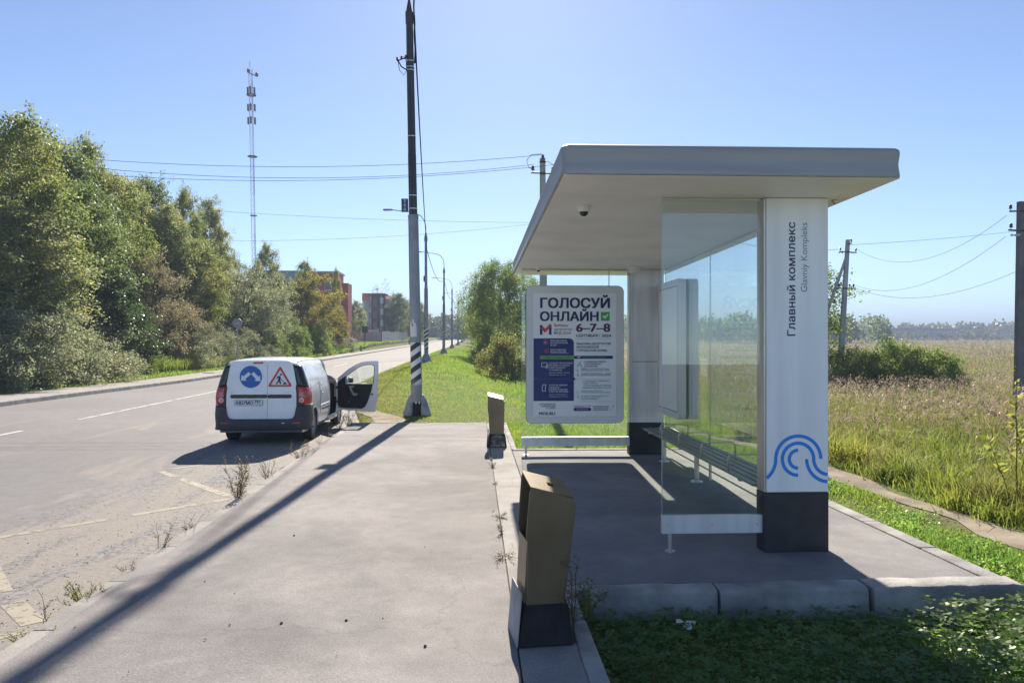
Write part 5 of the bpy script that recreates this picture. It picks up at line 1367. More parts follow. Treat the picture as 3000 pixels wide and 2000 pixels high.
def lamp_post(H):
    o = empty('street_lamp', (0, 0, 0))
    MB().lathe([(.42, -.3), (.42, .05), (.30, .35), (.20, .62), (.165, .64), (.0, .64)], n=14).build('foot', 'foot', o, smooth=True)
    MB().lathe([(.150, .0), (.142, 2.2), (.135, 5.15), (.115, 5.25), (.106, 5.3)], n=16).build('lower_tube', 'pole', o, smooth=True)
    MB().lathe([(.106, 5.25), (.085, H-.7), (.12, H-.65), (.12, H-.45), (.05, H-.1), (.035, H)], n=14).build('upper_tube', 'pole', o, smooth=True)
    MB().lathe([(.1535, .95), (.1500, 2.45)], n=18, a0=R(-175), a1=R(-5)).build('stripe_wrap', 'stripe_small', o, smooth=True)
    pts = [(0, 0, H-.1), (0, 0, H+.35), (-.10, 0, H+.75), (-.32, 0, H+1.08), (-.65, 0, H+1.28), (-1.1, 0, H+1.38), (-2.4, 0, H+1.55)]
    MB().tube(pts, .032, 8).build('arm', 'pole', o, smooth=True)
    MB().box(-3.0, -2.35, -.12, .12, H+1.50, H+1.62).build('lamp_head', 'pole', o, bevel=.03)
    MB().box(-.18, -.10, -.02, .02, 5.7, 6.1).build('pole_number_plate', 'sign_blue', o)
    return o
lp0 = lamp_post(9.2)
spots = [(-3.43, 54, 'nearest of the row of striped street lamps beyond the tall pole'), (-3.32, 81, 'second striped street lamp beyond the tall pole'),
         (-3.55, 117, 'third striped street lamp beyond the tall pole'), (-3.55, 158, 'fourth striped street lamp beyond the tall pole'),
         (-3.6, 205, 'fifth street lamp of the receding row'), (-3.7, 255, 'farthest street lamp of the receding row, near the crest')]
lamps = []
for i, (x, y, lab) in enumerate(spots):
    o = lp0 if i == 0 else copy_tree(lp0)
    o.location = (x, y, float(ground_z(x, y))); o.rotation_euler = (0, R(random.uniform(-.3, .3)), R(random.uniform(-6, 6)))
    tag(o, lab, 'street lamp', 'striped street lamps along the road'); lamps.append(o)
def sagging(a, b, sag, n=24):
    a, b = Vector(a), Vector(b); return [a.lerp(b, k/n)-Vector((0, 0, sag*4*(k/n)*(1-k/n))) for k in range(n+1)]
def wire(pts, r, label, mat='bare_wire', name='overhead_wire', cat='wire', group='overhead wires'):
    return tag(MB().tube(pts, r, 5).build(name, mat), label, cat, group)
top1 = Vector((P1[0]-.0195*10.3+.12, P1[1], 10.1))
tops = [top1]+[o.location+Vector((.05, 0, 7.9)) for o in lamps]
cab_lab = ['black lamp cable dropping from the tall dark pole to the nearest street lamp', 'lamp cable between the nearest and second street lamps', 'lamp cable between the second and third street lamps',
           'lamp cable between the third and fourth street lamps', 'lamp cable between the fourth and fifth street lamps', 'lamp cable between the last two street lamps']
for k in range(len(tops)-1):
    wire(sagging(tops[k], tops[k+1], 0.55 if k == 0 else 1.0), .022, cab_lab[k], 'black_cable', 'lamp_cable', 'cable', 'lamp cables')

# ------------------------------------------------------------------ power poles on the field side
def power_pole(x, y, H, lean, label, arms, strut=None, rz=0.0, top_r=.095, mat='pole_concrete'):
    z0 = float(ground_z(x, y))-.1
    o = empty('power_pole', (x, y, z0), rz, label, 'power pole', 'concrete power poles')
    lm = Matrix.Identity(4); lm[0][2] = lean
    n = 4
    mb = MB()
    for z, w in ((0, .15), (H, top_r)): mb.v += [Vector((a*w, b*w*.85, z)) for a, b in ((-1, -1), (1, -1), (1, 1), (-1, 1))]
    mb.f += [(0, 1, 5, 4), (1, 2, 6, 5), (2, 3, 7, 6), (3, 0, 4, 7), (4, 5, 6, 7)]
    mb.build('post', mat, o, bevel=.015, xf=lm)
    if strut:
        sx0, sy0, zt = strut
        mb = MB(); mb.tube([(sx0, sy0, 0), (0.0, 0, zt)], [.15, .10], 4)
        mb.build('strut', mat, o, xf=lm)
    for (z, half, az, ins, up) in arms:
        d = Vector((math.cos(R(az)), math.sin(R(az)), 0))
        a = MB().tube([-d*half+Vector((0, -.12, z)), d*half+Vector((0, -.12, z))], .035, 4).build('crossarm', 'pole_dark', o, xf=lm)
        for t in ins:
            c = d*t+Vector((0, -.12, z))
            MB().tube([c, c+Vector((0, 0, .10*up))], .010, 6).lathe([(0, 0), (.055, .01), (.06, .05), (.035, .07), (.055, .09), (.05, .13), (.02, .16), (0, .17)] if up > 0 else [(0, -.17), (.055, -.15), (.06, -.1), (.03, -.07), (.05, -.04), (0, 0)], tuple(c+Vector((0, 0, .08*up))), 10).build('insulator', 'porcelain', a, smooth=True, xf=lm)
    return o
pA = power_pole(20.05, 41.5, 8.25, .062, 'leaning concrete power pole with a brace strut beside the round bush', [(7.55, .62, 20, (-.58, .55), 1), (5.55, .55, 8, (-.45, .45, .2), 1), (8.0, .25, 100, (-.2,), 1)], strut=(-1.9, .6, 7.4))
for t in (-.5, -.35, .2, .3):
    MB().lathe([(0, 0), (.05, .02), (.05, .06), (0, .08)], (t+.062*7.5, -.15, 7.47), 10).build('glass_insulator', 'glass_ins', pA)
pB = power_pole(19.30, 26.4, 7.6, .0075, 'power pole cut by the right edge of the picture', [(6.55, .6, 10, (-.5, .5), 1), (7.25, .42, 160, (.38,), 1)], mat='pole_mid')
for t in (-.45, -.32, -.2):
    MB().lathe([(0, 0), (.05, .02), (.05, .07), (0, .09)], (t+.08, -.15, 6.34), 10).build('glass_insulator', 'glass_ins', pB)
pC = power_pole(2.42, 27.0, 9.0, -.006, 'concrete power pole rising behind the shelter roof', [(8.45, .42, 8, (-.36, .36), 1), (8.85, .12, 8, (.0,), 1)], mat='pole_concrete')
MB().tube([(-.34, -.14, 8.55), (-.55, -.1, 8.65), (-.62, -.1, 8.9), (-.45, -.1, 9.1), (-.1, -.1, 9.12)], .012, 6).build('jumper_wire', 'black_cable', pC)
pD = power_pole(-20.6, 26.6, 9.3, 0, 'power pole hidden at the left among the trees', [(8.7, .8, 90, (-.7, .7), 1)])
def at(p, x, y, z): return p.location+Vector((x, y, z))
cA, cB, cC, cD = (pA, pB, pC, pD)
wire(sagging(at(pC, 0, -.12, 9.1), at(pD, 0, 0, 9.05), .75), .0075, 'uppermost of the three wires crossing the road to the left')
wire(sagging(at(pC, -.36, -.12, 8.75), at(pD, 0, -.7, 8.95), .95), .0075, 'middle of the three wires crossing the road to the left')
wire(sagging(at(pC, .36, -.12, 8.75), at(pD, 0, .7, 8.65), .80), .0075, 'lowest of the three wires crossing the road to the left')
wire(sagging(at(pC, .1, 0, 8.9), at(pA, -.1, -.1, 7.7), 1.1), .010, 'wire running from the pole behind the shelter towards the leaning pole')
wire(sagging(at(pA, .95, 0, 7.75), at(pB, -.45, 0, 7.1), 1.15), .0075, 'upper sagging wire between the leaning pole and the right edge pole')
wire(sagging(at(pA, .85, 0, 5.75), at(pB, -.5, 0, 6.35), .95), .0075, 'middle sagging wire between the leaning pole and the right edge pole')
wire(sagging(at(pA, .6, 0, 5.72), at(pB, .1, 0, 5.2), .85), .0075, 'lowest sagging wire between the leaning pole and the right edge pole')
wire(sagging(at(pA, .5, 0, 7.95), (60, 62, 13.6), .5), .010, 'almost level wire leading right from the top of the leaning pole')
wire(sagging((-46, 96, 19.0), (17, 100, 17.6), .8), .016, 'thin wire level across the sky above the yellowing tree')
wire(sagging((-34, 95, 14.2), (16, 98, 18.2), 1.0), .014, 'faint slanting wire between the trees and the shelter roof')

# ------------------------------------------------------------------ lattice mast
MX, MY, MH = -46.4, 165.0, 58.5
def mast_mat():
    m, nt, N, L, b = new_mat('mast_paint')
    tc = N.new('ShaderNodeTexCoord'); s = N.new('ShaderNodeSeparateXYZ'); L.new(tc.outputs['Object'], s.inputs[0])
    d = N.new('ShaderNodeMath'); d.operation = 'DIVIDE'; d.inputs[1].default_value = 16.0; L.new(s.outputs['Z'], d.inputs[0])
    f = N.new('ShaderNodeMath'); f.operation = 'FRACT'; L.new(d.outputs[0], f.inputs[0])
    g = N.new('ShaderNodeMath'); g.operation = 'GREATER_THAN'; g.inputs[1].default_value = .5; L.new(f.outputs[0], g.inputs[0])
    mx = N.new('ShaderNodeMix'); mx.data_type = 'RGBA'; mx.inputs['A'].default_value = (.30, .07, .06, 1); mx.inputs['B'].default_value = (.45, .46, .48, 1)
    L.new(g.outputs[0], mx.inputs['Factor']); L.new(mx.outputs['Result'], b.inputs['Base Color']); b.inputs['Roughness'].default_value = .6
    return m
M['mast'] = mast_mat()
mast = empty('lattice_mast', (MX, MY, float(road_base(MY))), 0, 'thin red and white lattice mast with antennas above the trees', 'mast')
LM = Matrix.Identity(4); LM[0][2] = -0.019
w = .46; C3 = [(w*math.cos(R(a)), w*math.sin(R(a))) for a in (90, 210, 330)]
mb = MB()
for cx, cy in C3: mb.tube([(cx, cy, 0), (cx, cy, MH)], .05, 4, False)
nb = 46
for k in range(nb):
    z0, z1 = MH*k/nb, MH*(k+1)/nb
    for i in range(3):
        a, b = C3[i], C3[(i+1) % 3]
        mb.tube([(*a, z0), (*b, z1)], (.028), 3, False); mb.tube([(*b, z0+.02), (*a, z0+.02)], .022, 3, False)
mb.build('lattice', 'mast', mast, xf=LM)
for z in (15.0, 27.5, 40.0, 53.0):
    MB().lathe([(.5, z), (1.05 if z > 30 else .75, z), (1.05 if z > 30 else .75, z+.14), (.5, z+.18)], n=8).build('platform', 'pole_dark', mast, xf=LM)
for z in (47.6, 50.4, 54.0):
    for s in (-1, 0, 1):
        MB().box(s*.70-.17, s*.70+.17, -.75 if s == 0 else -.25, -.45 if s == 0 else .25, z-.7, z+.75).build('antenna_panel', 'pole_dark', mast, bevel=.05, xf=LM)  # dark colour paints in the shade of panels seen against the sun
MB().tube([(-.5, 0, 57.8), (1.2, 0, 57.1)], .10, 5).build('top_arm', 'pole_dark', mast, xf=LM)
for x, z in ((-.5, 57.8), (1.2, 57.0)): MB().lathe([(0, 0), (.3, .05), (.34, .7), (.12, .9), (0, 1.0)], (x, 0, z), 8).build('antenna_drum', 'pole_dark', mast, xf=LM)
MB().tube([(-.2, 0, 58), (-.2, 0, 60.3)], .05, 4).build('lightning_rod', 'pole_dark', mast, xf=LM)

# ------------------------------------------------------------------ buildings behind the left trees
M['clad_red'] = pm('cladding_red', (0.46, 0.075, 0.06), .6, .08, .3)
M['clad_orange'] = pm('cladding_orange', (0.62, 0.15, 0.07), .6, .06, .3)
M['clad_grey'] = pm('cladding_grey', (0.48, 0.45, 0.44), .7, .06, .25, bump=.1)
M['clad_blue'] = pm('cladding_blue_grey', (0.27, 0.32, 0.38), .5, .05, .3)
M['maroon'] = pm('cladding_maroon', (0.13, 0.022, 0.026), .55, .12, .4)
M['pane'] = pm('window_pane', (0.035, 0.045, 0.06), .12, .2, .6)
M['pane_pale'] = pm('balcony_pale', (0.60, 0.64, 0.62), .4, .05, .6)
M['trim_w'] = pm('building_trim', (0.60, 0.60, 0.60), .6, .05, .5)
M['roof_d'] = pm('roof_dark', (0.08, 0.075, 0.08), .7, .1, .5)
B1 = (-27, 130, 1.0)
b1 = empty('red_building', B1, 0, 'red and grey clad building showing above the yellowing tree', 'building')
MB(B1).box(-29.0, -23.1, 130, 136, .2, 13.5).build('wall', 'clad_red', b1)
MB(B1).box(-23.1, -21.5, 131, 135, .2, 11.9).build('wing', 'clad_red', b1)
MB(B1).box(-37.5, -29.0, 130.5, 136, .2, 13.7).build('grey_wing', 'clad_blue', b1)
MB(B1).box(-29.2, -22.9, 129.8, 136.2, 13.5, 13.8).build('parapet', 'sign_back', b1)
MB(B1).box(-37.7, -29.2, 130.2, 136.2, 13.7, 13.9).build('parapet', 'sign_back', b1)
for z in (1.8, 4.9, 8.0, 10.9):
    for x in (-36.3, -33.6, -31.2):
        wd = MB(B1).box(x, x+1.5, 130.38, 130.6, z, z+1.6).build('window', 'trim_w', b1)
        MB(B1).box(x+.1, x+1.4, 130.33, 130.5, z+.1, z+1.5).build('pane', 'pane', wd)
    for x in (-28.0, -25.2):
        wd = MB(B1).box(x, x+1.4, 129.9, 130.1, z-.3, z+1.2).build('window', 'trim_w', b1)
        MB(B1).box(x+.1, x+1.3, 129.85, 130.0, z-.2, z+1.1).build('pane', 'pane', wd)
B2 = (-24, 190, 1.5)
b2 = empty('stair_tower_building', B2, 0, 'grey apartment building with a dark red stair tower and orange parapet', 'building')
MB(B2).box(-27.7, -25.3, 190, 205, 1.0, 12.2).build('wall', 'clad_grey', b2)
MB(B2).box(-27.8, -22.2, 190.1, 205, 12.2, 14.0).build('orange_parapet', 'clad_orange', b2)
tw = MB(B2); tw.prism([(-25.5, 190), (-25.2, 189.0), (-23.2, 188.6), (-22.2, 189.6), (-22.1, 191)], 1.0, 13.4); tw.build('stair_tower', 'maroon', b2)
tw = MB(B2); tw.prism([(-26.2, 190), (-25.4, 188.6), (-23.2, 188.1), (-21.7, 189.3), (-21.5, 191.2)], 13.4, 13.7); tw.build('tower_roof', 'roof_d', b2)
MB(B2).box(-22.1, -20.3, 190.6, 205, 1.0, 12.6).build('wing', 'clad_grey', b2)
tw = MB(B2); tw.prism([(-20.3, 11.9), (-19.1, 11.9), (-20.1, 9.4), (-20.3, 8)], 192, 204, 'XZ'); tw.build('fin', 'maroon', b2)
for k in range(4):
    z = 2.2+2.75*k
    wd = MB(B2).box(-25.0, -23.9, 188.62, 188.9, z, z+2.0).build('window', 'roof_d', b2); MB(B2).box(-24.95, -23.95, 188.55, 188.7, z+.1, z+1.9).build('pane', 'pane', wd)
    wd = MB(B2).box(-23.15, -22.5, 188.5, 189.4, z+.9, z+2.4).build('balcony_front', 'pane_pale', b2)
    MB(B2).box(-23.15, -22.45, 188.7, 189.5, z-.4, z+.7).build('balcony_opening', 'pane', b2)
    wd = MB(B2).box(-25.95, -25.5, 189.9, 190.1, z, z+1.5).build('window', 'roof_d', b2); MB(B2).box(-25.9, -25.55, 189.85, 190.0, z+.05, z+1.45).build('pane', 'pane', wd)
for x in (-25.45, -22.95): MB(B2).box(x-.07, x+.07, 188.45, 188.7, 1.0, 13.3).build('mullion', 'trim_w', b2)
for k in range(3):
    z = 3.0+2.6*k
    bl = MB(B2).box(-28.7, -27.7, 190.2, 193, z, z+1.0).build('balcony', 'trim_w', b2); MB(B2).box(-28.5, -27.72, 190.25, 192.8, z+1.0, z+1.7).build('awning', 'clad_orange' if k == 1 else 'clad_grey', bl)
for x, h in ((-25.8, 1.3), (-24.6, 1.6)):
    MB(B2).tube([(x, 195, 14.0), (x, 195, 14.0+h)], .05, 4).tube([(x-.9, 195, 13.6+h), (x+.6, 195, 13.8+h)], .04, 4).build('roof_aerial', 'pole_dark', b2)
# low white outbuilding by the red one
B3 = (-24, 160, 1.4)
b3 = empty('low_outbuilding', B3, 0, 'low white outbuilding behind the yard fence', 'building')
MB(B3).box(-26.5, -21.0, 160, 168, 1.2, 4.6).build('wall', 'trim_w', b3)
MB(B3).box(-26.8, -20.8, 159.7, 168.3, 4.6, 4.85).build('roof', 'roof_d', b3)
for x in (-25.6, -23.6, -22.2):
    wd = MB(B3).box(x, x+1.0, 159.9, 160.1, 2.4, 3.8).build('window', 'roof_d', b3); MB(B3).box(x+.08, x+.92, 159.85, 160.0, 2.48, 3.72).build('pane', 'pane', wd)

# fence: solid sheets along the road, open palings across the front
M['fence'] = pm('fence_grey', (0.33, 0.35, 0.38), .5, .06, .8, metal=.2)
FO = (-17.3, 140, 1.5)
fn = empty('yard_fence', FO, 0, 'grey metal yard fence below the apartment building', 'fence')
def gz(x, y): return float(ground_z(x, y))
for k in range(16):
    y = 140+k*3.4; x = -16.95-.01*k
    z = gz(x, y)
    MB(FO).box(x-.03, x+.03, y+.05, y+3.3, z-.1, z+2.05).build('panel', 'fence', fn)
    MB(FO).box(x-.06, x+.06, y-.06, y+.05, z-.2, z+2.15).build('post', 'pole_dark', fn)
for k in range(4):
    x = -17.0-.6*k; z = gz(x, 140)
    MB(FO).box(x-.56, x, 139.97, 140.03, z-.1, z+2.0).build('panel', 'fence', fn)
for k in range(6):
    x0 = -19.5-1.6*k; z = gz(x0, 140)
    MB(FO).box(x0-.05, x0+.05, 139.95, 140.05, z-.2, z+2.1).build('post', 'fence', fn)
    for zz_ in (.3, 1.8): MB(FO).box(x0-1.6, x0, 139.98, 140.02, z+zz_, z+zz_+.06).build('crossrail', 'fence', fn)
    for q in range(8):
        MB(FO).box(x0-.2*q-.14, x0-.2*q-.04, 139.985, 140.015, z, z+1.95).build('paling', 'fence', fn)

# signs on the far side
sg1 = empty('round_sign', (-15.35, 50.4, float(ground_z(-16.6, 50.4))), 0, 'back of a round road sign on a grey post across the road', 'road sign')
MB().tube([(0, 0, -.2), (0, 0, 3.35)], .036, 8).build('post', 'sign_back', sg1, smooth=True)
MB().lathe([(0, 0), (.30, 0), (.315, -.02), (.315, .012), (0, .012)], (0, -.05, 3.05), 32, 'Y').build('disc', 'sign_back', sg1, smooth=True)
MB().box(-.16, .16, -.085, -.06, 3.02, 3.08).build('bracket', 'rail', sg1)
sg2 = empty('green_sign', (-16.4, 115, float(ground_z(-16.8, 115))-.3), 0, 'dark green rectangular sign on a thin post before the yard fence', 'road sign')
MB().tube([(0, 0, -.2), (0, 0, 2.7)], .05, 8).build('post', 'sign_green', sg2)
MB().box(-.44, .44, -.05, -.02, 2.3, 3.3).build('board', 'sign_green', sg2, bevel=.01)
MB().box(.46, .78, -.02, .02, 2.8, 3.2).build('side_board', 'clad_orange', sg2)

# ------------------------------------------------------------------ far settlement across the field
M['block_w'] = pm('far_block_white', (0.50, 0.48, 0.48), .7, .06, .05)
M['block_b'] = pm('far_block_grey', (0.36, 0.37, 0.40), .7, .06, .05)
def far_block(x0, x1, y, z0, h, cols, rows, mat, label, roof='clad_red'):
    O = ((x0+x1)/2, y, z0); o = empty('apartment_block', O, 0, label, 'building', 'far apartment blocks beyond the field')
    MB(O).box(x0, x1, y, y+14, z0-2, z0+h).build('wall', mat, o)
    MB(O).box(x0-.4, x1+.4, y-.4, y+14.4, z0+h, z0+h+.8).build('roof', roof, o)
    cw = (x1-x0)/cols; rh = h/rows; first = None
    for r_ in range(rows):
        for c in range(cols):
            if first is None:
                first = MB((0, 0, 0)).box(0, cw*.5, -.3, .2, 0, rh*.55).build('window', 'pane', o); q = first
            else:
                q = first.copy(); COL.objects.link(q)
            q.location = Vector((x0+cw*(c+.25), y, z0+rh*(r_+.25)))-Vector(O)
    return o
far_block(264.7, 276.5, 520, 3.6, 8.2, 8, 4, 'block_w', 'pale far block with a red roof left of the long grey ones')
far_block(288.4, 302.9, 530, 3.6, 8.0, 9, 4, 'block_b', 'grey far block next to the pale one')
far_block(309.4, 325.4, 535, 3.6, 8.0, 10, 4, 'block_b', 'middle long grey far block', 'roof_d')
far_block(327.6, 344.5, 535, 3.6, 7.6, 10, 4, 'block_b', 'right-hand long grey far block', 'roof_d')
far_block(368.5, 375.0, 525, 3.6, 6.0, 4, 3, 'block_w', 'small white far block at the right edge of the horizon')
far_block(351.4, 375.9, 540, 3.6, 4.0, 12, 2, 'block_b', 'low long shed on the horizon', 'trim_w')
O = (351.6, 700, 3.0)
tv = empty('far_mast', O, 0, 'thin distant mast rising from the wooded horizon', 'mast')
MB().lathe([(2.0, 0), (2.0, 14), (3.6, 14.5), (3.6, 16.5), (1.2, 17.5), (.8, 18)], n=8).build('tower', 'block_b', tv)
MB().tube([(0, 0, 17), (0, 0, 28)], [.7, .35], 5).build('spire', 'block_b', tv)
# ------------------------------------------------------------------ trees
def unit(v): return v/np.maximum(np.linalg.norm(v, axis=-1, keepdims=True), 1e-9)
def leaf_cards(P, size, rng, droop=0.3, aspect=1.6, flat_up=0.0, size_var=.35):
    """diamond leaf at every point, random attitude"""
    n = len(P)
    d = unit(rng.normal(size=(n, 3)) + np.array([0, 0, -droop*2.0]))
    s = unit(np.cross(d, rng.normal(size=(n, 3))))
    L = size*(1+size_var*rng.uniform(-1, 1, n))[:, None]
    W = L/aspect
    a = P; b = P+d*L*.5+s*W*.5; c = P+d*L; e = P+d*L*.5-s*W*.5
    return np.stack([a, b, c, e], 1).reshape(-1, 3)

def make_tree(kind, H, W, n_leaf, leaf, seed, n_limb=46, clear=.12, trunk_r=.12, n_twig=900, twig=.9, droop=.2, bark='bark', mat='lf_green', power=.8, name='tree', aspect=1.6, multi=1):
    """trunk with limbs, twigs hung on the limbs and leaves along the twigs"""
    r = np.random.default_rng(seed)
    root = empty(name, (0, 0, 0))
    mb = MB(); limbs = []
    stems = []
    for s_ in range(multi):
        ang = 2*math.pi*s_/max(1, multi)+r.uniform(0, .8); sp = (W*.16 if multi > 1 else 0)
        pts = []
        for k in range(7):
            t = k/6
            pts.append(np.array([sp*t*math.cos(ang)+r.normal()*.012*H*t, sp*t*math.sin(ang)+r.normal()*.012*H*t, H*(.96 if s_ == 0 else .82)*t]))
        stems.append(pts); mb.tube([tuple(p) for p in pts], [trunk_r*(1-.93*(k/6)**.8) for k in range(7)], 7)
    for i in range(n_limb):
        st = stems[i % multi]
        t = clear+(1-clear)*((i+r.uniform(0, 1))/n_limb)**.95
        t = min(t, .985); f = t*6; k = min(int(f), 5); p0 = st[k]*(1-(f-k))+st[k+1]*(f-k)
        if kind == 'birch': pr = (math.sin(math.pi*min(1, (t-clear)/(1-clear)*.86+.10)))**power
        elif kind == 'bush': pr = math.sqrt(max(.05, 1-((t-.25)/.78)**2))
        else: pr = (math.sin(math.pi*min(1, (t-clear)/(1-clear)*.80+.16)))**power
        L = W*.5*pr*r.uniform(.72, 1.12); az = i*2.399+r.uniform(-.4, .4)
        rise = {'birch': .75, 'bush': .35, 'round': .45}[kind]*r.uniform(.5, 1.2)
        q = []
        for j in range(5):
            u = j/4; zc = rise*L*u*(1-.35*u) if kind != 'bush' else rise*L*u-.30*L*u*u
            q.append(p0+np.array([math.cos(az)*L*u, math.sin(az)*L*u, zc])+r.normal(size=3)*.04*L*u)
        limbs.append(np.array(q)); mb.tube([tuple(p) for p in q], [max(.008, trunk_r*.34*(1-t*.6))*(1-.8*j/4) for j in range(5)], 4, False)
    mb.build('trunk', bark, root, recalc=False)
    limbs = np.array(limbs); Ls = np.linalg.norm(limbs[:, -1]-limbs[:, 0], axis=1)+.15
    li = r.choice(len(limbs), n_twig, p=Ls/Ls.sum()); u = r.uniform(.18, 1, n_twig)**.75*4
    k = np.minimum(u.astype(int), 3); fr = (u-k)[:, None]
    base = limbs[li, k]*(1-fr)+limbs[li, k+1]*fr
    out = unit(limbs[li, 4]-limbs[li, 0])
    d = unit(out*.6+r.normal(size=(n_twig, 3))*.75+np.array([0, 0, .15-droop*1.6]))
    tl = twig*r.uniform(.45, 1.25, n_twig)
    wts = tl*r.uniform(.3, 1.5, n_twig)
    ti = r.choice(n_twig, n_leaf, p=wts/wts.sum()); v = r.uniform(0, 1, n_leaf)
    P = base[ti]+d[ti]*(tl[ti]*v)[:, None]+r.normal(size=(n_leaf, 3))*(.05+.07*twig)
    P[:, 2] -= droop*.5*(tl[ti]*v)**2
    P[:, 2] = np.maximum(P[:, 2], .03)
    o = quad_mesh('crown', leaf_cards(P, leaf, r, droop, aspect), 4, mat, root)
    return root

PROTO = {}
def proto(key, *a, **k):
    PROTO[key] = [make_tree(*a, **k), False]
proto('birchA', 'birch', 12.0, 5.2, 44000, .125, 1, 60, .10, .14, 1300, 1.05, .42, 'birch_bark', 'lf_birch', .95, 'birch_tree')
proto('birchB', 'birch', 12.0, 4.6, 38000, .125, 2, 52, .12, .13, 1000, 1.05, .5, 'birch_bark', 'lf_birch2', 1.0, 'birch_tree')
proto('birchC', 'birch', 12.0, 5.2, 40000, .125, 3, 56, .10, .14, 1150, 1.0, .4, 'birch_bark', 'lf_dark', .95, 'birch_tree')
proto('russet', 'round', 8.0, 5.6, 36000, .10, 4, 60, .06, .12, 1500, .8, .1, 'bark', 'lf_russet', .6, 'willow_tree', multi=3)
proto('willow', 'round', 9.0, 7.5, 38000, .115, 5, 60, .14, .15, 1300, .9, .12, 'bark', 'lf_willow', .6, 'willow_tree', multi=4)
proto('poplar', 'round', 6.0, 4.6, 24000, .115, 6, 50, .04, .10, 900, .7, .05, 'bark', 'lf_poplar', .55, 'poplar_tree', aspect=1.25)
proto('yellow', 'round', 11.0, 7.0, 44000, .14, 7, 70, .05, .15, 1500, 1.0, .15, 'bark', 'lf_yellow', .62, 'yellowing_tree', multi=3)
proto('weeping', 'birch', 10.5, 7.6, 60000, .125, 8, 70, .12, .16, 1500, 1.5, .75, 'birch_bark', 'lf_green', .6, 'weeping_birch')
proto('bushA', 'bush', 3.6, 5.4, 24000, .10, 9, 70, .02, .05, 1500, .55, -.05, 'bark', 'lf_willow', 1, 'shrub', multi=4, aspect=2.2)
proto('bushB', 'bush', 3.2, 4.2, 22000, .095, 10, 70, .02, .05, 1300, .5, -.02, 'bark', 'lf_olive', 1, 'shrub', multi=4)
proto('bushC', 'bush', 2.8, 4.6, 24000, .095, 12, 70, .02, .05, 1400, .5, -.02, 'bark', 'lf_green', 1, 'shrub', multi=4)
proto('sparse', 'birch', 8.5, 4.0, 5200, .15, 13, 34, .15, .09, 420, .9, .25, 'birch_bark', 'lf_green', .8, 'young_birch')
proto('bare', 'birch', 11.0, 3.0, 900, .14, 14, 30, .3, .07, 160, .8, .2, 'birch_bark', 'lf_birch2', .8, 'thin_birch')
def plant_tree(key, x, y, sx, sz_, rz, label, cat='tree', group=None, dz=-.05, mat=None):
    p = PROTO[key]
    o = p[0] if not p[1] else copy_tree(p[0]); p[1] = True
    o.location = (x, y, float(ground_z(x, y))+dz); o.scale = (sx, sx, sz_); o.rotation_euler = (0, 0, rz)
    for k in ('group',):
        if k in o: del o[k]
    tag(o, label, cat, group)
    if mat:
        for ch in o.children:
            if ch.name.startswith('crown'):
                ch.data = ch.data.copy() if False else ch.data
    return o
G = 'trees lining the far side of the road'
T = plant_tree
T('birchA', -21.0, 35.64, 1.05, 1.054, 0.3, 'tallest birch at the left edge of the picture', 'tree', G)
T('birchB', -23.5, 41.78, 1.1, 1.166, 1.2, 'second tall birch from the left edge', 'tree', G)
T('birchB', -19.4, 33.53, 1.15, 0.678, 1.9, 'half-height grey birch below the tallest one at the left edge', 'tree', G)
T('birchC', -22.5, 42.43, 1.15, 1.07, 2.1, 'dark birch between the left group and the slender birch', 'tree', G)
T('birchA', -23.0, 46.54, 0.72, 1.211, 2.4, 'slender birch top third from the left edge', 'tree', G)
T('birchC', -20.6, 40.49, 1.1, 0.869, 0.8, 'dark green birch standing above the white-leaved poplar', 'tree', G)
T('birchA', -22.4, 47.83, 1.0, 1.074, 4.0, 'birch in the dip right of the slender top', 'tree', G)
T('birchB', -23.5, 53.92, 0.85, 1.127, 0.2, 'left one of a close pair of feathery birch tops', 'tree', G)
T('birchC', -24.0, 57.96, 0.95, 1.217, 3.9, 'right one of a close pair of feathery birch tops', 'tree', G)
T('birchB', -21.8, 55.56, 0.95, 1.009, 4.6, 'grey-green birch left of the twin slender tops', 'tree', G)
T('birchA', -22.4, 60.63, 0.62, 1.185, 5.1, 'slender birch top just left of the mast, left of the twin', 'tree', G)
T('birchB', -22.6, 66.59, 0.78, 1.219, 3.3, 'slender birch top just left of the mast, right of the twin', 'tree', G)
T('birchA', -20.8, 58.73, 0.85, 0.805, 1.3, 'lower birch filling in below the twin slender tops', 'tree', G)
T('russet', -19.8, 48.0, 0.82, 0.936, 0.6, 'rounded brownish willow in the middle of the tree belt', 'tree', G)
T('russet', -19.4, 52.36, 0.72, 0.578, 2.2, 'low brownish willow right of the rounded one', 'tree', G)
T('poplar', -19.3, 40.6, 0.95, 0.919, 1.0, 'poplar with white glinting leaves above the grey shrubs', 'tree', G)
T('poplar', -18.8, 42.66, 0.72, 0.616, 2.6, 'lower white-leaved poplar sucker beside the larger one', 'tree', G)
T('willow', -20.4, 67.78, 1.0, 1.021, 0.9, 'spreading willow with visible dark limbs behind the round sign', 'tree', G)
T('willow', -20.0, 72.84, 0.85, 0.847, 2.0, 'willow right of the spreading one', 'tree', G)
T('birchC', -23.5, 73.77, 0.95, 0.876, 3.0, 'dark birch behind the spreading willow', 'tree', G)
T('birchB', -22.8, 85.09, 0.75, 1.072, 1.5, 'feathery birch right of the mast foot', 'tree', G)
T('yellow', -19.4, 89.81, 0.98, 0.908, 0.4, 'yellowing tree in front of the red building', 'tree', G)
T('yellow', -18.4, 99.49, 0.62, 0.588, 2.8, 'bright yellow lower tree right of the larger yellowing one', 'tree', G)
T('birchA', -22.0, 99.8, 0.55, 1.005, 1.1, 'thin birch top above the yellowing tree', 'tree', G)
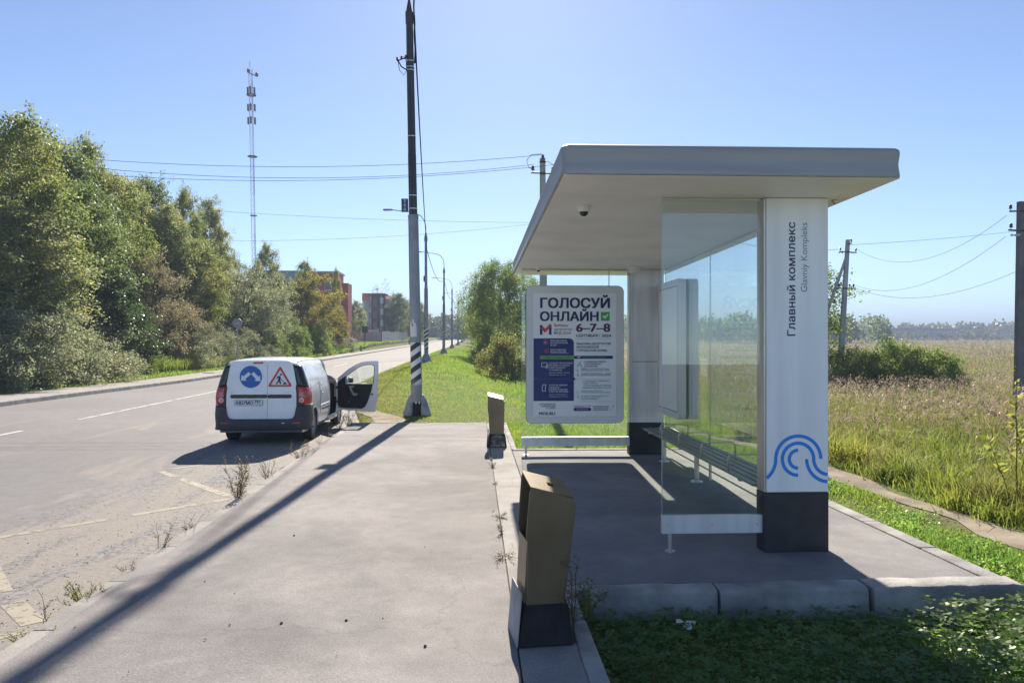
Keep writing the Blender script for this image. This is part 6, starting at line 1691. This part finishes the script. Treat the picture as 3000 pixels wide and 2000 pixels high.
T('birchA', -20.8, 115.95, 0.34, 1.007, 2.2, 'thin birch top in front of the red wall', 'tree', G)
T('birchB', -28.0, 47.09, 1.5, 1.202, 0.7, 'birch at the back of the belt by the left edge', 'tree', G)
T('birchC', -27.0, 59.37, 1.4, 1.125, 2.9, 'dark birch at the back of the belt, middle part', 'tree', G)
T('birchC', -27.0, 70.28, 1.4, 1.058, 1.9, 'dark birch at the back of the belt, right part', 'tree', G)
T('birchB', -22.0, 143.07, 0.8, 0.68, 1.1, 'grey-leaved tree between the red building and the stair tower', 'tree', G)
G2 = 'shrubs at the foot of the tree belt'
T('bushA', -18.4, 31.95, 1.15, 0.95, 0.2, 'large grey-green shrub at the left edge', 'shrub', G2)
T('bushA', -18.5, 35.61, 1.05, 0.771, 1.6, 'grey-green shrub second from the left edge', 'shrub', G2)
T('bushA', -18.8, 29.75, 1.15, 0.993, 2.9, 'grey-green shrub cut by the left edge', 'shrub', G2)
T('bushA', -18.4, 38.4, 0.72, 0.529, 5.2, 'low grey shrub right of the second one', 'shrub', G2)
T('bushC', -18.9, 41.81, 0.85, 0.806, 3.5, 'dark green shrub under the white-leaved poplar', 'shrub', G2)
T('bushA', -18.7, 50.47, 0.85, 0.683, 4.5, 'low shrub left of the round sign', 'shrub', G2)
T('bushA', -18.9, 55.96, 0.9, 0.802, 0.9, 'low shrub behind the round sign', 'shrub', G2)
T('bushA', -18.7, 61.35, 0.9, 0.827, 3.9, 'low shrub right of the round sign', 'shrub', G2)
T('bushC', -19.0, 70.62, 0.95, 1.166, 1.9, 'dark shrub above the van roof', 'shrub', G2)
T('bushA', -17.6, 65.68, 0.5, 0.41, 5.0, 'small pale shrub just above the van roof', 'shrub', G2)
T('bushC', -18.6, 77.03, 1.0, 1.373, 2.4, 'green shrub below the willow', 'shrub', G2)
T('bushC', -18.4, 87.19, 1.05, 1.287, 0.1, 'green shrub at the foot of the yellowing tree', 'shrub', G2)
T('bushA', -17.6, 103.91, 0.7, 0.469, 0.6, 'pale low shrub right of the yellowing tree', 'shrub', G2)
# road end and right verge
G3 = 'trees towards the end of the road'
T('yellow', -15.6, 205, 1.05, 1.12, 1.0, 'light green tree beside the striped poles at the road bend', group=G3)
T('birchC', -19.0, 188, 1.2, 1.0, .5, 'dark narrow tree behind the tall striped pole', group=G3)
T('birchB', -21.0, 235, 1.2, 1.05, .5, 'pale tree behind the yard fence end', group=G3)
T('bare', -27.5, 215, 1.2, 1.5, .2, 'thin bare birch right of the stair tower building', group=G3)
T('bare', -24.5, 212, 1.0, 1.6, 2.2, 'second thin bare birch right of the stair tower building', group=G3)
T('bare', -22.2, 210, 1.1, 1.3, 4.2, 'third thin bare birch near the tall pole', group=G3)
T('willow', -26.5, 218, 1.0, .75, 4.2, 'low bushy tree under the bare birches', group=G3)
T('weeping', 2.35, 74.0, 1.0, 1.0, .4, 'big drooping birch right of the lamp row', group=G3)
T('birchA', 1.3, 104.0, .9, .80, 1.2, 'smaller birch between the lamp row and the big drooping one', group=G3)
T('birchC', 0.6, 150.0, 1.0, .85, 2.2, 'birch farther along the right verge', group=G3)
T('birchB', 0.2, 200.0, 1.2, .9, 3.2, 'birch far along the right verge near the crest', group=G3)
T('bushB', 2.25, 49.5, .98, 1.10, .3, 'rounded yellow-green shrub on the verge left of the shelter', 'shrub')
T('bushC', 4.8, 54.0, 1.0, .85, 1.3, 'green shrub on the verge seen through the far glass', 'shrub')
T('bushC', 0.9, 72.0, .8, .7, 2.3, 'low green shrub at the foot of the drooping birch', 'shrub')
# field side
G4 = 'trees and shrubs at the leaning pole'
T('sparse', 19.6, 43.5, 1.0, .90, 0, 'thin-leaved young birch behind the leaning power pole', group=G4)
T('sparse', 18.9, 42.5, .8, .82, 2, 'second thin-leaved young birch beside the sign pillar', group=G4)
T('bushC', 20.1, 40.0, .82, .82, .8, 'left part of the dark round shrub at the leaning pole', 'shrub', G4)
T('bushC', 21.8, 38.6, .92, .97, 1.9, 'tallest dark green shrub right of the leaning pole', 'shrub', G4)
T('bushC', 23.6, 38.2, .72, .78, 3.1, 'lowest and rightmost of the dark field shrubs', 'shrub', G4)

# far-off woods, masses of leaf clumps
def wood(name, xs, ys, h0, h1, n, leaf, label, seed, mat='lf_far', lumps=None):
    r = np.random.default_rng(seed)
    m_ = lumps or 160
    cx = r.uniform(xs[0], xs[1], m_); cy = r.uniform(ys[0], ys[1], m_); ch = r.uniform(h0, h1, m_); cw = ch*r.uniform(.28, .5, m_)
    k = r.integers(0, m_, n); d = unit(r.normal(size=(n, 3)))*r.uniform(.55, 1, n)[:, None]**.6
    P = np.stack([cx[k]+d[:, 0]*cw[k], cy[k]+d[:, 1]*cw[k], ch[k]*.52+d[:, 2]*ch[k]*.50], 1)
    P[:, 2] += ground_z(P[:, 0], P[:, 1])
    return tag(quad_mesh(name, leaf_cards(P, leaf, r, .1, 1.3), 4, mat), label, 'woods', kind='stuff')
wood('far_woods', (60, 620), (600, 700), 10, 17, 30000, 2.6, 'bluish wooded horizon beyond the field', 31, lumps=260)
wood('far_hedge', (200, 420), (470, 505), 3, 5.5, 12000, 1.2, 'low trees before the far apartment blocks', 32, lumps=120)
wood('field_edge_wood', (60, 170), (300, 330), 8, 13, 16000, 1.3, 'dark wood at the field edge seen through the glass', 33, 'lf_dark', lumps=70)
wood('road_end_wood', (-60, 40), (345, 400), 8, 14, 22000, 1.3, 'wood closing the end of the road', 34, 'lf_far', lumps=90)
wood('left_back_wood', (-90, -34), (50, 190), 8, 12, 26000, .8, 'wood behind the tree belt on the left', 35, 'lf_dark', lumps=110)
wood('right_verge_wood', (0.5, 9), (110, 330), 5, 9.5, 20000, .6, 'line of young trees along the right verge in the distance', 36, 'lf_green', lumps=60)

# ------------------------------------------------------------------ grass
def blades(name, P, h, w, mat, label, cat='grass', lean=.45, seed=1, parent=None, seg=True):
    """curved blades, two quads-in-one: a bent strip of five corners"""
    r = np.random.default_rng(seed); n = len(P)
    h = np.broadcast_to(h, (n,))*r.uniform(.55, 1.25, n); w = np.broadcast_to(w, (n,))*r.uniform(.7, 1.3, n)
    az = r.uniform(0, 2*np.pi, n); d = np.stack([np.cos(az), np.sin(az), np.zeros(n)], 1)
    a2 = r.uniform(0, 2*np.pi, n); s = np.stack([np.cos(a2), np.sin(a2), np.zeros(n)], 1)
    le = (lean*r.uniform(.2, 1.6, n)*h)[:, None]; up = np.array([0, 0, 1.0]); hh = h[:, None]; ww = w[:, None]*.5
    mid = P+d*le*.32+up*hh*.58; tip = P+d*le+up*hh*np.clip(1-.22*(le/np.maximum(hh, 1e-6))**2, .4, 1)
    V = np.stack([P-s*ww, P+s*ww, mid+s*ww*.8, tip, mid-s*ww*.8], 1).reshape(-1, 3)
    me = bpy.data.meshes.new(name); me.vertices.add(5*n); me.vertices.foreach_set('co', np.ascontiguousarray(V, np.float32).ravel())
    li = (np.arange(n)[:, None]*5+np.array([0, 1, 2, 4, 4, 2, 3])).astype(np.int32).ravel()
    me.loops.add(7*n); me.loops.foreach_set('vertex_index', li)
    me.polygons.add(2*n); me.polygons.foreach_set('loop_start', (np.arange(n)[:, None]*7+np.array([0, 4])).astype(np.int32).ravel())
    me.update(calc_edges=True)
    o = link_mesh(name, me, mat, parent)
    return tag(o, label, cat, kind='stuff') if label else o
def on_ground(x, y, dz=-.01): return np.stack([x, y, ground_z(x, y)+dz], 1)
def clumpy(x, y, scale, seed, keep):
    """thin out by a lumpy pattern"""
    r = np.random.default_rng(seed)
    v = np.sin(x*scale+1.3*np.sin(y*scale*.7+seed))*np.cos(y*scale*.9+1.1*np.sin(x*scale*.6))
    return r.uniform(-1, 1, len(x)) < v*.9+keep
r = np.random.default_rng(5)
# verge beyond the pavement
n = 108000
y = 17.4*np.exp(r.uniform(0, 1, n)*math.log(120/17.4)); lo = road_right(y)-.05
x = lo+(r.uniform(0, 1, n))*(np.where(y < 30, 10.5, 12)-lo)
ok = ~((x < -1.5) & (x > -3.2) & (y < 20.5) & (r.uniform(0, 1, n) < .85)) & (np.hypot(x-P1[0], y-P1[1]) > .22)
x, y = x[ok], y[ok]; sc = np.clip(y/26, .7, 3.2)
blades('verge_grass', on_ground(x, y), .085*np.clip(sc, .8, 2.0)*np.where(x > 1.2, 1.7, 1), .014*sc, 'grass', 'bright green grass of the verge beyond the pavement', seed=2, lean=.6)
n = 26000
y = 17.4*np.exp(r.uniform(0, 1, n)*math.log(70/17.4)); lo = road_right(y); x = lo+np.abs(r.normal(size=n))*1.0
ok = (np.hypot(x-P1[0], y-P1[1]) > .22) & ~((x > -3.2) & (x < -1.6) & (y < 20.5) & (r.uniform(0, 1, n) < .5)); x, y = x[ok], y[ok]; sc = np.clip(y/26, .7, 3)
blades('verge_dry_grass', on_ground(x, y), .06*sc, .014*sc, 'grass_dry', 'dry straw-coloured grass along the road edge of the verge', seed=3, lean=.8)
# beside and behind the shelter pad
n = 60000
x = r.uniform(4.07, 6.6, n); y = 4.6+r.uniform(0, 1, n)**1.4*15
ok = (np.abs(x-5.62) > .26+.05*np.sin(y*3)); x, y = x[ok], y[ok]
blades('pad_side_grass', on_ground(x, y), .085*np.clip(.7+.6*np.sin(x*3+y*1.7), .5, 1.4), .010, 'grass', 'short green grass between the shelter pad and the dirt path', seed=4, lean=.7)
n = 26000
x = r.uniform(0.72, 4.1, n); y = r.uniform(13.03, 18, n)
blades('behind_pad_grass', on_ground(x, y), .10, .011, 'grass', 'green grass behind the far end of the shelter pad', seed=6, lean=.6)
# far-side strip
n = 42000
y = 14*np.exp(r.uniform(0, 1, n)*math.log(200/14)); x = -16.3-r.uniform(0, 1, n)**1.2*(3.2); sc = np.clip(y/30, .6, 5)
blades('far_strip_grass', on_ground(x, y), .12*np.clip(sc, .8, 2.2), .018*sc, 'grass', 'strip of grass between the far footpath and the shrubs', seed=7, lean=.5)
n = 9000
y = r.uniform(40, 62, n); x = -17.4-r.uniform(0, 1.2, n)
blades('far_tall_grass', on_ground(x, y), .75, .03, 'grass_tall', 'tall yellowish grass at the edge of the shrubs across the road', seed=8, lean=.3)
n = 20000
y = r.uniform(78, 200, n); x = -16.3-r.uniform(0, 9, n)
blades('bank_grass', on_ground(x, y), .25, .09, 'grass', 'grassy bank below the yard fence', seed=18, lean=.5)

# reed field
def field_points(n, y0, y1, s0, s1, r, xmin=6.0):
    y = y0*np.exp(r.uniform(0, 1, n)*math.log(y1/y0)); x = y*(s0+(s1-s0)*r.uniform(0, 1, n)); ok = x > xmin+.5*np.sin(y*.8); return x[ok], y[ok]
def reeds(n, y0, y1, s0, s1, hs, sw, seed, xmin, lab1, lab2, nm=''):
    r = np.random.default_rng(seed)
    x, y = field_points(n, y0, y1, s0, s1, r, xmin)
    ok = clumpy(x, y, .55, seed, .45); x, y = x[ok], y[ok]
    P = on_ground(x, y); m_ = len(P); sc = np.clip(y/34, .85, 9.0)
    patch = .80+.30*np.sin(x*.21+1.7*np.sin(y*.09))*np.cos(y*.13)+.22*np.sin(x*1.3+2*np.sin(y*.8))*np.sin(y*1.1)
    H = hs*r.uniform(.65, 1.2, m_)*patch
    near = np.clip((x-xmin)/3.5, .55, 1); H = H*near
    # stems and leaves
    rep = 4; Q = np.repeat(P, rep, 0)+r.normal(size=(m_*rep, 3))*np.array([.10, .10, 0])*np.repeat(np.clip(sc, 1, 4), rep)[:, None]
    blades('reed_leaves', Q, np.repeat(H*.82, rep), np.repeat(.017*sc*sw, rep), 'stalk', lab1, seed=seed+1, lean=.32)
    # plumes: four slim leaves of fluff at each top
    pl = r.uniform(0, 1, m_) < np.clip((x-xmin-.3)/4.0, .06, .70)*np.clip(.75+.6*np.sin(x*.8+2*np.sin(y*.33))*np.cos(y*.5), .15, 1); T_ = P[pl]; k = len(T_)
    tip = T_+np.stack([r.normal(size=k)*.12, r.normal(size=k)*.12, H[pl]*1.02], 1)
    rep = 5; tip = np.repeat(tip, rep, 0); sz_ = np.repeat(sc[pl], rep)
    tip += r.normal(size=tip.shape)*np.array([.045, .045, .09])*sz_[:, None]**.7
    d = unit(r.normal(size=tip.shape)*.55+np.array([.25, .1, .75])); s = unit(np.cross(d, r.normal(size=tip.shape)))
    L = (.14*r.uniform(.6, 1.3, len(tip))*sz_**.75)[:, None]; W_ = (.034*sz_*sw)[:, None]
    V = np.stack([tip, tip+d*L*.45+s*W_*.5, tip+d*L, tip+d*L*.45-s*W_*.5], 1).reshape(-1, 3)
    tag(quad_mesh('reed_plumes', V, 4, 'plume'), lab2, 'reeds', kind='stuff')
reeds(26000, 9, 46, .05, 1.0, .80, .8, 41, 6.4, 'green and straw leaves of the near part of the reed field', 'brownish pink plumes of the near part of the reed field')
reeds(13000, 44, 140, -.02, .95, .80, .8, 43, 7.6, 'straw leaves of the middle part of the reed field', 'brown plumes of the middle part of the reed field')
reeds(9000, 135, 460, -.02, .95, .85, .7, 45, 10, 'straw leaves of the far part of the reed field', 'brown plumes of the far part of the reed field')
# tall tussocks along the path
r = np.random.default_rng(51); Pt = []; Ht = []
for k in range(120):
    y = r.uniform(6.2, 17.5); x = r.uniform(6.05, 8.6) if k % 3 else r.uniform(6.0, 6.6)
    m_ = 120; a = np.abs(r.normal(size=m_))*.16; t = r.uniform(0, 6.28, m_)
    xx, yy = x+a*np.cos(t), y+a*np.sin(t); Pt.append(on_ground(xx, yy)); Ht.append(np.full(m_, r.uniform(.18, .58)))
blades('tussock_grass', np.concatenate(Pt[::2]+Pt[1::6]), np.concatenate(Ht[::2]+Ht[1::6]), .013, 'grass_tall', 'tall bright tussocks of grass along the far side of the dirt path', seed=9, lean=.75)
blades('dry_tussock_grass', np.concatenate(Pt[3::6]+Pt[5::6]), np.concatenate(Ht[3::6]+Ht[5::6])*1.15, .012, 'stalk', 'straw-green tussocks standing between the bright ones by the path', seed=19, lean=.6)
n = 26000
x = r.uniform(5.9, 9.5, n); y = r.uniform(5.0, 20, n); ok = clumpy(x, y, 2.2, 8, .3); x, y = x[ok], y[ok]
blades('path_side_grass', on_ground(x, y), .22, .011, 'grass_tall', 'green grass filling in between the tussocks by the path', seed=10, lean=.6)
# small dark herbs by the path
r = np.random.default_rng(52); P = []
for (cx, cy) in ((4.75, 8.3), (4.95, 7.4), (5.15, 8.9), (4.6, 6.6), (5.0, 10.6)):
    m_ = 420; P.append(np.stack([cx+r.normal(size=m_)*.16, cy+r.normal(size=m_)*.2, np.abs(r.normal(size=m_))*.05], 1))
P = np.concatenate(P); P[:, 2] += ground_z(P[:, 0], P[:, 1])
tag(quad_mesh('herb_mat', leaf_cards(P, .03, r, -.2, 1.4), 4, 'clover'), 'dark leafy herbs in patches by the pad kerb', 'herbs', kind='stuff')

# shaded plot in the foreground
r = np.random.default_rng(61)
n = 24000
x = r.uniform(.73, 5.2, n); y = 5.53-r.uniform(0, 1, n)**1.1*4.2
ok = clumpy(x, y, 5.0, 3, .5); x, y = x[ok], y[ok]
blades('plot_grass', on_ground(x, y), .085, .0045, 'grass_shade', 'grass of the shaded plot in the foreground', seed=11, lean=1.0)
def clover(n, xr, yr, h, s, seed, label, dens=None):
    r = np.random.default_rng(seed)
    x = r.uniform(*xr, n); y = r.uniform(*yr, n)
    if dens is not None:
        ok = r.uniform(0, 1, n) < dens(x, y); x, y = x[ok], y[ok]
    n = len(x); C = on_ground(x, y); C[:, 2] += h*r.uniform(.25, 1.1, n); tilt = r.normal(size=(n, 3))*.22; N = unit(np.array([0, 0, 1.0])+tilt)
    t0 = r.uniform(0, 6.28, n); V = []
    S = s*r.uniform(.6, 1.25, n)
    for k in range(3):
        a = t0+k*2.0944; d = np.stack([np.cos(a), np.sin(a), np.zeros(n)], 1); d = unit(d-N*np.sum(d*N, 1)[:, None]); q = np.cross(N, d); L = S[:, None]
        lift = N*L*.12
        V.append(np.stack([C, C+d*L*.45+q*L*.36, C+d*L*.85+q*L*.34+lift, C+d*L*.98+lift, C+d*L*.85-q*L*.34+lift, C+d*L*.45-q*L*.36], 1))
    V = np.stack(V, 1).reshape(-1, 3)
    return tag(quad_mesh('clover_leaves', V, 6, 'clover_sun' if h > .2 else 'clover'), label, 'clover', kind='stuff')
clover(12000, (.75, 5.2), (1.6, 5.45), .12, .034, 62, 'small clover leaves covering the shaded plot')
clover(4800, (2.75, 4.9), (3.4, 5.35), .30, .038, 63, 'large sunlit clover in the lower right corner', lambda x, y: np.clip((x-2.95+.45*(5.2-y))*1.4, 0, 1))
r = np.random.default_rng(64); mb = MB()
for k in range(26):
    x, y = r.uniform(3.0, 4.6), r.uniform(3.9, 5.15); z = float(ground_z(x, y))
    h = r.uniform(.09, .17); mb.tube([(x, y, z), (x+.01, y, z+h)], .0015, 4, False)
    mb.lathe([(0, -.008), (.009, -.004), (.011, .003), (.007, .009), (0, .011)], (x+.01, y, z+h), 8)
tag(mb.build('clover_flowers', 'clover_flower'), 'white clover heads among the sunlit clover', 'clover', kind='stuff')

# ------------------------------------------------------------------ single plants
def weed(x, y, h, spread, stems, label, mat='weed_dry', seed=1, leafs=1.0, group='weeds along the lay-by kerb', z=None, leaf=.014, cat='weed', name='weed', flower=0):
    r = np.random.default_rng(seed)
    z = float(road_z(x, y))+.0 if z is None else z
    o = empty(name, (x, y, z), 0, label, cat, group)
    mb = MB(); P = []
    for s in range(stems):
        az = r.uniform(0, 6.28); L = h*r.uniform(.55, 1.05); sp = spread*r.uniform(.3, 1.1); pts = []
        for k in range(6):
            u = k/5; pts.append((math.cos(az)*sp*u**1.3+r.normal()*.008, math.sin(az)*sp*u**1.3*.8+r.normal()*.008, L*u))
        mb.tube(pts, [.0042*(1-.7*k/5)*(.6+h) for k in range(6)], 4, False)
        nb = max(2, int(6*leafs))
        for b in range(nb):
            u = r.uniform(.25, 1)*5; k = min(int(u), 4); p = np.array(pts[k])*(1-(u-k))+np.array(pts[k+1])*(u-k)
            a2 = r.uniform(0, 6.28); l2 = h*.16*r.uniform(.5, 1.2); q = p+np.array([math.cos(a2)*l2, math.sin(a2)*l2, l2*.8])
            mb.tube([tuple(p), tuple(q)], [.0022, .001], 3, False)
            m_ = int(6*leafs); t = r.uniform(.1, 1.1, m_)[:, None]; P.append(p*(1-t)+q*t+r.normal(size=(m_, 3))*.010)
    mb.build('stem', mat, o, recalc=False)
    P = np.concatenate(P)
    quad_mesh('leaves', leaf_cards(P, leaf, r, -.1, 2.0), 4, mat, o)
    return o
weed(-2.80, 9.20, .62, .16, 9, 'tall dark weed at the kerb where two zigzag strokes meet', 'weed_dry', 71, 1.6, leaf=.02)
weed(-2.86, 9.45, .30, .16, 6, 'low dry weed just beyond the tall dark weed', 'weed_dry', 72, 1.0)
weed(-2.84, 10.7, .42, .18, 10, 'bright green tuft with one dark seed head at the kerb', 'weed_green', 73, .8)
weed(-2.82, 12.6, .36, .24, 12, 'reddish weed clump at the kerb left of the pole shadow', 'weed_dry', 74, 1.4)
weed(-2.84, 14.2, .42, .14, 4, 'thin dry stalks at the kerb behind the van', 'weed_dry', 75, .6)
weed(-2.86, 15.4, .40, .12, 4, 'thin dry stalks beside the van rear wheel', 'weed_dry', 76, .7)
weed(-2.80, 17.1, .55, .24, 12, 'grey-green weed clump below the open van door', 'weed_green', 77, 1.2)
weed(-2.95, 16.7, .45, .2, 8, 'dry weed clump in front of the van step', 'weed_dry', 78, 1.2)
weed(-2.84, 7.05, .40, .12, 5, 'thin reddish weed at the kerb left of the tall dark one', 'weed_dry', 79, .7)
weed(-2.82, 7.7, .34, .14, 5, 'sparse dry stalks at the kerb in the middle of the lay-by', 'weed_dry', 80, .6)
weed(-2.80, 6.35, .22, .12, 5, 'small reddish weed at the kerb in the left half', 'weed_dry', 81, .8)
weed(-2.84, 5.72, .22, .18, 16, 'round green tuft at the kerb in the left foreground', 'weed_green', 82, 1.0)
weed(-2.86, 5.25, .36, .05, 2, 'single dark upright seed stalk at the kerb', 'weed_dry', 83, .8)
weed(-2.80, 4.95, .18, .16, 8, 'low creeping weed at the kerb in the left foreground', 'weed_green', 84, 1.0)
weed(-2.88, 4.62, .46, .06, 3, 'tall dark seed stalk at the left edge of the picture', 'weed_dry', 85, 1.2)
for k, (x, y) in enumerate(((.25, 11.9), (.252, 11.2), (.25, 9.9), (.255, 8.0), (.25, 7.3), (.25, 6.5))):
    weed(x, y, (.05, .09, .04, .06, .10, .05)[k], (.05, .09, .05, .10, .07, .12)[k], (5, 9, 4, 7, 6, 8)[k], ['small dry weed in the joint nearest the far bin', 'green sprig in the joint below the far bin', 'straggling weed in the joint left of the shelter', 'reddish creeping weed in the middle of the joint',
         'sparse weed in the joint above the near bin', 'pale dry weed in the joint beside the near bin'][k], 'weed_dry' if k % 3 else 'weed_green', 90+k, .9, 'weeds in the pavement joint', z=-.01, leaf=.010).scale = (1, (3.5, 2.0, 5.0, 3.0, 1.6, 4.0)[k], 1)
weed(.60, 4.62, .50, .06, 4, 'dark weed growing up the corner of the near litter bin', 'weed_dry', 97, 1.2, 'weeds at the near bin', z=0, leaf=.016)
weed(.70, 5.05, .34, .12, 5, 'dark leafy weed between the near bin and the first kerb stone', 'weed_green', 98, 1.2, 'weeds at the near bin', z=-.15, leaf=.02)
weed(.78, 5.45, .28, .2, 8, 'low dark weed in front of the first kerb stone', 'weed_green', 99, 1.3, 'weeds at the near bin', z=-.18, leaf=.02)
# leafy sapling cut by the right edge
def sapling(x, y, h, label, seed):
    r = np.random.default_rng(seed); z = float(ground_z(x, y)); o = empty('sapling', (x, y, z), 0, label, 'sapling')
    mb = MB(); P = []
    for s in range(4):
        a = r.uniform(0, 6.28); L = h*(1, .78, .62, .5)[s]; pts = [(math.cos(a)*.10*s*(k/6)+.01*r.normal(), math.sin(a)*.10*s*(k/6), L*k/6) for k in range(7)]
        mb.tube(pts, [.009*(1-.7*k/6) for k in range(7)], 5, False)
        for k in range(26):
            u = r.uniform(.35, 1)**.7; i = min(int(u*6), 5); p = np.array(pts[i])*(1-(u*6-i))+np.array(pts[i+1])*(u*6-i); P.append(p)
    mb.build('stem', 'weed_green', o, recalc=False)
    P = np.array(P)
    quad_mesh('leaves', leaf_cards(P, .10, r, -.35, 2.3, size_var=.3), 4, 'grass_tall', o)
    return o
sapling(5.62+.75, 8.75, 1.85, 'leafy green sapling cut by the right edge of the picture', 103)
# litter and pebbles
r = np.random.default_rng(105)
lit = empty('torn_paper', (1.46, 5.25, float(ground_z(1.46, 5.25))+.02), 0, 'torn white paper scraps lying in the shaded grass', 'litter')
for k, (dx, dy, s) in enumerate(((-.02, .06, .055), (.04, .04, .045), (-.01, -.04, .035))):
    mb = MB(); c = Vector((dx, dy, .03)); ring = [c+Vector((math.cos(a)*s*r.uniform(.6, 1.2), math.sin(a)*s*.7*r.uniform(.6, 1.2), r.uniform(-.02, .03))) for a in np.linspace(0, 6.28, 9)[:-1]]
    mb.add([c+Vector((0, 0, .015))]+ring, [(0, 1+i, 1+(i+1) % 8) for i in range(8)]); mb.build('scrap', 'litter', lit)
mb = MB()
def stone(mb, x, y, z, s):
    t = r.uniform(0, 6.28); q = [(math.cos(t+k*1.047)*s*r.uniform(.7, 1.2), math.sin(t+k*1.047)*s*r.uniform(.7, 1.2)) for k in range(6)]
    mb.add([(x+a, y+b, z) for a, b in q]+[(x+a*.6, y+b*.6, z+s*.8) for a, b in q], [(5, 4, 3, 2, 1, 0), (6, 7, 8, 9, 10, 11)]+[(k, (k+1) % 6, 6+(k+1) % 6, 6+k) for k in range(6)])
for k in range(36): stone(mb, r.uniform(-2.6, .2), 3.2+r.uniform(0, 1)**1.6*13, .004, r.uniform(.003, .007))
for (x, y) in ((-.84, 5.05), (-1.25, 5.02), (-1.7, 7.3), (-.3, 4.6)): stone(mb, x, y, .004, .011)
tag(mb.build('pebbles', 'pebble'), 'small dark pebbles scattered on the pavement', 'pebbles', kind='stuff')
mb = MB()
for k in range(900):
    x = -2.85-np.abs(r.normal())*1.3; y = 3.5+r.uniform(0, 1)**1.3*12
    stone(mb, x, y, float(road_z(x, y)), r.uniform(.003, .008))
tag(mb.build('chippings', 'strip'), 'loose stone chippings in the lay-by along the kerb', 'chippings', kind='stuff')

# ------------------------------------------------------------------ air
m, nt, N, L, b = new_mat('haze')
N.remove(b); pv = N.new('ShaderNodeVolumePrincipled'); pv.inputs['Color'].default_value = (.47, .58, .76, 1); pv.inputs['Density'].default_value = HAZE; pv.inputs['Anisotropy'].default_value = .0
L.new(pv.outputs[0], N['Material Output'].inputs['Volume'])
M['haze'] = m
if HAZE > 0:
    tag(MB().box(-2700, 2700, -70, 3100, -1.6, 70).build('haze', 'haze'), 'thin bluish haze over the far field', 'haze', kind='stuff')
# anything left unplanted
for k, (root, used) in PROTO.items():
    if not used:
        for ch in list(root.children): bpy.data.objects.remove(ch)
        bpy.data.objects.remove(root)
